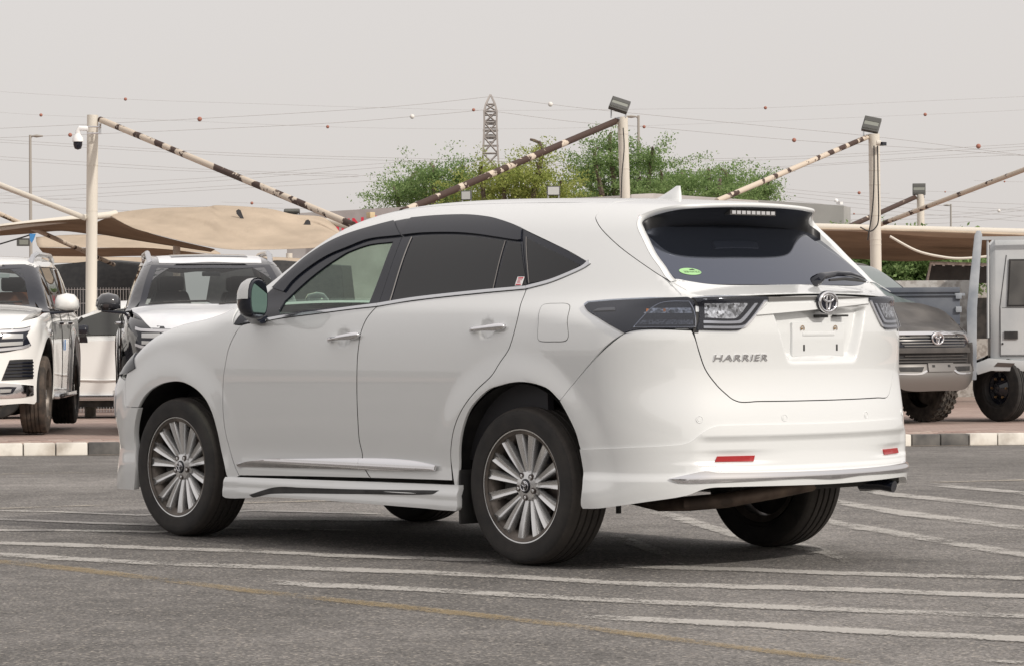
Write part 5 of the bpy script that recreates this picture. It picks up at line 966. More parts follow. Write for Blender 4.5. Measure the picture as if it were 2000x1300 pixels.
def asphalt():
    mt = principled('asphalt', (.11, .105, .10), .85, spec=.4); b = mt.node_tree.nodes['Principled BSDF']
    tc = N(mt, 'ShaderNodeTexCoord')
    def nz(scale, det=4, rough=.6):
        n = N(mt, 'ShaderNodeTexNoise'); n.inputs['Scale'].default_value = scale; n.inputs['Detail'].default_value = det; n.inputs['Roughness'].default_value = rough; L(mt, tc.outputs['Object'], n.inputs['Vector']); return n
    big, mid_, fine = nz(.35, 5), nz(3.1, 6), nz(75, 3, .75)
    vo = N(mt, 'ShaderNodeTexVoronoi'); vo.inputs['Scale'].default_value = 95; L(mt, tc.outputs['Object'], vo.inputs['Vector'])
    vc = N(mt, 'ShaderNodeSeparateColor'); L(mt, vo.outputs['Color'], vc.inputs[0])
    r = N(mt, 'ShaderNodeValToRGB'); e = r.color_ramp.elements; e[0].position = .32; e[0].color = (.102, .096, .090, 1); e[1].position = .70; e[1].color = (.172, .162, .153, 1); L(mt, big.outputs['Fac'], r.inputs[0])
    def mul(a, fac_node, out, lo, hi, f0=.3, f1=.7):
        m = N(mt, 'ShaderNodeMapRange'); m.inputs[1].default_value = f0; m.inputs[2].default_value = f1; m.inputs[3].default_value = lo; m.inputs[4].default_value = hi; L(mt, fac_node, m.inputs[0])
        x = N(mt, 'ShaderNodeMixRGB', blend_type='MULTIPLY'); x.inputs[0].default_value = 1; L(mt, a, x.inputs[1]); L(mt, m.outputs[0], x.inputs[2]); return x.outputs[0]
    c = mul(r.outputs[0], mid_.outputs['Fac'], 0, .74, 1.24)
    c = mul(c, fine.outputs['Fac'], 0, .48, 1.62, .28, .72)
    c = mul(c, vc.outputs[0], 0, .64, 1.50, 0, 1)
    st = nz(1.1, 8, .7); st.inputs['Distortion'].default_value = .8
    c = mul(c, st.outputs['Fac'], 0, .55, 1.0, .30, .40)          # oil and tyre stains
    c = mul(c, nz(.16, 4).outputs['Fac'], 0, .78, 1.18, .35, .65)
    # pale stone chips
    gt = N(mt, 'ShaderNodeMath', operation='GREATER_THAN'); gt.inputs[1].default_value = .93; L(mt, vc.outputs[1], gt.inputs[0])
    mx = N(mt, 'ShaderNodeMixRGB'); mx.inputs[2].default_value = (.42, .38, .33, 1); mu = N(mt, 'ShaderNodeMath', operation='MULTIPLY'); mu.inputs[1].default_value = .6; L(mt, gt.outputs[0], mu.inputs[0]); L(mt, mu.outputs[0], mx.inputs[0]); L(mt, c, mx.inputs[1])
    L(mt, mx.outputs[0], b.inputs['Base Color'])
    bp = N(mt, 'ShaderNodeBump'); bp.inputs['Strength'].default_value = .55; bp.inputs['Distance'].default_value = .006
    ad = N(mt, 'ShaderNodeMath', operation='ADD'); L(mt, fine.outputs['Fac'], ad.inputs[0]); L(mt, vo.outputs['Distance'], ad.inputs[1]); L(mt, ad.outputs[0], bp.inputs['Height']); L(mt, bp.outputs[0], b.inputs['Normal'])
    return mt
MT['asphalt'] = asphalt()
def worn_paint(name, col, cover=.55, scale=5.5, amax=.85):
    mt = principled(name, col, .8); t = mt.node_tree; b = t.nodes['Principled BSDF']; o = t.nodes['Material Output']
    tc = N(mt, 'ShaderNodeTexCoord'); tr = N(mt, 'ShaderNodeBsdfTransparent'); mx = N(mt, 'ShaderNodeMixShader')
    n1 = N(mt, 'ShaderNodeTexNoise'); n1.inputs['Scale'].default_value = scale; n1.inputs['Detail'].default_value = 6; L(mt, tc.outputs['Object'], n1.inputs['Vector'])
    n2 = N(mt, 'ShaderNodeTexNoise'); n2.inputs['Scale'].default_value = 70; n2.inputs['Detail'].default_value = 3; L(mt, tc.outputs['Object'], n2.inputs['Vector'])
    at_ = N(mt, 'ShaderNodeAttribute'); at_.attribute_name = 'edge'
    a = N(mt, 'ShaderNodeMath', operation='MULTIPLY_ADD'); a.inputs[1].default_value = .9; L(mt, n1.outputs['Fac'], a.inputs[0])
    m2 = N(mt, 'ShaderNodeMath', operation='MULTIPLY'); m2.inputs[1].default_value = 1.3; L(mt, n2.outputs['Fac'], m2.inputs[0]); L(mt, m2.outputs[0], a.inputs[2])
    e2 = N(mt, 'ShaderNodeMath', operation='MULTIPLY_ADD'); e2.inputs[1].default_value = .45; L(mt, at_.outputs['Fac'], e2.inputs[0]); L(mt, a.outputs[0], e2.inputs[2])
    mr = N(mt, 'ShaderNodeMapRange'); mr.inputs[1].default_value = 1.60-cover*.55; mr.inputs[2].default_value = 1.88-cover*.55; mr.inputs[4].default_value = amax; n3 = N(mt, 'ShaderNodeTexNoise'); n3.inputs['Scale'].default_value = .9; n3.inputs['Detail'].default_value = 5; L(mt, tc.outputs['Object'], n3.inputs['Vector'])
    e3 = N(mt, 'ShaderNodeMath', operation='MULTIPLY_ADD'); e3.inputs[1].default_value = .9; L(mt, n3.outputs['Fac'], e3.inputs[0]); L(mt, e2.outputs[0], e3.inputs[2]); e4 = N(mt, 'ShaderNodeMath', operation='SUBTRACT'); e4.inputs[1].default_value = .45; L(mt, e3.outputs[0], e4.inputs[0]); L(mt, e4.outputs[0], mr.inputs[0])
    L(mt, mr.outputs[0], mx.inputs[0]); L(mt, tr.outputs[0], mx.inputs[1]); L(mt, b.outputs[0], mx.inputs[2]); L(mt, mx.outputs[0], o.inputs[0])
    return mt
MT['line_white'] = worn_paint('worn_white_line_paint', (.46, .44, .41), .60)
MT['line_pale'] = worn_paint('faded_line_paint', (.40, .36, .30), .50)
MT['line_yellow'] = worn_paint('worn_yellow_line_paint', (.40, .29, .13), .42, 2.6, .42)
ds = [-60, -20, 0]+list(np.arange(14, 40, 1.0))+[45, 50, 60, 80, 110, 150, 400, 900]; ss = [-900, -300, -100, -40, -15, 0, 15, 40, 100, 300, 900]
gv = [sd(s, d) for d in ds for s in ss]; nS = len(ss)
tag(mesh_obj('asphalt', gv, [(i*nS+j, i*nS+j+1, (i+1)*nS+j+1, (i+1)*nS+j) for i in range(len(ds)-1) for j in range(nS-1)], MT['asphalt']), kind='structure')
cnt = {'white': 0, 'pale': 0, 'yellow': 0}
for ci, (c, far, near) in enumerate(MARKS):
    def gp(p): v = np.array([p[0], p[1], 0.]); d = depth(v); v[2] = Gz(d)+.004; return v
    F_, N_ = [gp(p) for p in far], [gp(p) for p in near]; n = len(F_)
    rows = [F_, [f*.75+e*.25 for f, e in zip(F_, N_)], [f*.25+e*.75 for f, e in zip(F_, N_)], N_]
    o = mesh_obj('road_marking', sum(rows, []), [(i*n+j, i*n+j+1, (i+1)*n+j+1, (i+1)*n+j) for i in range(3) for j in range(n-1)], MT['line_'+c])
    a = o.data.attributes.new('edge', 'FLOAT', 'POINT'); ev = [0]*n+[1]*n+[1]*n+[0]*n
    for i in (0, n-1): ev[n+i] = ev[2*n+i] = .0
    a.data.foreach_set('value', ev)
    tag(o, kind='structure')
# kerb and paving
KA = np.array([13.890, -5.106]); KE = np.array([-.5003, -.8658]); KN = np.array([.8658, -.5003])
def K(t, w, z): p = KA+KE*t+KN*w; v = np.array([p[0], p[1], 0.]); v[2] = Gz(depth(v))+z; return v
def t_of(px): # distance along the kerb where the sight line px crosses it
    lo, hi = -30., 40.
    for _ in range(50):
        m_ = (lo+hi)/2; v = K(m_, 0, 0)-C0; r = (v @ RH)/(v @ FH)*5841+1000
        if r < px: lo = m_
        else: hi = m_
    return lo
MT['kerb_white'] = noise_tint(principled('kerb_white_paint', (.6, .6, .55), .8), (.40, .36, .31), (.74, .71, .65), 3.5, 8, .30, .52, bump=.3, bscale=60)
MT['kerb_black'] = noise_tint(principled('kerb_black_paint', (.08, .08, .08), .8), (.075, .073, .072), (.20, .19, .175), 5, 6, .35, .75, bump=.3, bscale=60)
kerb = tag(mesh_obj('kerb', [K(t, w, z) for t in np.arange(-30, 31, 1.) for w, z in ((.02, -.05), (.02, .10), (.148, .10), (.148, -.05))], [(i*4+j, i*4+j+1, i*4+j+5, i*4+j+4) for i in range(60) for j in range(3)], MT['kerb_black']), kind='structure')
t0 = t_of(171); tk = t_of(1790)
kx = np.arange(t0-.3*8, tk+.3*8, .3)
for i, t in enumerate(kx):
    tn = t+.3
    pxm = None; blk = (t0-.01 < t < t0+.59) or (tk-.16 < t < tk+.44) or (t0+1.5 < t < tk-.8 and int((t-t0)/.9+.01) % 2 == 0)
    b = MB(); gq = .006; e_ = RNG.uniform(-.003, .003, 2)
    for w0, w1, z0, z1 in ((0+e_[0], .148, -.05, .118+e_[1]),):
        v = [K(tt_, w, z) for z in (z0, z1) for tt_, w in ((t+gq, w0), (tn-gq, w0), (tn-gq, w1), (t+gq, w1))]
        b.add(v, [(0, 3, 2, 1), (4, 5, 6, 7), (0, 1, 5, 4), (1, 2, 6, 5), (2, 3, 7, 6), (3, 0, 4, 7)])
    ks = b.build('kerb_stone', MT['kerb_black'] if blk else MT['kerb_white'], kerb, bevel=.012)
    if not blk and not hasattr(kerb, '_x'): pass
gut = mesh_obj('gutter', [K(t, w, .005) for t in np.arange(-30, 31, 1.) for w in (-.10, -.01)], [(i*2, i*2+1, i*2+3, i*2+2) for i in range(60)], noise_tint(principled('sandy_gutter', (.3, .25, .19), .9), (.20, .17, .14), (.40, .32, .24), 6, 6)); tag(gut, kind='structure')
def brick_mat():
    mt = principled('block_paving', (.3, .22, .19), .85); b = mt.node_tree.nodes['Principled BSDF']; tc = N(mt, 'ShaderNodeTexCoord'); mp_ = N(mt, 'ShaderNodeMapping'); mp_.inputs['Rotation'].default_value = (0, 0, math.atan2(-KE[1], -KE[0])*-1)
    L(mt, tc.outputs['Object'], mp_.inputs[0]); br = N(mt, 'ShaderNodeTexBrick'); L(mt, mp_.outputs[0], br.inputs['Vector']); br.inputs['Scale'].default_value = 1
    br.inputs['Brick Width'].default_value = .2; br.inputs['Row Height'].default_value = .1; br.inputs['Mortar Size'].default_value = .006
    br.inputs['Color1'].default_value = (.30, .205, .175, 1); br.inputs['Color2'].default_value = (.38, .29, .25, 1); br.inputs['Mortar'].default_value = (.22, .19, .16, 1)
    nz = N(mt, 'ShaderNodeTexNoise'); nz.inputs['Scale'].default_value = 1.2; nz.inputs['Detail'].default_value = 6; L(mt, tc.outputs['Object'], nz.inputs['Vector'])
    mr = N(mt, 'ShaderNodeMapRange'); mr.inputs[3].default_value = .75; mr.inputs[4].default_value = 1.3; L(mt, nz.outputs['Fac'], mr.inputs[0])
    mx = N(mt, 'ShaderNodeMixRGB', blend_type='MULTIPLY'); mx.inputs[0].default_value = 1; L(mt, br.outputs[0], mx.inputs[1]); L(mt, mr.outputs[0], mx.inputs[2]); L(mt, mx.outputs[0], b.inputs['Base Color']); return mt
ww = [.15, 1, 2, 4, 6, 9, 12, 16, 22, 30, 45, 80]
pav = mesh_obj('paving', [K(t, w, .105) for w in ww for t in np.arange(-60, 61, 2.)], [(i*61+j, i*61+j+1, (i+1)*61+j+1, (i+1)*61+j) for i in range(len(ww)-1) for j in range(60)], brick_mat()); tag(pav, kind='structure')
bms = [principled('brick_%s' % n_, c_, .9) for n_, c_ in (('pink', (.34, .235, .20)), ('buff', (.40, .31, .26)), ('brown', (.26, .185, .16)), ('dusty', (.42, .34, .29)))]
bm_mesh = []
for q_ in bms:
    b = MB(); b.box((.004, .004, 0), (.196, .096, .012)); o = b.build('brick', q_, pav, bevel=.004, seg=1); bm_mesh.append(o.data); bpy.data.objects.remove(o)
ang = math.atan2(KE[1], KE[0])
for ta, tb in ((t_of(0)-.1, t_of(236)+.1), (t_of(1768)-.1, t_of(2000)+.1)):
    for r_ in range(11):
        for t in np.arange(ta-(r_ % 2)*.1, tb, .2):
            o = bpy.data.objects.new('brick', bm_mesh[int(RNG.integers(0, 4))]); COL.objects.link(o); o.parent = pav
            p = K(t, .152+r_*.1, .1035); o.location = p; o.rotation_euler = (0, .0, ang); o.location.z += RNG.uniform(-.002, .002)
# ---------------------------------------------------------------- parked vehicles
def heading(d_, delta):
    """rz so that local +x points at the camera side, turned delta to the right"""
    h = -FH*math.cos(delta)+RH*math.sin(delta); return math.atan2(h[1], h[0])
def place(name, s, d, rz, label, cat, group, z=.12):
    p = sd(s, d, z); e = empty(name, tuple(p), rz, label, cat, group); return e
MT['v_white'] = principled('white_car_paint', (.80, .80, .78), .35, 0, 1)
MT['v_black'] = principled('black_car_paint', (.030, .031, .036), .12, .0, 1)
MT['v_grey'] = noise_tint(principled('dusty_grey_paint', (.13, .12, .115), .6, 0, .12), (.052, .048, .046), (.105, .097, .090), 2.5, 6)
MT['v_silver'] = principled('silver_skid', (.27, .26, .25), .35, .7)
MT['v_glass'] = clear_glass('car_window_glass', (.42, .47, .46))
MT['v_darkglass'] = principled('car_dark_glass', (.05, .052, .05), .04)
MT['film'] = noise_tint(principled('white_protective_film', (.75, .76, .78), .32, 0, .3), (.66, .68, .72), (.82, .83, .84), 2.2, 5, bump=.35, bscale=9, bdist=.01)
MT['truck_grey'] = noise_tint(principled('grey_truck_paint', (.3, .32, .34), .5, 0, .2), (.42, .44, .455), (.50, .515, .52), 3, 6)
MT['bed_grey'] = noise_tint(principled('blue_grey_bed_paint', (.10, .12, .15), .55), (.085, .10, .13), (.14, .155, .18), 3, 6)
MT['scuffed_white'] = noise_tint(principled('scuffed_white_board', (.5, .48, .45), .8), (.40, .37, .34), (.60, .58, .55), 14, 8, .38, .55)
MT['tyre_bg'] = noise_tint(principled('tyre_brown_dust', (.04, .035, .03), .85), (.045, .038, .033), (.11, .085, .068), 12, 5)
MT['tyre_dark'] = noise_tint(principled('tyre_dark', (.02, .02, .02), .8), (.016, .016, .016), (.035, .032, .03), 12, 5)
MT['orange_seat'] = principled('orange_leather', (.42, .13, .05), .6)
def sec_loft(st, name, mat, parent, bevel=.03, smooth=True):
    """st: (x, [(y, z) from bottom centre round to top centre]) - mirrored and lofted"""
    rings = []
    for x, h in st: rings.append([(x, y, z) for y, z in h]+[(x, -y, z) for y, z in h[::-1]])
    b = MB(); b.loft(rings); return b.build(name, mat, parent, bevel=bevel, angle=28, seg=2)
def simple_wheel(parent, x, y, r, w, mat='tyre_dark', rim='alloy', nsp=6, rr=.62, blocky=False, steel=False):
    s = 1 if y > 0 else -1
    e = empty('wheel', (x, y, r)); e.parent = parent; e.rotation_euler = (0, RNG.uniform(0, 1), 0 if s > 0 else math.pi)
    b = MB(); hw = w/2; g1 = [(r, hw*.72)]
    for c in (.45, .15, -.15, -.45): g1 += [(r, hw*(c+.05)), (r-.010, hw*(c+.035)), (r-.010, hw*(c-.035)), (r, hw*(c-.05))]
    b.lathe([(r*rr, hw*.80), (r*(rr+.06), hw*.97), (r*.86, hw), (r*.97, hw*.90)]+g1+[(r, -hw*.72), (r*.97, -hw*.9), (r*.86, -hw), (r*rr, -hw*.8)], 40)
    if blocky:
        for k in range(34):
            for side in (1, -1):
                for c, ww_ in ((.62, .34), (.18, .26)):
                    q = 2*math.pi*(k+.5*(side > 0)+.25*(c < .3))/34; M = Matrix.Rotation(-q, 4, 'Y') @ Matrix.Translation((r+.004, side*hw*c*1.15, 0)) @ Matrix.Rotation(.5*side, 4, 'X')
                    b.box((-.02, -hw*ww_/2, -.022), (.012, hw*ww_/2, .022), M=M)
    ty = b.build('tyre', MT[mat], e, smooth=True, angle=30)
    b = MB(); b.lathe([(r*rr, hw*.8), (r*rr*.96, hw*.86), (r*rr*.90, hw*.70), (r*rr*.86, 0), (0, -.02)], 40); ri = b.build('rim', MT['alloy_dark'] if not steel else MT['black_matt'], e, smooth=True)
    if steel:
        b = MB(); b.lathe([(r*rr*.88, hw*.35), (r*rr*.6, hw*.25), (r*rr*.45, hw*.5), (r*rr*.25, hw*.9), (0, hw*.92)], 32); b.build('hub', MT['black_gloss'], e, smooth=True)
        for k in range(6):
            q = 2*math.pi*k/6; b = MB(); b.lathe([(.014, hw*.42), (.014, hw*.62), (0, hw*.62)], 6, 'y', (r*rr*.55*math.cos(q), 0, r*rr*.55*math.sin(q))); b.build('wheel_nut', MT['brass'], e)
    else:
        for k in range(nsp):
            q = 2*math.pi*k/nsp; c = np.array((math.cos(q), 0, math.sin(q))); t = np.array((-math.sin(q), 0, math.cos(q)))
            b = MB(); b.loft([[tuple(c*a+t*wd*k2+np.array((0, hw*(.62+.12*h2), 0))) for k2, h2 in ((-1, -1), (-.7, 0), (.7, 0), (1, -1))] for a, wd in ((.04, .035), (r*rr*.55, .03), (r*rr*.93, .045))]); b.build('spoke', MT[rim], e, smooth=True)
        b = MB(); b.lathe([(.05, hw*.5), (.05, hw*.80), (0, hw*.82)], 20); b.build('hub', MT[rim], e, smooth=True)
    return e
def arch_ring(parent, x, zc, r, y, mat='black_matt', w=.26, zlo=.30):
    for s in (1, -1):
        b = MB(); n = 22; a0 = math.asin(max(-1, (zlo-zc)/r)); qs = np.linspace(a0, math.pi-a0, n); P = [(x+r*math.cos(q), zc+r*math.sin(q)) for q in qs]
        b.add([(p[0], s*(y+.004), p[1]) for p in P], [tuple(range(n))]); b.build('wheel_arch', MT[mat], parent)
def quad(parent, name, pts, mat, t=.01, nrm=None):
    """polygon plate with thickness t along its normal"""
    P = [np.array(p, float) for p in pts]; n_ = np.cross(P[1]-P[0], P[2]-P[0]); n_ /= np.linalg.norm(n_)
    if nrm is not None and np.dot(n_, np.array(nrm, float)) < 0: P = P[::-1]; n_ = -n_
    k = len(P); b = MB(); b.add([p-n_*t*.5 for p in P]+[p+n_*t for p in P], [tuple(range(k))[::-1], tuple(range(k, 2*k))]+[(i, (i+1) % k, k+(i+1) % k, k+i) for i in range(k)])
    return b.build(name, MT[mat] if isinstance(mat, str) else mat, parent)
def stretch(root, f, fx=None):
    """raise the bodywork by f(x, z); wheels stay"""
    done = set()
    def walk(o):
        for c in o.children:
            if c.type == 'EMPTY': continue
            if c.data.name not in done:
                done.add(c.data.name); me = c.data; n = len(me.vertices); v = np.zeros(n*3); me.vertices.foreach_get('co', v); v = v.reshape(-1, 3)
                x_ = v[:, 0].copy(); v[:, 0] += (fx(x_, v[:, 2]) if fx else 0); v[:, 2] += f(x_, v[:, 2]); me.vertices.foreach_set('co', v.ravel()); me.update()
            walk(c)
    walk(root)
SUVF = make_skin(Spl([(-4.5, .86), (-3.9, .955), (-3.0, .975), (-1.5, .98), (0, .975), (.5, .95), (.8, .90), (1.1, .80)]), Spl([(.2, -.05), (.34, -.02), (.5, -.006), (.75, 0), (.95, -.006), (1.1, -.018), (1.2, -.035), (1.35, -.065), (1.6, -.10), (1.9, -.12)]), Spl([(1.2, .95), (.6, .97), (-.3, .95), (-1, .90), (-3, .895), (-4.2, .84)]), None,
    Spl([(1.1, .92), (.9, 1.04), (.75, 1.10), (.5, 1.155), (0, 1.205), (-.42, 1.235), (-.62, 1.30), (-.85, 1.50), (-1.10, 1.70), (-1.28, 1.80), (-1.6, 1.865), (-2.6, 1.90), (-3.6, 1.875), (-4.1, 1.80)]),
    Spl([(.2, .90), (.34, .955), (.45, .965), (.60, .955), (.80, .945), (.95, .925), (1.06, .87), (1.2, .70), (1.4, .30)]), Spl([(.3, -4.1), (1.0, -4.18), (1.25, -4.15), (1.8, -3.98)]), (0, -3.075), tum=.20, crown=(.02, .03))
def big_suv(root, paint, roof_mat, hood_mat, tyre='tyre_bg', side=1, glass='v_glass'):
    """three-row SUV, origin under the front axle, +x forward"""
    fn = SUVF
    def go():
        W_ = lambda p: tuple(wrap_inv(np.array(p))[0]); UF = X_F+.9*math.pi/2
        def fp(y, z): return W_(front_pt(fn, y, z))
        def pn(name, dom, poly, mat, par=root, **kw):
            kw.setdefault('fn', fn); kw.setdefault('depth', .012); kw.setdefault('gap', 0); kw.setdefault('res', .05); kw.setdefault('bres', .035)
            return panel(name, dom, poly, MT[mat], par, **kw)
        def arch(x0, r=.485, z0=.32, n=15, zc_=.43): q0 = math.asin((z0-zc_)/r); return [(x0+r*math.cos(q), zc_+r*math.sin(q)) for q in np.linspace(q0, math.pi-q0, n)]
        top = [(-4.0, 1.17), (-.45, 1.14), (.2, 1.09)]
        # left half of the lower body, mirrored
        low = [(-4.0, .40)]+[(-3.075-.485, .40)]+arch(-3.075, z0=.40)[::-1]+[(-3.075+.485, .34), (-.50, .34)]+arch(0, z0=.34)[::-1]+[(.50, .32), W_(front_pt(fn, .80, .33)), W_(front_pt(fn, .5, .315)), (UF, .31)]
        upp = [(UF, 1.015), W_(front_pt(fn, .45, 1.02)), W_(front_pt(fn, .70, 1.035)), (.55, 1.085), (.2, 1.13), (-.45, 1.17), (-4.0, 1.21)]
        body = pn('body', 'wrap', low+upp, paint, mirror=True, corner=30, res=.045)[0]
        hp_ = [(.86, 0), (.85, .45), (.78, .66), (.60, .78), (.2, .86), (-.48, .88), (-.52, .5), (-.50, 0)]
        pn('bonnet', 'top', [(x, -y) for x, y in hp_[::-1][1:-1]]+hp_, hood_mat, off=.006, depth=.05, res=.06)
        rfp_ = [(-1.22, 0), (-1.24, .4), (-1.28, .62), (-1.6, .70), (-3.9, .66), (-4.0, .3), (-4.0, 0)]
        pn('roof', 'top', [(x, -y) for x, y in rfp_[::-1][1:-1]]+rfp_, roof_mat, depth=.03, res=.08)
        if hood_mat == 'film':
            fo = pn('roof_film', 'top', [(-1.27, -.56), (-3.6, -.60), (-3.6, .60), (-1.27, .56), (-1.25, .3), (-1.26, 0), (-1.24, -.3)], 'film', off=.006, res=.08, depth=.006)[0]
            pn('sunroof', 'top', [(-1.50, -.42), (-2.2, -.42), (-2.2, .42), (-1.50, .42)], 'black_gloss', fo, off=.012, res=.1, depth=.004)
        ws = [(-.46, 0), (-.47, .5), (-.52, .78), (-1.22, .61), (-1.20, .3), (-1.20, 0)]
        pn('windscreen', 'top', ws+[(x, -y) for x, y in ws[::-1][1:-1]], 'v_glass', depth=.003, res=.08, gap=.01)
        fr = [(-.44, 0), (-.45, .5), (-.49, .82), (-1.24, .645), (-1.18, .3), (-1.18, 0)]; fri = [(-.50, 0), (-.51, .5), (-.57, .735), (-1.17, .585), (-1.12, .3), (-1.12, 0)]
        pn('windscreen_frit', 'top', fr+[(x, -y) for x, y in fr[::-1][1:-1]], 'black_gloss', depth=.003, off=.002, res=.08, holes=[fri+[(x, -y) for x, y in fri[::-1][1:-1]]])
        # body side above the belt: one dark band of glass with pillars over it
        q = lambda x, z: tuple(wrap_inv(surf(np.array([[x, z]]), 'wrap', fn))[0])
        for nm, mt_, xa, xb, ya, yb in (('side_window', glass, -.66, -1.60, -1.30, -1.62), ('side_window', glass, -1.68, -2.58, -1.70, -2.58), ('side_window', glass, -2.66, -3.86, -2.66, -3.78)):
            pn(nm, 'wrap', [(xa, 1.235), (ya, 1.74), (yb, 1.76), (xb, 1.24)], mt_, mirror=True, off=-.004, depth=.002, res=.08)
        for xa, xb, ya, yb in ((-.46, -.68, -1.20, -1.32),): pn('pillar', 'sec', [surf(np.array([[x, z]]), 'wrap', fn)[0] for x, z in ((-.42, 1.19), (-.66, 1.20))]+[surf(np.array([[x, z]]), 'wrap', fn)[0] for x, z in ((-1.30, 1.74), (-1.24, 1.775))]+[surf(np.array([[-.62, .80]]), 'top', fn)[0]], paint if paint != 'v_white' else 'black_gloss', mirror=True, res=.05, depth=.02)
        for xa, xb in ((-1.60, -1.68), (-2.58, -2.66)): pn('pillar', 'wrap', [(xa, 1.20), (xa-.01, 1.77), (xb-.01, 1.77), (xb, 1.20)], 'black_matt', mirror=True, res=.08)
        pn('pillar', 'wrap', [(-3.84, 1.20), (-3.76, 1.77), (-4.0, 1.77), (-4.05, 1.20)], paint, mirror=True, res=.08)
        pn('roof_side', 'sec', [surf(np.array([[x, z]]), 'wrap', fn)[0] for x, z in ((-1.24, 1.735), (-1.60, 1.755), (-3.9, 1.74))]+[surf(np.array([[x, y]]), 'top', fn)[0] for x, y in ((-3.9, .655), (-1.6, .695), (-1.27, .615))], paint if paint == 'v_white' else 'v_black', mirror=True, res=.06)
        pn('belt_trim', 'wrap', [(-.66, 1.215), (-4.0, 1.225), (-4.0, 1.24), (-.66, 1.235)], 'chrome', mirror=True, off=.006, depth=.006, res=.1)
        for s in (0, 1):
            M_ = (lambda pl: pl) if s == 0 else (lambda pl: [(2*UF-u, z) for u, z in pl])
            hl_ = pn('headlamp', 'wrap', M_([fp(.44, .76), fp(.62, .765), fp(.80, .80), (.55, .83), (.60, .93), (.52, 1.03), fp(.80, 1.01), fp(.62, 1.0), fp(.44, .99)]), 'black_gloss', off=.006, res=.04)[0]
            pn('light_bar', 'wrap', M_([fp(.45, .765), fp(.80, .80), (.57, .825), (.57, .850), fp(.80, .828), fp(.45, .795)]), 'lens_silver', hl_, off=.014, res=.03, bres=.02)
            pn('light_bar', 'wrap', M_([fp(.45, .955), fp(.80, .97), (.55, .985), (.54, 1.018), fp(.80, .998), fp(.45, .985)]), 'lens_silver', hl_, off=.014, res=.03, bres=.02)
            pn('light_bar', 'wrap', M_([fp(.47, .80), fp(.515, .80), fp(.585, .955), fp(.54, .955)]), 'lens_silver', hl_, off=.014, res=.03, bres=.02)
            pn('lamp_unit', 'wrap', M_([fp(.60, .90), fp(.80, .905), fp(.80, .95), fp(.62, .95)]), 'mirror_silver', hl_, off=.012, res=.03, bres=.02)
            pn('lamp_unit', 'wrap', M_([fp(.56, .825), fp(.80, .84), fp(.80, .875), fp(.58, .865)]), 'mirror_silver', hl_, off=.012, res=.03, bres=.02)
            iv = pn('air_intake', 'wrap', M_([fp(.60, .525), fp(.80, .53), (.53, .535), (.53, .70), fp(.80, .70), fp(.68, .695)]), 'black_matt', off=.004, res=.04)[0]
            for k in range(5):
                z_ = .55+k*.028; y_ = .615+k*.014; pn('louvre', 'wrap', M_([fp(y_, z_), fp(.80, z_+.004), (.535, z_+.004), (.535, z_+.016), fp(.80, z_+.016), fp(y_+.006, z_+.014)]), 'black_gloss', iv, off=.018, depth=.014, res=.04, bres=.02)
            ch_ = pn('chrome_bezel', 'wrap', M_([fp(.0, .515), fp(.60, .505), fp(.80, .49), (.535, .48), (.53, .40), fp(.78, .385), fp(.5, .38), fp(.0, .38)]), 'chrome', off=.012, res=.05)[0]
            pn('fog_bezel', 'wrap', M_([fp(.0, .475), fp(.50, .47), fp(.66, .475), fp(.74, .47), fp(.70, .42), fp(.60, .415), fp(.52, .44), fp(.0, .445)]), 'black_gloss', ch_, off=.020, res=.04, bres=.02)
            pn('fog_lamp', 'wrap', M_([fp(.58, .425), fp(.68, .43), fp(.69, .455), fp(.58, .455)]), 'mirror_silver', ch_, off=.026, res=.03, bres=.02)
        gr = pn('grille', 'wrap', [fp(.44, .55), fp(.44, .99), (UF, .99), (2*UF-fp(.44, .99)[0], .99), (2*UF-fp(.44, .55)[0], .55), (UF, .55)], 'black_gloss', off=.012, res=.05)[0]
        for k in range(5): z_ = .60+k*.075; pn('grille_bar', 'wrap', [fp(.40, z_), fp(.40, z_+.02), (UF, z_+.02), (2*UF-fp(.40, z_)[0], z_+.02), (2*UF-fp(.40, z_)[0], z_), (UF, z_)], 'chrome', gr, off=.024, res=.05)
    with_skin(-3.2, 0.0, go)
    for s in (1, -1):
        b = MB(); b.tube([(-1.36, s*.66, 1.76), (-1.42, s*.665, 1.83), (-1.55, s*.67, 1.875), (-1.9, s*.67, 1.91), (-3.3, s*.67, 1.915), (-3.6, s*.66, 1.88), (-3.75, s*.65, 1.80)], .030, 8); b.build('roof_rail', MT['satin_chrome'], root, smooth=True)
        b = MB(); b.loft([[(x, s*(1.12+y*k), 1.27+z*k) for y, z in ((-.13, -.06), (-.13, .03), (-.10, .09), (.0, .115), (.08, .10), (.13, .04), (.14, -.03), (.11, -.08), (0, -.09))] for x, k in ((-.74, .86), (-.71, 1), (-.64, .95), (-.58, .75), (-.55, .4))]); m1 = b.build('door_mirror', MT[paint], root, smooth=True, angle=75)
        b = MB(); b.loft([[(x, s*1.20, z) for x, z in ((-.73, 1.175), (-.62, 1.175), (-.62, 1.20), (-.73, 1.20))], [(x, s*.95, z) for x, z in ((-.74, 1.15), (-.58, 1.15), (-.58, 1.185), (-.74, 1.185))], [(x, s*.90, z) for x, z in ((-.74, 1.15), (-.58, 1.15), (-.58, 1.2), (-.74, 1.2))]]); b.build('mirror_base', MT['black_gloss'], m1, bevel=.008)
        for xh in (-1.45, -2.45):
            b = MB(); b.tube([(xh+.12, s*.97, 1.06), (xh+.09, s*1.01, 1.06), (xh-.09, s*1.01, 1.06), (xh-.12, s*.97, 1.06)], .016, 8); b.build('door_handle', MT['chrome'], root, smooth=True)
        b = MB(); b.box((-.52, min(s*.955, s*.99), .93), (-.34, max(s*.955, s*.99), 1.00)); b.build('fender_vent', MT['chrome'], root, bevel=.012)
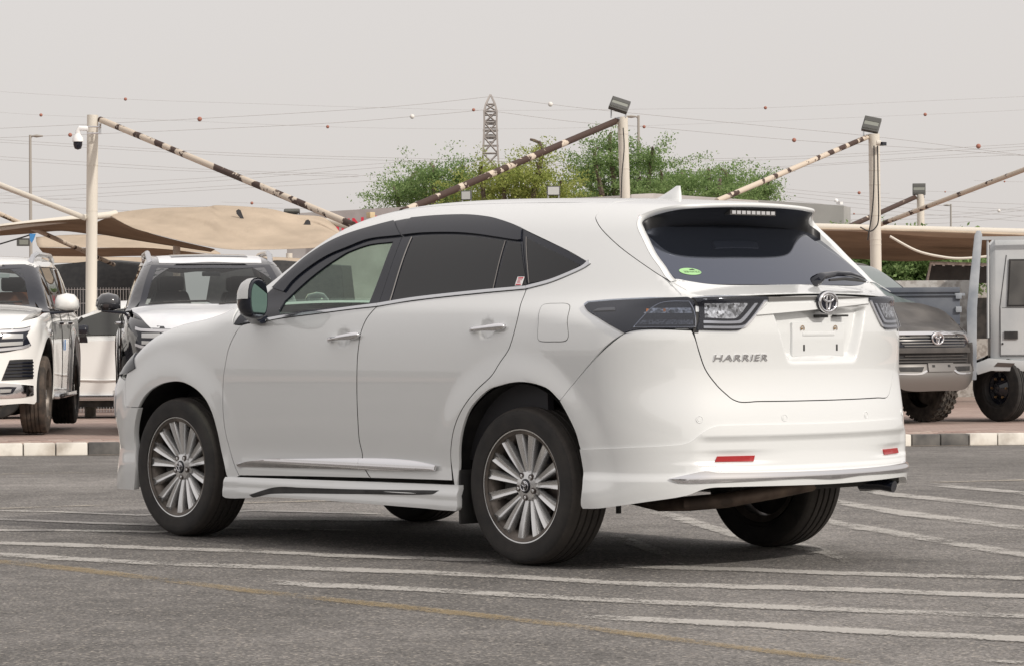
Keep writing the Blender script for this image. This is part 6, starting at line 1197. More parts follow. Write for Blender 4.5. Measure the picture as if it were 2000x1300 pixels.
        for xs in (-.64, -1.64, -2.62): b = MB(); b.tube([(xs, s*.945, 1.18), (xs-.01, s*.966, 1.10), (xs-.02, s*.9805, .9), (xs, s*.9805, .7), (xs, s*.970, .42)], .004, 4); b.build('door_seam', MT['black_matt'], root)
        b = MB(); b.box((-2.55, min(s*.86, s*1.05), .34), (-.60, max(s*.86, s*1.05), .385)); b.build('side_step', MT['satin_chrome'], root, bevel=.01)
        for x in (0, -3.075):
            b = MB(); n = 20; rr = [[(x+.50*math.cos(q), s*y, .43+.50*math.sin(q)) for q in np.linspace(-.2, math.pi+.2, n)] for y in (.95, .55)]; b.loft(rr, closed=False, caps=False); b.add([(x, s*.55, .43)]+rr[1], [(0, i+1, i+2) for i in range(n-1)]); b.build('wheel_liner', MT['black_matt'], root)
        simple_wheel(root, 0, s*.86, .41, .275, tyre); simple_wheel(root, -3.075, s*.86, .41, .275, 'tyre_dark')
    for y0, y1 in ((-.70, -.05), (.05, .66)): b = MB(); b.tube([(-.46, y0, 1.26), (-.50, (y0+y1)/2, 1.285), (-.54, y1, 1.29)], .012, 6); b.build('wiper', MT['black_matt'], root)
    b = MB(); b.loft([[(-.60, y, 1.0), (-.56, y, 1.20), (-.85, y, 1.25), (-1.05, y, 1.16), (-1.0, y, .95)] for y in (-.80, .80)]); b.build('dashboard', MT['trim_dark'], root, bevel=.03)
    b = MB(); b.box((-3.9, -.78, .55), (-.5, .78, .66)); b.build('cabin_floor', MT['trim_dark'], root)
    for sx in (-1.75, -2.7):
        for sy in (-.40, .40):
            b = MB(); b.loft([[(sx-.0-a*.25, sy+wy*w_, .75+a*.85) for wy in (-.25, .25)]+[(sx-.16-a*.25, sy+wy*w_, .75+a*.85) for wy in (.25, -.25)] for a, w_ in ((0, 1), (.5, 1), (.78, .7))]); st = b.build('seat', MT['trim_dark'] if paint == 'v_black' else MT['orange_seat'], root, bevel=.04)
            b = MB(); b.box((sx-.33, sy-.14, 1.42), (sx-.22, sy+.14, 1.62)); b.build('headrest', MT['trim_dark'], st, bevel=.04)
    b = MB(); c_ = np.array((-1.12, .40, 1.12)); b.tube([c_+np.array((.08*math.sin(q), .19*math.cos(q), .17*math.sin(q))) for q in np.linspace(0, 2*math.pi, 25)], .018, 6, caps=False); b.box((-1.14, .25, 1.10), (-1.10, .55, 1.14)); b.build('steering_wheel', MT['trim_dark'], root, smooth=True)
    for s in (1, -1): b = MB(); b.tube([(-.80, s*.74, 1.36), (-.88, s*.71, 1.45), (-.98, s*.69, 1.52)], .022, 6); b.build('grab_handle', MT['trim_cream'], root, smooth=True)
    b = MB(); b.box((-1.12, -.10, 1.60), (-1.08, .10, 1.66)); b.build('rear_view_mirror', MT['black_gloss'], root, bevel=.01)
    b = MB(); b.box((-3.9, -.50, .30), (.6, .50, .50)); b.box((-2.5, -.84, .36), (-.6, .84, .50)); b.build('underbody', MT['under'], root)
    stretch(root, lambda x, z: .10*sst(.25, .80, z)*(1-.75*sst(1.35, 1.85, z)))
G_ = 'cars parked on the block paving'
w1 = place('suv', -5.90, 31.6, heading(0, .05), 'white full-size SUV with orange seats and black bumper louvres at the left edge', 'car', G_)
big_suv(w1, 'v_white', 'v_white', 'v_white')
quad(w1, 'windscreen_sticker', [(-1.06, .36, 1.655), (-1.06, .46, 1.655), (-1.11, .46, 1.695), (-1.11, .36, 1.695)], 'white_plastic', .004, (1, 0, 1))
quad(w1, 'door_tape', [(-1.85, .984, .86), (-1.93, .984, .86), (-1.93, .984, .98), (-1.85, .984, .98)], principled('blue_tape', (.10, .33, .75), .5), .003, (0, 1, 0))
w2 = place('suv', -3.12, 31.6, heading(0, .15), 'black full-size SUV with white protective film on its bonnet and roof', 'car', G_)
big_suv(w2, 'v_black', 'v_black', 'film', 'tyre_dark')
# pale saloon side-on between them
w3 = place('saloon', -5.55, 41.5, heading(0, -math.pi/2+.04), 'pearl white hatchback with black door mirror side-on between the two big SUVs', 'car', G_)
def low_car(root, paint, win='v_darkglass'):
    hh = lambda zb, w, zs: [(0, zb), (w-.05, zb), (w, zb+.15), (w+.01, .62), (w, zs-.06), (w-.06, zs), (0, zs+.03)]
    sec_loft([(2.22, [(0, .30), (.6, .30), (.62, .4), (.62, .5), (.60, .6), (.55, .66), (0, .68)]), (2.0, hh(.22, .80, .78)), (1.4, hh(.20, .88, .90)), (.75, hh(.22, .90, 1.00)), (-1.2, hh(.22, .90, 1.04)), (-1.9, hh(.25, .86, 1.06)), (-2.25, hh(.35, .70, 1.0))], 'body', MT[paint], root, .03)
    sec_loft([(.95, [(0, .98), (.72, .98), (.74, 1.0), (.6, 1.02), (0, 1.03)]), (-.10, [(0, 1.0), (.80, 1.0), (.60, 1.38), (.5, 1.43), (0, 1.45)]), (-.6, [(0, 1.0), (.80, 1.0), (.60, 1.41), (.5, 1.46), (0, 1.48)]), (-1.2, [(0, 1.0), (.78, 1.0), (.58, 1.36), (.48, 1.41), (0, 1.43)]), (-2.0, [(0, 1.0), (.70, 1.0), (.55, 1.05), (.45, 1.08), (0, 1.09)])], 'roof', MT[paint], root, .02)
    for s in (1, -1):
        b = MB(); b.tube([(.48, s*.86, 1.03), (.30, s*.76, 1.24)], .016, 6); b.build('quarter_bar', MT['black_matt'], root); quad(root, 'side_window', [(.90, s*.845, 1.02), (-.30, s*.85, 1.03), (-.26, s*.69, 1.35), (.05, s*.70, 1.31)], win, .008, (0, s, .3)); quad(root, 'side_window', [(-.36, s*.845, 1.04), (-1.35, s*.835, 1.05), (-1.0, s*.675, 1.35), (-.33, s*.675, 1.37)], win, .008, (0, s, .3))
        b = MB(); b.loft([[(x, s*(1.0+y*k), 1.09+z*k) for y, z in ((-.10, -.05), (-.09, .06), (.08, .06), (.11, 0), (.08, -.06))] for x, k in ((.20, .8), (.24, 1), (.34, .8))]); m1 = b.build('door_mirror', MT['black_gloss'], root, bevel=.015); b = MB(); b.loft([[(.24, s*.97, 1.04), (.32, s*.97, 1.04), (.32, s*1.02, 1.06), (.24, s*1.02, 1.06)], [(.22, s*.90, .93), (.34, s*.90, .93), (.34, s*.92, .98), (.22, s*.92, .98)]]); b.build('mirror_foot', MT['black_gloss'], m1)
        for x in (1.35, -1.35): arch_ring(root, x, .33, .38, .905, zlo=.2); simple_wheel(root, x, s*.80, .325, .21)
        b = MB(); b.tube([(1.0, s*.912, .50), (0, s*.925, .47), (-1.0, s*.912, .52)], .012, 6); b.build('door_crease', MT[paint], root, smooth=True)
        b = MB(); b.box((-1.0, min(s*.86, s*.925), .24), (1.0, max(s*.86, s*.925), .29)); b.build('sill_trim', MT['satin_chrome'], root, bevel=.01)
        for xs in (.62, -.36): b = MB(); b.tube([(xs, s*.905, 1.0), (xs, s*.915, .62), (xs, s*.91, .32)], .003, 4); b.build('door_seam', MT['black_matt'], root)
q_ = MB(); q_.box((-1.9, -.80, .14), (1.9, .80, .32)); q_.build('underbody', MT['under'], w3); low_car(w3, 'v_white'); w3.scale = (1.1, 1.05, 1.1)
# grey pickup seen at its nose
PKF = make_skin(Spl([(-4.5, .88), (-3.9, .93), (-1.5, .93), (0, .93), (.4, .92), (.75, .87), (1.1, .74)]), Spl([(.3, -.06), (.5, -.02), (.75, 0), (.95, -.004), (1.1, -.018), (1.2, -.04), (1.35, -.08), (1.6, -.12), (1.9, -.15)]), Spl([(1.2, .90), (.6, .90), (-.3, .89), (-1, .85), (-3, .85), (-4.2, .84)]), None,
    Spl([(1.2, .86), (.98, 1.04), (.85, 1.09), (.6, 1.135), (0, 1.19), (-.48, 1.23), (-.66, 1.30), (-.9, 1.47), (-1.15, 1.64), (-1.32, 1.72), (-1.6, 1.775), (-2.4, 1.79), (-2.9, 1.74), (-3.0, 1.60), (-3.1, 1.25), (-4.0, 1.2)]),
    Spl([(.3, .90), (.44, .96), (.56, .985), (.70, .965), (.85, .965), (.95, .955), (1.04, .925), (1.15, .78), (1.3, .45)]), Spl([(.3, -4.1), (1.2, -4.3)]), (0, -3.085), zb=1.17, tum=.36, bulge=.055, rz=.45, rb=(.47, .55))
def pickup(root):
    fn = PKF
    def go():
        W_ = lambda p: tuple(wrap_inv(np.array(p))[0]); UF = X_F+.9*math.pi/2
        fp = lambda y, z: W_(front_pt(fn, y, z))
        def pn(name, dom, poly, mat, par=root, **kw):
            kw.setdefault('fn', fn); kw.setdefault('depth', .012); kw.setdefault('gap', 0); kw.setdefault('res', .05); kw.setdefault('bres', .03)
            return panel(name, dom, poly, MT[mat], par, **kw)
        def arch(x0, r=.475, z0=.5, n=15, zc_=.48): q0 = math.asin((z0-zc_)/r); return [(x0+r*math.cos(q), zc_+r*math.sin(q)) for q in np.linspace(q0, math.pi-q0, n)]
        low = [(-4.1, .52), (-3.56, .52)]+arch(-3.085, z0=.52)[::-1]+[(-2.6, .46), (-.50, .46)]+arch(0, z0=.50)[::-1]+[(.50, .50), fp(.78, .62), fp(.5, .68), (UF, .68)]
        upp = [(UF, 1.03), fp(.45, 1.03), fp(.66, 1.03), (.62, 1.05), (.2, 1.10), (-.45, 1.14), (-4.1, 1.16)]
        pn('body', 'wrap', low+upp, 'v_grey', mirror=True, corner=30, res=.04)
        hp_ = [(.915, 0), (.90, .40), (.83, .60), (.62, .72), (.2, .79), (-.52, .80), (-.55, .4), (-.55, 0)]
        pn('bonnet', 'top', [(x, -y) for x, y in hp_[::-1][1:-1]]+hp_, 'v_grey', off=.008, depth=.05, res=.05)
        rp_ = [(-1.34, 0), (-1.36, .4), (-1.42, .56), (-2.8, .56), (-2.9, 0)]
        pn('roof', 'top', [(x, -y) for x, y in rp_[::-1][1:-1]]+rp_, 'v_grey', depth=.03, res=.08)
        ws = [(-.56, 0), (-.57, .5), (-.62, .74), (-1.34, .55), (-1.32, .3), (-1.32, 0)]
        pn('windscreen', 'top', ws+[(x, -y) for x, y in ws[::-1][1:-1]], 'v_screen', depth=.003, res=.08)
        pn('side_window', 'wrap', [(-.85, 1.21), (-1.42, 1.62), (-2.6, 1.64), (-2.8, 1.22)], 'v_darkglass', mirror=True, depth=.003, res=.08)
        pn('pillar', 'sec', [surf(np.array([[x, z]]), 'wrap', fn)[0] for x, z in ((-.50, 1.15), (-.82, 1.17), (-1.42, 1.64))]+[surf(np.array([[x, y]]), 'top', fn)[0] for x, y in ((-1.38, .56), (-.64, .75))], 'black_gloss', mirror=True, res=.05, depth=.02)
        pn('roof_side', 'sec', [surf(np.array([[x, z]]), 'wrap', fn)[0] for x, z in ((-1.40, 1.615), (-2.8, 1.63))]+[surf(np.array([[x, y]]), 'top', fn)[0] for x, y in ((-2.8, .555), (-1.42, .555))], 'v_grey', mirror=True, res=.06)
        for s in (0, 1):
            M_ = (lambda pl: pl) if s == 0 else (lambda pl: [(2*UF-u, z) for u, z in pl])
            hl_ = pn('headlamp', 'wrap', M_([fp(.60, .955), fp(.74, .95), (.62, .955), (.42, 1.02), (.45, 1.06), fp(.74, 1.02), fp(.62, 1.025)]), 'lens_grey', off=.010, res=.04)[0]
            pn('lamp_unit', 'wrap', M_([fp(.66, .97), fp(.76, .965), fp(.76, 1.0), fp(.67, 1.005)]), 'lens_silver', hl_, off=.016, res=.03, bres=.02)
            fb_ = pn('fog_bezel', 'wrap', M_([fp(.74, .62), (.60, .62), (.62, .86), fp(.76, .86)]), 'black_gloss', off=.035, depth=.05, res=.04)[0]
            pn('fog_trim', 'wrap', M_([fp(.755, .66), (.62, .66), (.62, .72), fp(.765, .72)]), 'chrome', fb_, off=.05, depth=.02, res=.04)
            pn('bumper_corner', 'wrap', M_([fp(.70, .60), fp(.755, .60), fp(.775, .74), fp(.755, .93), fp(.70, .93)]), 'v_grey', off=.05, depth=.07, res=.04)
        sy = lambda a: [a_ for a_ in a]+[(2*UF-u, z) for u, z in a[::-1]]
        gr = pn('grille', 'wrap', sy([(UF, .885), fp(.55, .885), fp(.645, .93), fp(.60, 1.035), (UF, 1.035)][:])[:], 'black_gloss', off=.006, res=.05)[0]
        pn('grille_surround', 'wrap', [(UF, 1.012), fp(.57, 1.012), fp(.63, .925), fp(.67, .925), fp(.62, 1.045), (UF, 1.045)]+[(2*UF-u, z) for u, z in [fp(.62, 1.045), fp(.67, .925), fp(.63, .925), fp(.57, 1.012)]], 'chrome', gr, off=.03, depth=.025, res=.04)
        for k in range(4): z_ = .895+k*.030; w_ = .50+k*.03; pn('grille_bar', 'wrap', [fp(w_, z_), fp(w_+.01, z_+.010), (UF, z_+.010), (2*UF-fp(w_+.01, z_)[0], z_+.010), (2*UF-fp(w_, z_)[0], z_), (UF, z_)], 'grey_trim', gr, off=.022, res=.05)
        lg = pn('lower_grille', 'wrap', sy([(UF, .70), fp(.64, .70), fp(.66, .815), (UF, .815)]), 'black_matt', off=.004, res=.05)[0]
        for k, w_ in ((0, .60), (1, .60), (2, .50)): z_ = .712+k*.036; pn('grille_bar', 'wrap', [fp(w_, z_), fp(w_, z_+.010), (UF, z_+.010), (2*UF-fp(w_, z_)[0], z_+.010), (2*UF-fp(w_, z_)[0], z_), (UF, z_)], 'v_grey', lg, off=.022, res=.05)
        pn('bumper', 'wrap', sy([(UF, .822), fp(.66, .822), fp(.62, .878), (UF, .878)]), 'v_grey', off=.04, depth=.05, res=.05)
        sk = pn('skid_plate', 'wrap', sy([(UF, .40), fp(.50, .41), fp(.66, .50), fp(.70, .62), fp(.64, .685), (UF, .69)]), 'v_silver', off=.045, depth=.05, res=.04)[0]
        for s in (0, 1):
            M_ = (lambda pl: pl) if s == 0 else (lambda pl: [(2*UF-u, z) for u, z in pl])
            pn('vent', 'wrap', M_([fp(.30, .60), fp(.58, .605), fp(.60, .655), fp(.26, .655)]), 'black_matt', sk, off=.048, res=.04)
            pn('vent_trim', 'wrap', M_([fp(.22, .605), fp(.31, .572), fp(.60, .572), fp(.60, .586), fp(.33, .588), fp(.24, .618)]), 'chrome', sk, off=.055, res=.04)
        pl_ = pn('number_plate_holder', 'wrap', sy([(UF, .598), fp(.21, .598), fp(.21, .70), (UF, .70)]), 'v_silver', off=.065, depth=.02, res=.05)[0]
        for y in (.13,):
            for s in (0, 1):
                a_ = [fp(y-.022, .645), fp(y+.022, .645), fp(y+.022, .675), fp(y-.022, .675)]; pn('slot', 'wrap', a_ if s == 0 else [(2*UF-u, z) for u, z in a_], 'black_matt', pl_, off=.067, depth=.001, res=.04)
    with_skin(-3.2, 0.0, go)
    for s in (1, -1):
        b = MB(); b.loft([[(x, s*(1.04+y*k), 1.26+z*k) for y, z in ((-.11, -.05), (-.10, .06), (.0, .09), (.09, .06), (.12, -.01), (.09, -.07))] for x, k in ((-.80, .85), (-.76, 1), (-.68, .8), (-.64, .4))]); b.box((-.76, min(s*.84, s*1.0), 1.19), (-.70, max(s*.84, s*1.0), 1.22)); b.build('door_mirror', MT['mirror_silver'], root, bevel=.01, angle=15)
        for x in (0, -3.085):
            b = MB(); n = 20; rr = [[(x+.49*math.cos(q), s*y, .48+.49*math.sin(q)) for q in np.linspace(0, math.pi, n)] for y in (.90, .50)]; b.loft(rr, closed=False, caps=False); b.add([(x, s*.50, .48)]+rr[1], [(0, i+1, i+2) for i in range(n-1)]); b.build('wheel_liner', MT['black_matt'], root)
            simple_wheel(root, x, s*.80, .41, .28, 'tyre_mud', blocky=True, nsp=6)
    badge('emblem', tuple(front_pt(fn, 0, .985)+np.array((.03, 0, 0))), (1, 0, 0), .10, .072, MT['chrome'], MT['black_gloss'], root)
    b = MB(); b.box((-4.2, -.5, .45), (.8, .5, .60)); b.box((-.12, -.75, .36), (.12, .75, .46)); b.tube([(.55, -.5, .42), (.55, .5, .42)], .06, 8); b.build('underbody', MT['under'], root, bevel=.02)
    stretch(root, lambda x, z: .15*sst(.85, -.45, x)*sst(.75, 1.1, z), lambda x, z: .60*sst(.70, -.6, x)*sst(.85, 1.1, z))
MT['truck_glass'] = noise_tint(principled('truck_side_glass', (.1, .1, .1), .05, 0, .2), (.055, .053, .05), (.17, .165, .155), 1.6, 2, .4, .6)
MT['v_screen'] = principled('dusty_windscreen', (.16, .19, .19), .10, 0, .3)
MT['tyre_mud'] = noise_tint(principled('muddy_tyre', (.05, .045, .04), .85), (.035, .032, .030), (.12, .105, .09), 9, 6)
dl = .60; hx = -FH*math.cos(dl)+RH*math.sin(dl); fc = sd((1833-1000)/5841*34.6, 34.6)-.985*hx
fs_, fd_ = float((fc-C0) @ RH), depth(fc)
pk = place('pickup', fs_, fd_, heading(0, dl), 'dusty grey pickup with muddy off-road tyres showing its nose behind the white SUV', 'pickup', G_, z=.12); pickup(pk); pk.scale = (1, .90, 1)
# flatbed truck, side on
tr_ = place('truck', 5.98, 36.6, heading(0, math.pi/2-.14), 'pale grey flatbed truck with blue-grey dropside at the right edge', 'truck', None)
def truck(root):
    # origin under the front axle, +x forward, right side (-y) towards the camera
    sec_loft([(-.14, [(0, .62), (.92, .62), (.96, .70), (.97, 1.35), (.93, 1.98), (.86, 2.10), (0, 2.14)]), (-.08, [(0, .60), (.95, .60), (.99, .70), (1.0, 1.35), (.955, 2.04), (.88, 2.17), (0, 2.21)]), (.6, [(0, .60), (.95, .60), (.99, .70), (1.0, 1.35), (.955, 2.07), (.88, 2.20), (0, 2.24)]), (1.0, [(0, .40), (.92, .40), (.97, .6), (.98, 1.30), (.93, 1.98), (.85, 2.10), (0, 2.13)]), (1.12, [(0, .40), (.90, .40), (.94, .6), (.95, 1.2), (.90, 1.3), (.85, 1.35), (0, 1.36)])], 'cab', MT['truck_grey'], root, .03)
    for s in (1, -1):
        f = lambda x, z: (x, s*1.001, z)
        dr = quad(root, 'door', [f(-.02, .80), f(.95, .80), f(.95, 1.345), f(-.02, 1.35)], 'truck_grey', .003, (0, s, 0))
        for a_, b_ in (((-.03, .78), (-.03, 1.36)), ((-.03, .78), (.5, .78)), ((-.03, 1.36), (.05, 1.98))): q_ = MB(); q_.tube([(a_[0], s*(1.004-.045*max(0, (a_[1]-1.35)/.69)), a_[1]), (b_[0], s*(1.004-.045*max(0, (b_[1]-1.35)/.69)), b_[1])], .004, 4); q_.build('door_seam', MT['black_matt'], dr)
        quad(dr, 'door_window', [(.07, s*1.010, 1.385), (.88, s*1.010, 1.385), (.82, s*.978, 1.91), (.10, s*.978, 1.91)], 'truck_glass', .008, (0, s, 0))
        quad(dr, 'window_seal', [(.05, s*1.005, 1.365), (.90, s*1.005, 1.365), (.84, s*.972, 1.93), (.08, s*.972, 1.93)], 'black_matt', .006, (0, s, 0))
        quad(dr, 'door_handle', [(.02, s*1.014, .985), (.18, s*1.014, .985), (.18, s*1.014, 1.075), (.02, s*1.014, 1.075)], 'black_matt', .008, (0, s, 0))
        b = MB(); b.tube([(-.005, s*1.002, 1.35), (.95, s*1.002, 1.345)], .004, 4); b.build('door_seam', MT['black_matt'], dr)
        b = MB(); b.lathe([(.012, 0), (.012, .006), (0, .006)], 10, 'y', (0, s*1.005-(.006 if s < 0 else 0), .93)); b.build('door_lock', MT['black_matt'], dr)
        pr = [(-.33, .66), (-.32, .70), (-.16, .76), (.34, .72), (.42, .68), (.62, .33), (.52, .30), (.38, .56), (.30, .60), (-.14, .61), (-.30, .56)]
        b = MB(); b.prism(pr, (0, s*.93, 0), (1, 0, 0), (0, 0, 1), (0, s, 0), .13); mg = b.build('mudguard', MT['truck_grey'], root, bevel=.015)
        quad(mg, 'side_marker', [(-.10, s*1.064, .665), (.12, s*1.062, .655), (.14, s*1.062, .70), (-.06, s*1.062, .71)], 'brake', .004, (0, s, 0))
        fw_ = simple_wheel(root, 0, s*.80, .40, .21, 'tyre_dark', steel=True, rr=.56); fw_.rotation_euler = (0, 0, (math.pi if s < 0 else 0)-.85); simple_wheel(root, -2.9, s*.86, .40, .21, 'tyre_dark', steel=True, rr=.56)
    b = MB(); b.box((-.2, -.52, .30), (.6, .52, .66)); b.box((-5.2, -.45, .50), (.4, .45, .72)); b.build('chassis', MT['under'], root)
    # load bed: floor, headboard posts, dropsides
    b = MB(); b.box((-5.2, -1.02, .80), (-.38, 1.02, .88)); b.build('load_floor', MT['bed_grey'], root)
    for s in (-1,):
        pr = [(-.47, .60), (-.37, .60), (-.36, 1.5), (-.27, 2.26), (-.31, 2.31), (-.35, 2.26), (-.46, 1.5)]
        b = MB(); b.prism([(x, z) for x, z in ((-.42, .50), (-.31, .50), (-.30, 1.35), (-.235, 2.22), (-.255, 2.27), (-.30, 2.27), (-.325, 2.22), (-.42, 1.35))], (0, s*1.0, 0), (1, 0, 0), (0, 0, 1), (0, s, 0), .10); b.build('headboard_post', MT['bed_pale'], root, bevel=.012)
    b = MB(); b.box((-.30, -1.06, 2.16), (1.0, -1.01, 2.20)); b.tube([(-.17, -1.03, 2.16), (-.17, -1.03, 1.0)], .016, 6); b.build('headboard_bar', MT['truck_grey'], root)
    for k in range(6): b = MB(); z_ = .78+k*.13; b.box((-.32, -.95, z_), (-.30, .95, z_+.012)); b.build('headboard_rail', MT['satin_chrome'], root)
    b = MB(); b.box((-.36, -.94, .60), (-.335, .94, 1.45)); b.build('headboard_mesh', MT['black_matt'], root)
    b = MB(); b.box((-5.2, -1.06, .86), (-.50, -1.02, 1.60)); ds_ = b.build('dropside', MT['bed_grey'], root, bevel=.006)
    for z_, h_ in ((1.54, .06), (1.50, .012), (1.16, .012)): b = MB(); b.box((-5.2, -1.085, z_), (-.50, -1.055, z_+h_)); b.build('dropside_rib', MT['bed_grey'], ds_, bevel=.004)
    for x, z_ in ((-.53, 1.46), (-.53, 1.30), (-.53, 1.05)): b = MB(); b.box((x-.02, -1.09, z_), (x+.05, -1.06, z_+.07)); b.build('dropside_latch', MT['bed_pale'], ds_, bevel=.006)
    b = MB(); b.tube([(-1.82, -1.09, 1.36), (-1.82, -1.11, 1.30)], .02, 6); b.build('hook', MT['bed_pale'], ds_)
    b = MB(); b.box((-5.2, 1.02, .86), (-.35, 1.06, 1.71)); b.build('dropside_far', MT['scuffed_white'], root)
    b = MB(); b.box((-.56, -1.085, 1.50), (-.44, -1.06, 1.53)); b.build('hinge', MT['bed_pale'], root)
MT['bed_pale'] = noise_tint(principled('pale_blue_grey_paint', (.3, .33, .38), .5), (.24, .27, .31), (.42, .45, .48), 3, 5)
truck(tr_)
# ---------------------------------------------------------------- posts, stays, canopies
MT['post'] = noise_tint(principled('cream_painted_steel', (.6, .55, .46), .6), (.40, .28, .17), (.64, .60, .53), 1.6, 8, .18, .40)
def rusty(name, lo, hi):
    mt = principled(name, (.6, .5, .4), .7); b = mt.node_tree.nodes['Principled BSDF']; tc = N(mt, 'ShaderNodeTexCoord')
    n = N(mt, 'ShaderNodeTexNoise'); n.inputs['Scale'].default_value = 3.2; n.inputs['Detail'].default_value = 6; n.inputs['Roughness'].default_value = .60; L(mt, tc.outputs['Object'], n.inputs['Vector'])
    r = N(mt, 'ShaderNodeValToRGB'); e = r.color_ramp.elements; e[0].position = lo; e[0].color = (.055, .030, .022, 1); e[1].position = lo+.012; e[1].color = (.58, .50, .41, 1); L(mt, n.outputs['Fac'], r.inputs[0]); L(mt, r.outputs[0], b.inputs['Base Color']); return mt
MT['rusty'] = rusty('flaking_cream_paint', .47, .6); MT['rusty_more'] = rusty('mostly_rusted_pipe', .56, .6); MT['rusty_less'] = rusty('lightly_rusted_pipe', .43, .6)
def fabric_mat(name, col, tl=.35):
    mt = bpy.data.materials.new(name); mt.use_nodes = True; t = mt.node_tree; t.nodes.clear(); o = t.nodes.new('ShaderNodeOutputMaterial'); d = t.nodes.new('ShaderNodeBsdfDiffuse'); tr = t.nodes.new('ShaderNodeBsdfTranslucent'); mx = t.nodes.new('ShaderNodeMixShader'); mx.inputs[0].default_value = tl
    tc = t.nodes.new('ShaderNodeTexCoord'); n = t.nodes.new('ShaderNodeTexNoise'); n.inputs['Scale'].default_value = 1.3; n.inputs['Detail'].default_value = 7; t.links.new(tc.outputs['Object'], n.inputs['Vector'])
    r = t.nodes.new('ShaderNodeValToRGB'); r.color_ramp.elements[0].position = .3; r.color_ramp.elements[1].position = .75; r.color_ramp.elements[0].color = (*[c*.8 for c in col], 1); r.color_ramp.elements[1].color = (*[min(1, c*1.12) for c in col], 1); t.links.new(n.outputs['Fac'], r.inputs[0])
    n2 = t.nodes.new('ShaderNodeTexNoise'); n2.inputs['Scale'].default_value = 3.5; n2.inputs['Detail'].default_value = 5; n2.inputs['Distortion'].default_value = 1.2; t.links.new(tc.outputs['Object'], n2.inputs['Vector']); bp = t.nodes.new('ShaderNodeBump'); bp.inputs['Strength'].default_value = .3; bp.inputs['Distance'].default_value = .06; t.links.new(n2.outputs['Fac'], bp.inputs['Height'])
    t.links.new(bp.outputs[0], d.inputs['Normal']); t.links.new(r.outputs[0], d.inputs[0]); t.links.new(r.outputs[0], tr.inputs[0]); t.links.new(d.outputs[0], mx.inputs[1]); t.links.new(tr.outputs[0], mx.inputs[2]); t.links.new(mx.outputs[0], o.inputs[0]); return mt
MT['shade_tan'] = fabric_mat('tan_shade_cloth', (.56, .465, .365), .15); MT['shade_dark'] = fabric_mat('tan_cloth_shaded', (.36, .28, .21), .28)  # second is the tan cloth darkened: underside shade put into its colour
GP = 'steel posts carrying the shade canopies'
def post(px0, py0, px1, py1, d, dia, label, group=GP, name='canopy_post', base=None, rings=()):
    a = at(px0, py0, d); b_ = at(px1, py1, d); t = (b_[2]-(Gz(d)+.1))/max(1e-6, a[2]-b_[2]); base = b_-(a-b_)*t
    root = empty(name, tuple(base), 0, label, 'post', group); m_ = MB(); m_.tube([(0, 0, 0), tuple((a-base)*.5), tuple(a-base)], dia/2, 20); m_.build('shaft', MT['post'], root, smooth=True)
    for py in rings:
        f = (at(px0, py, d)[2]-base[2]); k = f/(a-base)[2]; c = (a-base)*k; m_ = MB(); m_.lathe([(dia/2-.01, -.008), (dia/2+.004, -.005), (dia/2+.004, .005), (dia/2-.01, .008)], 20, 'z', tuple(c)); m_.build('weld_ring', MT['post'], root, smooth=True)
    return root, a-base, base
def local(root, p): return tuple(np.array(p)-np.array(root.location))
pA, topA, _ = post(181, 225, 178, 600, 42, .158, 'cream steel post carrying a dome security camera at the left', rings=(323, 412))
pB, topB, _ = post(1216, 229, 1221, 390, 42, .145, 'cream steel post with tilted solar floodlight and black cable in front of the trees', rings=(262, 330))
pC, topC, _ = post(1707, 262, 1711, 532, 44, .165, 'cream steel post with floodlight, small camera and hanging cable loop at the right', rings=(302, 333, 361, 421, 468, 478))
pD, topD, _ = post(1798, 380, 1799, 545, 62, .155, 'far cream steel post with a small floodlight at the right', rings=(410, 450))
# dome camera
cam_root = empty('security_camera', tuple(at(166, 262, 41.8)), 0, 'white dome security camera with dark lens bracketed to the left post', 'camera')
def lc(px, py, d=41.8): return local(cam_root, at(px, py, d))
m_ = MB(); m_.tube([lc(172, 252), lc(155, 251), lc(152, 256), lc(152, 262)], .035, 10); m_.build('bracket_arm', MT['white_plastic'], cam_root, smooth=True)
c_ = lc(152, 277); m_ = MB(); m_.lathe([(.0, .115), (.035, .11), (.05, .085), (.075, .05), (.078, .0), (.06, -.005), (0, -.01)], 20, 'z', c_); m_.build('camera_housing', MT['white_plastic'], cam_root, smooth=True)
m_ = MB(); m_.lathe([(.064, 0), (.062, -.05), (.045, -.10), (0, -.115)], 20, 'z', c_); m_.build('camera_dome', MT['black_gloss'], cam_root, smooth=True)
m_ = MB(); q0, q1 = lc(171, 248), lc(198, 258)
for py in (248, 261): a_, b_ = lc(170, py), lc(198, py); m_.tube([a_, b_], .012, 6)
m_.box(tuple(np.array(lc(192, 258))-.03), tuple(np.array(lc(198, 246))+.03)); m_.build('clamp', MT['satin_chrome'], cam_root)
def strut(pts, r, mat, label, name='canopy_stay', group='slanting pipe stays of the canopies', cat='pipe'):
    P = [at(*p) for p in pts]; m_ = MB(); c = P[0]; m_.tube([p-c for p in P], r, 12); o = m_.build(name, MT[mat], None, smooth=True); o.location = c; return tag(o, label, cat, group)
strut([(196, 234, 42), (690, 440, 36.5)], .044, 'rusty', 'long rust-flaked pipe slanting down right from the camera post')
strut([(1203, 237, 42), (785, 414, 37)], .046, 'rusty_more', 'dark rusted pipe slanting down left from the middle post across the trees')
strut([(1694, 268, 44), (1400, 393, 39.5)], .038, 'rusty_less', 'cream pipe slanting down left from the right post')
strut([(1786, 386, 62), (1660, 442, 58)], .05, 'rusty_more', 'short rusted pipe slanting down left from the far post')
strut([(2010, 328, 42), (1716, 440, 46)], .036, 'rusty_less', 'cream pipe rising to the right edge beyond the right post')
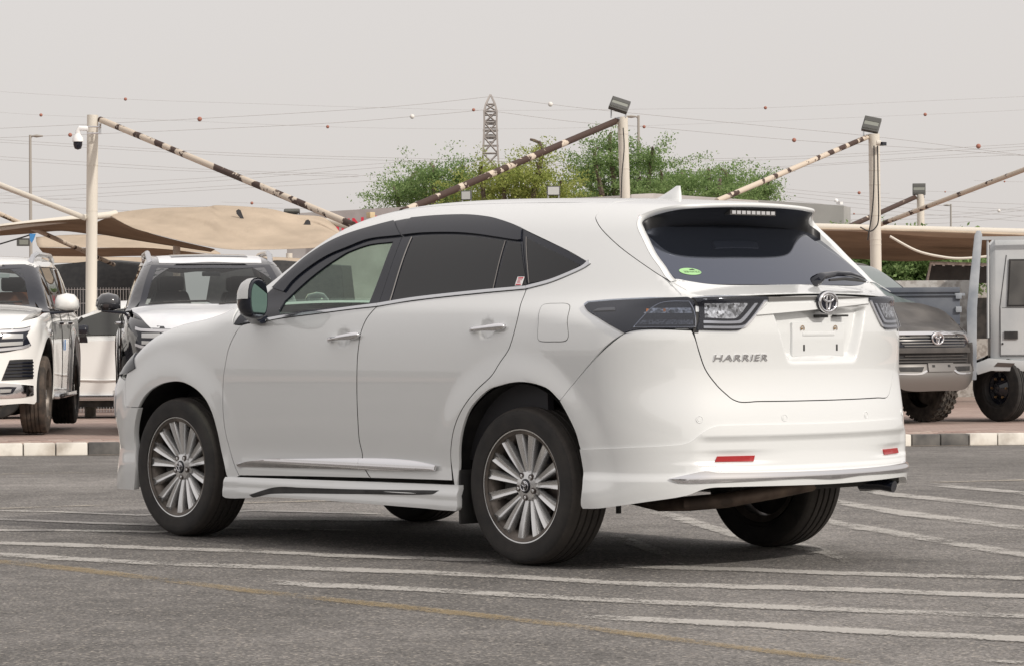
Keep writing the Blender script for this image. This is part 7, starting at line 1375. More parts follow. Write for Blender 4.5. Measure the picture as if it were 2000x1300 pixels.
strut([(-10, 358, 38), (166, 426, 42)], .038, 'post', 'clean cream pipe slanting down to the left post', group='slanting pipe stays of the canopies')
strut([(-10, 414, 44), (222, 517, 50)], .036, 'rusty_less', 'thin cream pipe passing below the sagging canopy at the left')
def floodlight(root, px, py, d, w, h, tilt, yaw, label, face='panel', roll=0):
    e = empty('floodlight', tuple(at(px, py, d)), 0, label, 'floodlight', 'floodlights')
    M = Matrix.Rotation(math.atan2(RH[1], RH[0])+yaw, 4, 'Z') @ Matrix.Rotation(tilt, 4, 'X') @ Matrix.Rotation(roll, 4, 'Y')
    m_ = MB(); m_.box((-w/2, -.03, -h/2), (w/2, .03, h/2), M=M); hs = m_.build('housing', MT['fl_dark'], e, bevel=.008)
    m_ = MB(); m_.box((-w*.42, -.036, -h*.40), (w*.42, -.03, h*.40), M=M); m_.build('face_glass', MT['fl_face' if face == 'panel' else 'fl_bright'], hs)
    if face == 'panel':
        for z0 in (-h*.38, h*.14): m_ = MB(); m_.box((-w*.44, -.042, z0), (w*.44, -.037, z0+h*.24), M=M); m_.build('lamp_block', MT['fl_dark'], hs)
    m_ = MB(); 
    for s in (-1, 1): a_ = M @ Vector((s*w*.40, 0, -h*.3)); m_.tube([tuple(a_), (a_.x, a_.y, -h/2-.06)], .012, 6)
    m_.box((-.05, -.05, -h/2-.09), (.05, .05, -h/2-.05)); m_.build('bracket', MT['satin_chrome'], e)
    return e
MT['fl_dark'] = principled('grey_lamp_housing', (.10, .10, .095), .5, .3); MT['fl_face'] = principled('grey_lamp_face', (.24, .25, .22), .3); MT['fl_bright'] = principled('pale_lamp_face', (.55, .57, .56), .25)
floodlight(pB, 1210, 206, 42, .27, .24, -.75, .25, 'tilted solar floodlight on top of the middle post', roll=.45)
floodlight(pC, 1702, 244, 44, .25, .25, -.55, -.1, 'floodlight with a pale centre stripe on top of the right post', roll=.25)
floodlight(pD, 1795, 370, 62, .27, .24, -.3, -.15, 'small floodlight on the far right post')
floodlight(None, 911, 382, 56, .20, .18, .05, -.3, 'left one of two square floodlights on the parapet before the trees', 'b')
floodlight(None, 1081, 373, 56, .25, .18, .05, .0, 'wider floodlight on the parapet nearer the middle post', 'b')
floodlight(None, 570, 414, 52, .28, .08, -.9, 0, 'low flat floodlight seen edge-on above the tan canopy')
# small camera and cables on the right post
e = empty('security_camera', tuple(at(1722, 281, 43.8)), 0, 'small bullet camera beside the top of the right post', 'camera'); m_ = MB(); o_ = lambda px, py: local(e, at(px, py, 43.8)); m_.tube([o_(1712, 279), o_(1720, 280)], .04, 10); m_.build('mount', MT['post'], e, smooth=True); m_ = MB(); m_.box(tuple(np.array(o_(1724, 282))-np.array((.04, .04, .02))), tuple(np.array(o_(1724, 282))+np.array((.05, .05, .03)))); m_.build('camera_body', MT['black_gloss'], e)
def cable(pts, r, label, group='loose cables', mat='black_matt', name='cable'):
    P = [at(*p) for p in pts]; Q = smooth_poly3(P); m_ = MB(); c = P[0]; m_.tube([p-c for p in Q], r, 6); o = m_.build(name, MT[mat], None, smooth=True); o.location = c; return tag(o, label, 'cable', group)
def smooth_poly3(P, k=6):
    P = [np.array(p, float) for p in P]; out = []
    for i in range(len(P)-1):
        p0 = P[max(i-1, 0)]; p1 = P[i]; p2 = P[i+1]; p3 = P[min(i+2, len(P)-1)]
        for j in range(k):
            t = j/k; out.append(.5*((2*p1)+(p2-p0)*t+(2*p0-5*p1+4*p2-p3)*t*t+(3*p1-p0-3*p2+p3)*t**3))
    return out+[P[-1]]
cable([(1707, 285, 43.8), (1707, 350, 43.8), (1704, 410, 43.8), (1697, 455, 43.8), (1695, 470, 43.8)], .010, 'black cable running down the left side of the right post')
cable([(1714, 285, 43.8), (1715, 350, 43.8), (1716, 425, 43.8), (1710, 445, 43.8), (1698, 452, 43.8), (1680, 444, 43.8)], .010, 'black cable looping low round the right post')
cable([(1217, 250, 41.8), (1219, 290, 41.8), (1215, 340, 41.8), (1213, 392, 41.8)], .008, 'black cable hanging down the middle post')
# canopies
def sheet(name, rows, mat, label, group='shade canopies', wave=.0, sub=5, seed=0, tears=()):
    """rows: lists of (px, py, d); smoothed both ways into one cloth"""
    R = [smooth_poly3([at(*p) for p in r], sub) for r in rows]; n = len(R[0])
    cols = [smooth_poly3([r[j] for r in R], sub) for j in range(n)]; m = len(cols[0])
    rs = np.random.default_rng(seed); V = []
    ph = rs.uniform(0, 6, 4)
    for i in range(m):
        for j in range(n):
            p = cols[j][i].copy(); u, w = j/(n-1), i/(m-1)
            p = p-FH*wave*(math.sin(9*u-7*w+ph[0])*.45+math.sin(19*u-16*w+ph[1])*.3+math.sin(43*u-30*w+ph[2])*.14+math.sin(70*u-41*w+ph[3])*.08)*math.sin(math.pi*min(1, w*1.2+.1)); V.append(p)
    c = V[0].copy(); V = [v-c for v in V]
    Fq = [(i*n+j, i*n+j+1, (i+1)*n+j+1, (i+1)*n+j) for i in range(m-1) for j in range(n-1) if not any(((j/(n-1)-tu-.10*(i/(m-1)-tv))/ru)**2+((i/(m-1)-tv)/rv)**2 < 1 for tu, tv, ru, rv in tears)]
    o = mesh_obj(name, V, Fq, MT[mat], None, True); o.location = c; sm = o.modifiers.new('thick', 'SOLIDIFY'); sm.thickness = .006
    return tag(o, label, 'canopy', group)
sheet('shade_canopy', [[(210, 419, 45), (300, 408, 45), (400, 405, 45), (430, 402, 45), (520, 408, 45), (575, 420, 45), (625, 424, 45), (650, 436, 45)], [(228, 430, 44.2), (300, 430, 44.2), (400, 428, 44.2), (440, 428, 44.2), (520, 432, 44.2), (575, 438, 44.2), (628, 440, 44.2), (662, 452, 44.2)], [(260, 446, 43.2), (320, 458, 43.2), (400, 466, 43.2), (450, 470, 43.2), (520, 472, 43.2), (580, 470, 43.2), (640, 466, 43.2), (680, 470, 43.2)], [(290, 455, 42.4), (350, 470, 42.4), (400, 481, 42.4), (455, 488, 42.4), (520, 488, 42.4), (590, 486, 42.4), (650, 483, 42.4), (700, 484, 42.4)]], 'shade_tan', 'sunlit tan canopy with torn holes hanging above the black SUV', wave=.15, seed=3, sub=16)
shn = bpy.data.objects['shade_canopy']
for pts in ([(461, 412), (466, 409), (470, 411), (473, 419), (478, 431), (475, 434), (468, 425), (462, 418)], [(597, 431), (602, 429), (606, 433), (607, 442), (600, 443), (592, 441)]):
    P_ = [at(a_, b_, 44.25)-np.array(shn.location) for a_, b_ in pts]; quad(shn, 'tear', P_, 'trim_dark', .004, -FH)
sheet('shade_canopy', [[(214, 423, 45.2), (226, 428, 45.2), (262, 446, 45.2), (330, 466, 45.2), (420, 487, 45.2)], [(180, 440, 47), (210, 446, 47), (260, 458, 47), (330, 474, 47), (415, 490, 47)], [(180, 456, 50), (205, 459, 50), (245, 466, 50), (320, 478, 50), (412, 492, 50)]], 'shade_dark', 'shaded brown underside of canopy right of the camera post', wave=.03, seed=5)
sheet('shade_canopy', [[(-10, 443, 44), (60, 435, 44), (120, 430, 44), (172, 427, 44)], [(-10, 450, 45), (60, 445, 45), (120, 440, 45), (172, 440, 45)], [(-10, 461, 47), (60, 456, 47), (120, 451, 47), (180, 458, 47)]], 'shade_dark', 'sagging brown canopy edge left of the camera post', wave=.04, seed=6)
sheet('shade_canopy', [[(70, 464, 60), (165, 459, 60), (300, 466, 60), (420, 490, 60)], [(72, 478, 59), (165, 478, 59), (300, 482, 59), (430, 495, 59)], [(76, 484, 58.5), (165, 484, 58.5), (300, 486, 58.5), (430, 498, 58.5)]], 'shade_tan', 'far tan canopy behind the camera post', wave=.05, seed=7)
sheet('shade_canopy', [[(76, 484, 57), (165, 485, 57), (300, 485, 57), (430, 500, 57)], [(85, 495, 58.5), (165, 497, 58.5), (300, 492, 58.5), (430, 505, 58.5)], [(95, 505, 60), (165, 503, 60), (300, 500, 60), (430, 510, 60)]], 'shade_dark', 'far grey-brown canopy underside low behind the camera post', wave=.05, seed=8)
sheet('shade_canopy', [[(80, 501, 53), (165, 502, 53), (300, 504, 53), (480, 508, 53)], [(85, 514, 52.6), (165, 514, 52.6), (300, 515, 52.6), (480, 517, 52.6)]], 'shade_tan', 'rolled tan canopy front just above the dark vans', wave=.03, seed=9)
sheet('shade_canopy', [[(470, 500, 53), (560, 504, 53), (640, 508, 53)], [(470, 512, 52.6), (560, 514, 52.6), (640, 516, 52.6)]], 'shade_tan', 'piece of tan canopy front showing right of the black SUV', wave=.03, seed=19)
sheet('shade_canopy', [[(1585, 443, 47), (1700, 445, 47), (1850, 449, 47), (2010, 455, 47)], [(1585, 448, 46.8), (1700, 450, 46.8), (1850, 454, 46.8), (2010, 460, 46.8)], [(1590, 447, 47.4), (1720, 455, 47.2), (1850, 464, 47.2), (2010, 468, 47.2)]], 'shade_tan', 'sunlit tan front roll of the right canopy', wave=.02, seed=10)
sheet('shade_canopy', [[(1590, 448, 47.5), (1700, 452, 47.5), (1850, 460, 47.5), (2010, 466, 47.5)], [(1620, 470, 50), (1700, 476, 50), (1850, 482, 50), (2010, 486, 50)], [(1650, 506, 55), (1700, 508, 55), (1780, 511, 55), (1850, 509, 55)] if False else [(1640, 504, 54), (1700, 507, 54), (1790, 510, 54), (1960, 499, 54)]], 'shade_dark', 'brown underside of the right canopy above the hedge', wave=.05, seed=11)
strut([(1580, 443, 46.9), (2020, 454, 46.9)], .055, 'post', 'horizontal cream pipe along the right canopy edge', 'canopy_beam', 'canopy edge beams')
strut([(-10, 446, 44.2), (60, 437, 44.2), (214, 420, 44.8), (226, 417, 44.9)], .05, 'post', 'cream canopy beam running behind the camera post', 'canopy_beam', 'canopy edge beams')
strut([(640, 432, 45), (720, 452, 44)], .05, 'post', 'cream beam end poking out right of the tan canopy', 'canopy_beam', 'canopy edge beams')
cable([(1738, 462, 46.5), (1790, 490, 46.5), (1840, 502, 46.5), (1880, 505, 46.5), (1940, 500, 46.5)], .022, 'pale rope sagging beneath the right canopy', mat='post', name='rope')
cable([(-10, 480, 50), (50, 462, 50), (62, 457, 50)], .014, 'dark wire at the left edge under the canopy')
post(345, 478, 345, 500, 49, .12, 'short cream post stub above the black SUV roof'); post(565, 495, 565, 520, 60, .13, 'left one of two thin far posts right of the black SUV'); post(572, 495, 572, 520, 62, .10, 'right one of two thin far posts right of the black SUV')
# lantern-like lamp and blue strap under the left canopy
e = empty('lantern', tuple(at(48, 475, 52)), 0, 'grey-green box lamp hanging below the left canopy', 'lamp'); m_ = MB(); o_ = lambda px, py, d=52: local(e, at(px, py, d)); quad(e, 'lamp_box', [o_(34, 466), o_(58, 466), o_(58, 481), o_(34, 481)], 'fl_dark', .08, -FH); quad(e, 'lamp_glass', [o_(38, 469, 51.8), o_(55, 469, 51.8), o_(55, 478, 51.8), o_(38, 478, 51.8)], 'fl_face', .01, -FH)
e = quad(None, 'strap', [at(58, 457, 50), at(70, 457, 50), at(66, 468, 50), at(62, 475, 50), at(59, 470, 50)], principled('blue_strap', (.06, .25, .55), .6), .02, -FH); tag(e, 'short blue strap knotted under the left canopy', 'strap')
# ---------------------------------------------------------------- fence, dark vans
e = empty('fence', tuple(on(185, 46, .1)), 0, 'white welded mesh fence panel behind the camera post', 'fence')
fz0, fz1 = .10, 2.05; top = at(185, 562, 46)[2]-e.location.z
for k in range(26):
    px = 118+k*5.6; p = np.array(on(px, 46, 0)); q_ = local(e, (p[0], p[1], e.location.z)); m_ = MB(); m_.tube([q_, (q_[0], q_[1], top)], .0045, 5); m_.build('wire', MT['white_plastic'], e)
for k in range(9): z_ = top*(.12+.88*k/8)-.03; a_, b_ = [local(e, (on(x, 46)[0], on(x, 46)[1], 0)) for x in (118, 262)]; m_ = MB(); m_.tube([(a_[0], a_[1], z_), (b_[0], b_[1], z_)], .0045, 5); m_.build('rail_wire', MT['white_plastic'], e)
def van(s, d, w, label):
    r_ = place('van', s, d, heading(0, .0), label, 'van', 'dark vans under the canopies'); 
    sec_loft([(.5, [(0, .4), (w*.45, .4), (w*.5, .6), (w*.5, 1.0), (w*.47, 1.1), (0, 1.15)]), (.0, [(0, .3), (w*.48, .3), (w*.52, .6), (w*.52, 1.2), (w*.5, 1.25), (0, 1.3)]), (-.9, [(0, .3), (w*.48, .3), (w*.52, .6), (w*.52, 1.3), (w*.46, 2.35), (0, 2.45)]), (-3.5, [(0, .3), (w*.48, .3), (w*.52, .6), (w*.52, 1.3), (w*.47, 2.4), (0, 2.5)])], 'body', MT['black_matt'], r_, .05)
    quad(r_, 'windscreen', [(-.10, -w*.45, 1.33), (-.10, w*.45, 1.33), (-.80, w*.38, 2.18), (-.80, -w*.38, 2.18)], 'v_darkglass', .03, (1, 0, 1))
    for s_ in (1, -1):
        simple_wheel(r_, 0, s_*w*.44, .34, .22)
        quad(r_, 'headlamp', [(.48, s_*w*.28, .75), (.42, s_*w*.46, .78), (.40, s_*w*.46, .95), (.48, s_*w*.30, .92)], 'fl_face', .03, (1, 0, 0))
    m_ = MB(); m_.tube([local(r_, at(152, 590, d-1)), local(r_, at(152, 545, d-1))], .02, 5)
van(-6.9, 49.5, 2.3, 'dark van parked under the far canopy left of the post'); van(-4.0, 50, 2.4, 'dark van parked under the far canopy right of the post')
# ---------------------------------------------------------------- buildings
MT['roof_grey'] = noise_tint(principled('grey_parapet', (.3, .29, .29), .8), (.30, .285, .28), (.40, .385, .38), 2, 6)
MT['wall_white'] = noise_tint(principled('white_render', (.6, .58, .56), .8), (.52, .50, .48), (.64, .61, .59), 1.5, 6)
MT['grey_panel'] = noise_tint(principled('grey_panel', (.3, .3, .3), .7), (.34, .34, .33), (.40, .40, .39), 1.5, 5)
def wallbox(name, pts_top, dback, mat, label, cat='building', zb=-1.2):
    """pts_top: (px, py, d) along the top edge; a wall of real depth below it"""
    T = [at(*p) for p in pts_top]; c = T[0]; r_ = empty(name, (c[0], c[1], 0), 0, label, cat)
    for i in range(len(T)-1):
        a_, b_ = T[i], T[i+1]; e_ = (b_-a_); n_ = np.array([-e_[1], e_[0], 0]); n_ /= np.linalg.norm(n_); n_ = n_ if n_ @ FH > 0 else -n_
        m_ = MB(); v = []
        for p in (a_, b_): v += [(p[0]-c[0], p[1]-c[1], zb), (p[0]-c[0], p[1]-c[1], p[2]), (p[0]-c[0]+n_[0]*dback, p[1]-c[1]+n_[1]*dback, p[2]), (p[0]-c[0]+n_[0]*dback, p[1]-c[1]+n_[1]*dback, zb)]
        m_.add(v, [(0, 1, 2, 3), (7, 6, 5, 4), (0, 4, 5, 1), (1, 5, 6, 2), (2, 6, 7, 3)]); m_.build('wall', MT[mat], r_)
    return r_
bA = wallbox('shop_building', [(560, 418, 61), (760, 406, 60.7), (1240, 381, 60)], 5, 'roof_grey', 'low grey flat-roofed building with red letters beyond the parked cars')
v, f = text_mesh('HIIN SO TT', .62, .03, 0, 1.15, .02)
po = at(640, 458, 60.5); ux = at(760, 446, 60.5)-po; ux /= np.linalg.norm(ux)
vv = np.array([po+ux*p[0]*.54+np.array((0, 0, 1))*p[1]*.62-FH*p[2] for p in v]); o = mesh_obj('sign_letters', vv-np.array(bA.location), f, MT['red_print'], bA)
bB = wallbox('store_building', [(1233, 380, 59), (1276, 378, 59), (1480, 392, 58.6)], 2, 'wall_white', 'low white rendered building behind the white SUV roof')
bC = wallbox('billboard_box', [(1481, 391, 58), (1648, 402, 57.6)], 1.0, 'grey_panel', 'pale grey box wall right of the white building')
e = empty('rooftop_lamp', tuple(at(1636, 400, 57.7)), 0, 'tiny white lamp on the corner of the pale grey box wall', 'lamp'); m_ = MB(); m_.box((-.10, -.04, 0), (.0, .04, .05)); m_.lathe([(.03, .05), (.045, .08), (.03, .11), (0, .12)], 10, 'z', (.04, 0, 0)); m_.build('lamp_body', MT['white_plastic'], e)
e = empty('rooftop_lamp', tuple(at(724, 421, 57)), 0, 'small yellowish lamp box on the grey wall above the windscreen pillar', 'lamp'); m_ = MB(); m_.box((-.06, -.06, -.05), (.06, .06, .06)); m_.lathe([(.02, -.12), (.02, -.05)], 8, 'z'); m_.build('lamp_body', principled('yellowed_plastic', (.6, .48, .30), .6), e, bevel=.01)
e = empty('tarpaulin_truck', tuple(at(1850, 560, 52)), 0, 'dark tarpaulin-covered load on a low trailer behind the flatbed', 'trailer'); o_ = lambda px, py, d=52: local(e, at(px, py, d))
qd = [at(1820, 515, 50), at(1990, 521, 50), at(1990, 556, 50), at(1812, 548, 50)]; m_ = MB(); m_.add([p-np.array(e.location) for p in qd]+[p-np.array(e.location)+FH*.3 for p in qd], [(0, 1, 2, 3), (4, 7, 6, 5), (0, 4, 5, 1), (1, 5, 6, 2), (2, 6, 7, 3), (3, 7, 4, 0)]); m_.build('tarpaulin', noise_tint(principled('black_tarp', (.03, .03, .03), .6), (.022, .022, .022), (.05, .05, .048), 3, 5, bump=.6, bscale=4, bdist=.05), e)
for k in range(8): m_ = MB(); p = o_(1824+k*19, 519.5+k*.4, 49.9); m_.lathe([(.02, 0), (.02, .02), (0, .02)], 8, 'z', p); m_.build('eyelet', MT['white_plastic'], e)
m_ = MB(); m_.tube([o_(1816, 514, 49.9), o_(1992, 519, 49.9)], .03, 6); m_.tube([o_(1818, 514, 49.9), o_(1811, 550, 49.9)], .02, 6); m_.build('frame', MT['scuffed_white'], e)
m_ = MB(); m_.box((-2, -.3, -.9), (2, .3, -.2), M=Matrix.Rotation(math.atan2(RH[1], RH[0]), 4, 'Z')); m_.build('trailer_bed', MT['under'], e)
# ---------------------------------------------------------------- trees
def leaf_mat(name, a, b_):
    mt = bpy.data.materials.new(name); mt.use_nodes = True; t = mt.node_tree; t.nodes.clear(); o = t.nodes.new('ShaderNodeOutputMaterial'); d = t.nodes.new('ShaderNodeBsdfDiffuse'); tr = t.nodes.new('ShaderNodeBsdfTranslucent'); mx = t.nodes.new('ShaderNodeMixShader'); mx.inputs[0].default_value = .45
    gi = t.nodes.new('ShaderNodeNewGeometry'); r = t.nodes.new('ShaderNodeValToRGB'); r.color_ramp.elements[0].color = (*a, 1); r.color_ramp.elements[1].color = (*b_, 1); t.links.new(gi.outputs['Random Per Island'], r.inputs[0])
    t.links.new(r.outputs[0], d.inputs[0]); t.links.new(r.outputs[0], tr.inputs[0]); t.links.new(d.outputs[0], mx.inputs[1]); t.links.new(tr.outputs[0], mx.inputs[2]); t.links.new(mx.outputs[0], o.inputs[0]); return mt
MT['leaf_green'] = leaf_mat('leaf_green', (.12, .20, .07), (.32, .44, .19)); MT['leaf_yellow'] = leaf_mat('leaf_yellow_green', (.21, .27, .07), (.44, .48, .16)); MT['bark'] = noise_tint(principled('bark', (.12, .09, .07), .9), (.08, .06, .05), (.18, .14, .11), 6, 5)
def tree(label, px, d, crown, mat='leaf_green', seed=0, n=7000, leaf=.031, name='tree', trunk=True, hbase=0, group='trees beyond the low buildings', droop=.0):
    """crown: list of (px, py, rx, rz) lobes in metres at distance d"""
    rs = np.random.default_rng(seed); base = on(px, d); root = empty(name, tuple(base), 0, label, 'tree', group)
    cs = [at(a, b_, d)-base+FH*rs.uniform(-.8, .8) for a, b_, _, _ in crown]; wts = np.array([c[2]*c[3] for c in crown]); wts = wts/wts.sum()
    if trunk:
        m_ = MB(); fork = np.array((0, 0, cs[0][2]*.45)); m_.tube([(0, 0, 0), tuple(fork*.5+np.array((.1, 0, 0))), tuple(fork)], [.20, .17, .13], 8); m_.build('trunk', MT['bark'], root, smooth=True)
        for c in cs:
            m_ = MB(); mid = fork*.4+c*.6+np.array((0, 0, -.25)); m_.tube(smooth_poly3([fork*.95, mid, c, c+np.array((rs.uniform(-.3, .3), rs.uniform(-.3, .3), .3))], 3), [.09*(1-i/11)+.012 for i in range(10)], 6); m_.build('limb', MT['bark'], root, smooth=True)
    V = []; Fc = []
    for (a, b_, rx, rz), c, w in zip(crown, cs, wts):
        ns = max(9, int(30*w*len(crown)*.8)); tot = int(n*w*2.1); per = max(6, tot//ns)
        for k in range(ns):
            q = rs.normal(size=3); q /= np.linalg.norm(q); rad = rs.uniform(.1, 1.35)**.7; ctr = c+np.array((q[0]*rx, q[1]*rx, q[2]*rz))*rad
            dr = q*np.array((1, 1, .35))+np.array((0, 0, .15)); dr /= np.linalg.norm(dr); ln = rs.uniform(.5, 1.15)*min(1, rx+.25)
            t = rs.uniform(-.5, .6, per); off = rs.normal(size=(per, 3))*np.array((.10, .10, .042))*(1+.5*rs.random()); P = ctr+dr*(t[:, None]*ln)+off; P[:, 2] -= droop*np.abs(t)*ln
            u = rs.normal(size=(per, 3)); u /= np.linalg.norm(u, axis=1, keepdims=True); w_ = np.cross(u, rs.normal(size=(per, 3))); w_ /= np.linalg.norm(w_, axis=1, keepdims=True); s_ = leaf*rs.uniform(.6, 1.4, (per, 1))
            V.append(np.stack([P-u*s_, P+w_*s_*.5, P+u*s_, P-w_*s_*.5], 1).reshape(-1, 3))
    V = np.concatenate(V); Fc = np.arange(len(V)).reshape(-1, 4)
    me = bpy.data.meshes.new('crown'); me.vertices.add(len(V)); me.vertices.foreach_set('co', np.array(V).ravel()); me.loops.add(len(Fc)*4); me.loops.foreach_set('vertex_index', np.array(Fc).ravel()); me.polygons.add(len(Fc)); me.polygons.foreach_set('loop_start', np.arange(len(Fc))*4); me.polygons.foreach_set('loop_total', np.full(len(Fc), 4)); me.update(calc_edges=True); me.materials.append(MT[mat]); link(bpy.data.objects.new('crown', me), root)
    return root
tree('light green feathery tree left of the pylon above the grey building', 830, 74, [(775, 385, .55, .25), (800, 355, .7, .35), (850, 345, .7, .35), (830, 380, 1.0, .35), (900, 350, .6, .3), (880, 385, 1.0, .4)], seed=1, n=9000)
tree('yellow-green tree right of the pylon behind the floodlights', 985, 72, [(940, 350, .5, .35), (985, 360, .7, .45), (1010, 335, .5, .35), (1050, 345, .5, .4), (1040, 385, 1.0, .4), (950, 390, 1.0, .4), (1090, 380, .8, .35), (1058, 300, .22, .22)], 'leaf_yellow', seed=2, n=9500)
tree('tall green tree around the middle post', 1230, 74, [(1160, 315, .65, .28), (1190, 285, .5, .25), (1150, 345, .7, .35), (1220, 330, .9, .4), (1270, 315, .8, .35), (1180, 375, 1.2, .4), (1290, 360, 1.1, .4), (1240, 370, 1.2, .4)], seed=3, n=13000)
tree('green tree spreading right of the middle post', 1370, 75, [(1340, 360, .7, .35), (1385, 355, .7, .3), (1425, 350, .4, .4), (1400, 375, .8, .3), (1330, 385, 1.0, .3)], seed=4, n=7000)
tree('small drooping tree beside the right sloping pipe', 1490, 76, [(1480, 372, .4, .3), (1500, 372, .25, .45), (1465, 382, .35, .2)], seed=5, n=2500)
tree('dense green hedge tree under the right canopy', 1740, 56, [(1665, 530, .7, .5), (1700, 528, .8, .5), (1750, 530, .9, .5), (1800, 530, .8, .5), (1850, 528, .7, .4), (1900, 525, .5, .35), (1720, 560, 1.0, .6), (1800, 560, 1.0, .6)], seed=6, n=16000, leaf=.042, trunk=False)
# wall left behind the truck
e = wallbox('boundary_wall', [(1640, 541, 60), (2100, 549, 58)], .2, 'scuffed_white', 'low scuffed pale boundary wall behind the flatbed truck', 'wall')
# ---------------------------------------------------------------- pylon, lamps, lines
MT['galv'] = principled('hazed_galvanised_steel', (.36, .33, .31), .6, .2); MT['wire'] = principled('distant_wire', (.46, .44, .43), .7)  # far steel and wires paled: distance haze put into their colours
DP = 420; pb = at(958, 330, DP); e = empty('pylon', (pb[0], pb[1], -1.6), 0, 'lattice electricity pylon on the horizon between the trees', 'pylon')
def pw(px, py, dd=0): return np.array(at(px, py, DP))-np.array(e.location)+FH*dd
lv = [(700, 29), (560, 25), (450, 22), (400, 19.5), (366, 18), (332, 16.5), (300, 14.5), (268, 13), (240, 12), (218, 12.5), (204, 9), (186, .5)]
def bar(a, b_, r=.10, nm='leg'): m_ = MB(); m_.tube([a, b_], r, 4, caps=False); return m_
LG = {(sx, sy): [] for sx in (1, -1) for sy in (1, -1)}
for py, h in lv:
    for k in LG: LG[k].append(pw(958+k[0]*h, py, k[1]*h/5841*DP))
for k in LG: m_ = MB(); m_.tube(LG[k], .17, 4, caps=False); m_.build('leg', MT['galv'], e)
for i in range(len(lv)-1):
    ks = [(1, 1), (1, -1), (-1, -1), (-1, 1)]
    for j in range(4):
        a0, a1 = LG[ks[j]][i], LG[ks[j]][i+1]; b0, b1 = LG[ks[(j+1) % 4]][i], LG[ks[(j+1) % 4]][i+1]
        for p, q_ in ((a0, b1), (b0, a1), (a1, b1)): bar(p, q_, .085).build('brace', MT['galv'], e)
for q0, q1 in (((946, 225), (970, 225)), ((942, 285), (974, 285)), ((943, 255), (973, 255))): bar(pw(*q0), pw(*q1), .14).build('cross_arm', MT['galv'], e)
for k in range(7):
    y_ = 236+k*7; w_ = 13-abs(k-2)*1.6; bar(pw(958-w_, y_), pw(958+w_, y_), .11).build('cross_arm', MT['galv'], e)
def lamp_post(px, ptop, pbot, d, arm, label, r=.05):
    a_ = at(px, ptop, d); base = np.array([a_[0], a_[1], Gz(min(d, 149))]); e = empty('street_lamp', tuple(base), 0, label, 'street lamp', 'street lamps')
    m_ = MB(); m_.tube([(0, 0, 0), (0, 0, a_[2]-base[2])], [r*1.3, r*.8], 8); m_.build('pole', MT['lamp_grey'], e, smooth=True)
    p = np.array(at(px+arm*.15, ptop+2, d))-base; q_ = np.array(at(px+arm, ptop+2, d))-base; m_ = MB(); m_.tube([(0, 0, a_[2]-base[2]-.1), p], r*.6, 6); m_.tube([p, p*.6+q_*.4, q_], [r*.9, r*2.0, r*.8], 8, sy=.5); m_.build('lamp_head', MT['lamp_grey'], e, smooth=True)
MT['lamp_grey'] = principled('lamp_post_grey', (.33, .31, .28), .6)
lamp_post(59, 264, 430, 90, 25, 'tall single-arm street lamp at the far left'); lamp_post(1247, 226, 300, 95, -28, 'street lamp rising just right of the middle post'); lamp_post(1857, 399, 445, 140, -14, 'distant street lamp beyond the right canopy')
def line(pts, label, d=150, r=.016, balls=(), mat='wire'):
    P = [at(a, b_, d) for a, b_ in pts]; Q = smooth_poly3(P, 8); c = P[0]; m_ = MB(); m_.tube([p-c for p in Q], r*.62*d/150, 4, caps=False); o = m_.build('power_line', MT[mat], None); o.location = c
    tag(o, label, 'power line', 'overhead power lines')
    for px, py, rp, col in balls:
        b2 = MB(); p = at(px, py, d)-c; R_ = rp/5841*d; b2.lathe([(R_*math.sin(q), R_*math.cos(q)) for q in np.linspace(0, math.pi, 12)], 14, 'z', tuple(p)); ob = b2.build('marker_ball', MT['ball_'+col], o, smooth=True)
MT['ball_red'] = principled('faded_red_ball', (.36, .15, .11), .7); MT['ball_white'] = principled('white_ball', (.75, .72, .68), .7)
line([(-20, 178), (245, 194), (500, 203), (750, 211), (1000, 216), (1375, 212), (1495, 211), (2020, 188)], 'topmost power line with a red ball at the upper left', balls=[(245, 194, 3.2, 'red'), (1495, 211, 3.2, 'red')], r=.009)
line([(-20, 252), (390, 232), (750, 210), (958, 189)], 'power line carrying a big red ball up to the pylon top', balls=[(390, 233, 4.6, 'red')])
line([(958, 189), (1075, 204), (1190, 217), (1500, 247), (1716, 268), (2020, 306)], 'power line falling right from the pylon with a white ball', balls=[(1075, 204, 4.8, 'white')])
line([(-20, 270), (137, 264), (350, 255), (640, 241), (805, 228), (945, 215)], 'power line with a white ball left of the pylon', balls=[(137, 264, 4, 'red'), (805, 228, 4.6, 'white')])
line([(945, 215), (1120, 238), (1258, 248), (1551, 274), (1800, 290), (2020, 306)], 'power line with red balls right of the middle post', balls=[(1258, 248, 3.2, 'red'), (1551, 274, 4.2, 'red')])
line([(-20, 218), (80, 225), (350, 236), (640, 248), (900, 252), (1200, 248), (1807, 224), (2020, 214)], 'faint long power line with small red balls at both ends', balls=[(80, 225, 3.2, 'red'), (640, 248, 3.2, 'red'), (1807, 224, 3.4, 'red')], r=.008)
line([(925, 215), (1000, 217), (1300, 330), (1700, 300), (1911, 286), (2020, 280)], 'power line with a large red ball near the right edge', balls=[(1911, 286, 4.8, 'red'), (925, 215, 3.2, 'red')], r=.001)
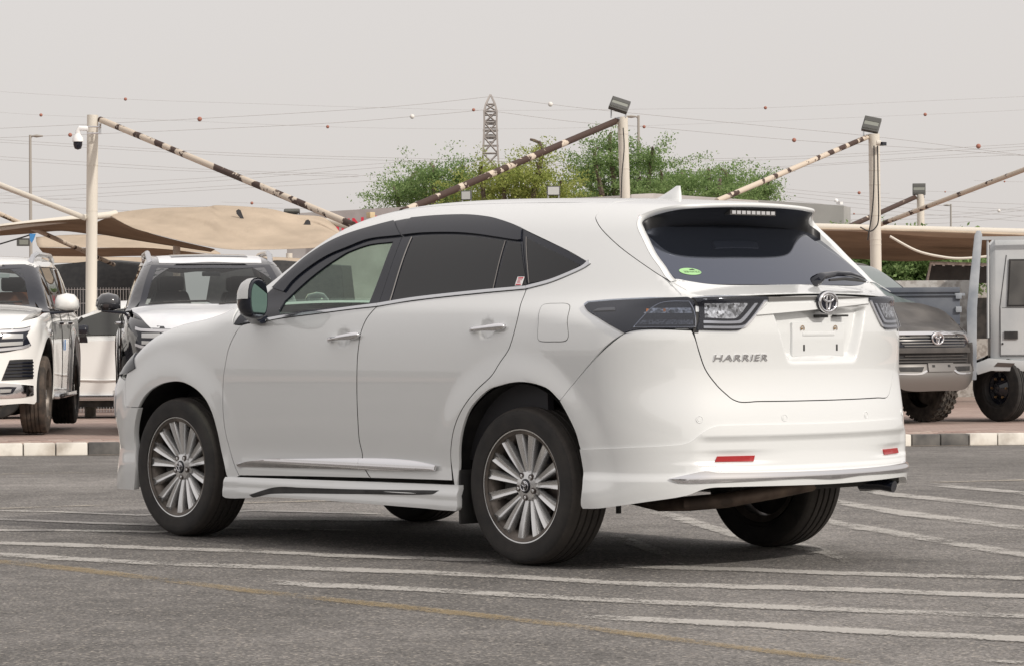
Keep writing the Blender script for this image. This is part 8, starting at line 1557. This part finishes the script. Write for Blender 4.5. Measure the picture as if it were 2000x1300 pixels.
for k, (p, t) in enumerate([([(-20, 272), (450, 299), (850, 311), (1150, 322)], 'upper wire of the pair crossing below the dome camera'), ([(-20, 277), (450, 304), (850, 316), (1150, 326)], 'lower wire of the pair crossing below the dome camera'), ([(-20, 305), (280, 324), (465, 334), (700, 342)], 'upper wire of the second pair behind the rusty pipe'), ([(-20, 311), (280, 330), (465, 338), (700, 346)], 'lower wire of the second pair behind the rusty pipe'),
    ([(-20, 370), (400, 348), (700, 323), (950, 309), (1150, 330), (1400, 352)], 'highest wire of the bundle sagging left of the trees'), ([(-20, 379), (400, 355), (700, 331), (950, 315), (1160, 338)], 'second wire of the bundle sagging left of the trees'), ([(-20, 390), (400, 366), (700, 344), (950, 322)], 'third wire of the bundle sagging left of the trees'), ([(-20, 398), (450, 369), (750, 353), (950, 335)], 'fourth wire of the bundle sagging left of the trees'), ([(-20, 380), (300, 400), (600, 408)], 'falling wire low across the left sky'), ([(-20, 395), (250, 412), (420, 418)], 'lowest falling wire across the left sky'),
    ([(1200, 313), (1310, 312), (1600, 304), (2020, 280)], 'upper wire of the rising pair right of the trees'), ([(1200, 317), (1310, 316), (1600, 309), (2020, 285)], 'lower wire of the rising pair right of the trees'), ([(1300, 333), (1500, 327), (1800, 307), (2020, 291)], 'third rising wire right of the trees'), ([(1300, 337), (1500, 330), (1800, 311), (2020, 302)], 'fourth rising wire right of the trees'),
    ([(1500, 366), (1750, 388), (2020, 400)], 'uppermost wire sloping above the right canopy'), ([(1500, 372), (1750, 396), (2020, 412)], 'second wire sloping above the right canopy'), ([(1500, 379), (1750, 405), (2020, 424)], 'third wire sloping above the right canopy'), ([(1500, 387), (1750, 414), (2020, 434)], 'fourth wire sloping above the right canopy'), ([(1600, 418), (1850, 420), (2020, 402)], 'upper wire crossing the slope above the right canopy'), ([(1600, 430), (1850, 426), (2020, 408)], 'lower wire crossing the slope above the right canopy'), ([(1640, 438), (1850, 436), (2020, 420)], 'lowest wire skimming the right canopy')]):
    line(p, t, r=.014)
b_ = [(1678, 377, 3.2, 'red', 'small red marker ball left of the right post'), (492, 397, 3, 'red', 'small red marker ball above the tan canopy'), (1846, 375, 1.6, 'red', 'tiny red ball above the far post'), (1951, 412, 3.2, 'white', 'pale marker ball low at the right edge'), (1668, 418, 1.8, 'red', 'tiny red ball beside the pale grey box wall'), (1962, 355, 1.8, 'red', 'tiny red ball above the rising cream pipe')]
for px, py, rp, col, t in b_:
    line([(px-60, py-2), (px, py), (px+60, py+1)], 'short stretch of wire holding a '+t, r=.010, balls=[(px, py, rp, col)])
# unseen row of shops, added behind the camera for the paintwork to reflect
e = empty('added_shop_row', (-6, 34, 0), 0); e['kind'] = 'structure'
m_ = MB(); m_.box((-40, 0, -.5), (40, 8, 4.6)); m_.build('wall', MT['roof_grey'], e)
for k in range(13):
    m_ = MB(); m_.box((-38+k*6, -.06, .1), (-33.6+k*6, .0, 3.0)); m_.build('added_shutter', MT['fl_dark'], e)
m_ = MB(); m_.box((-40, -1.4, 3.35), (40, -.0, 3.5)); m_.build('added_awning', MT['wall_white'], e)
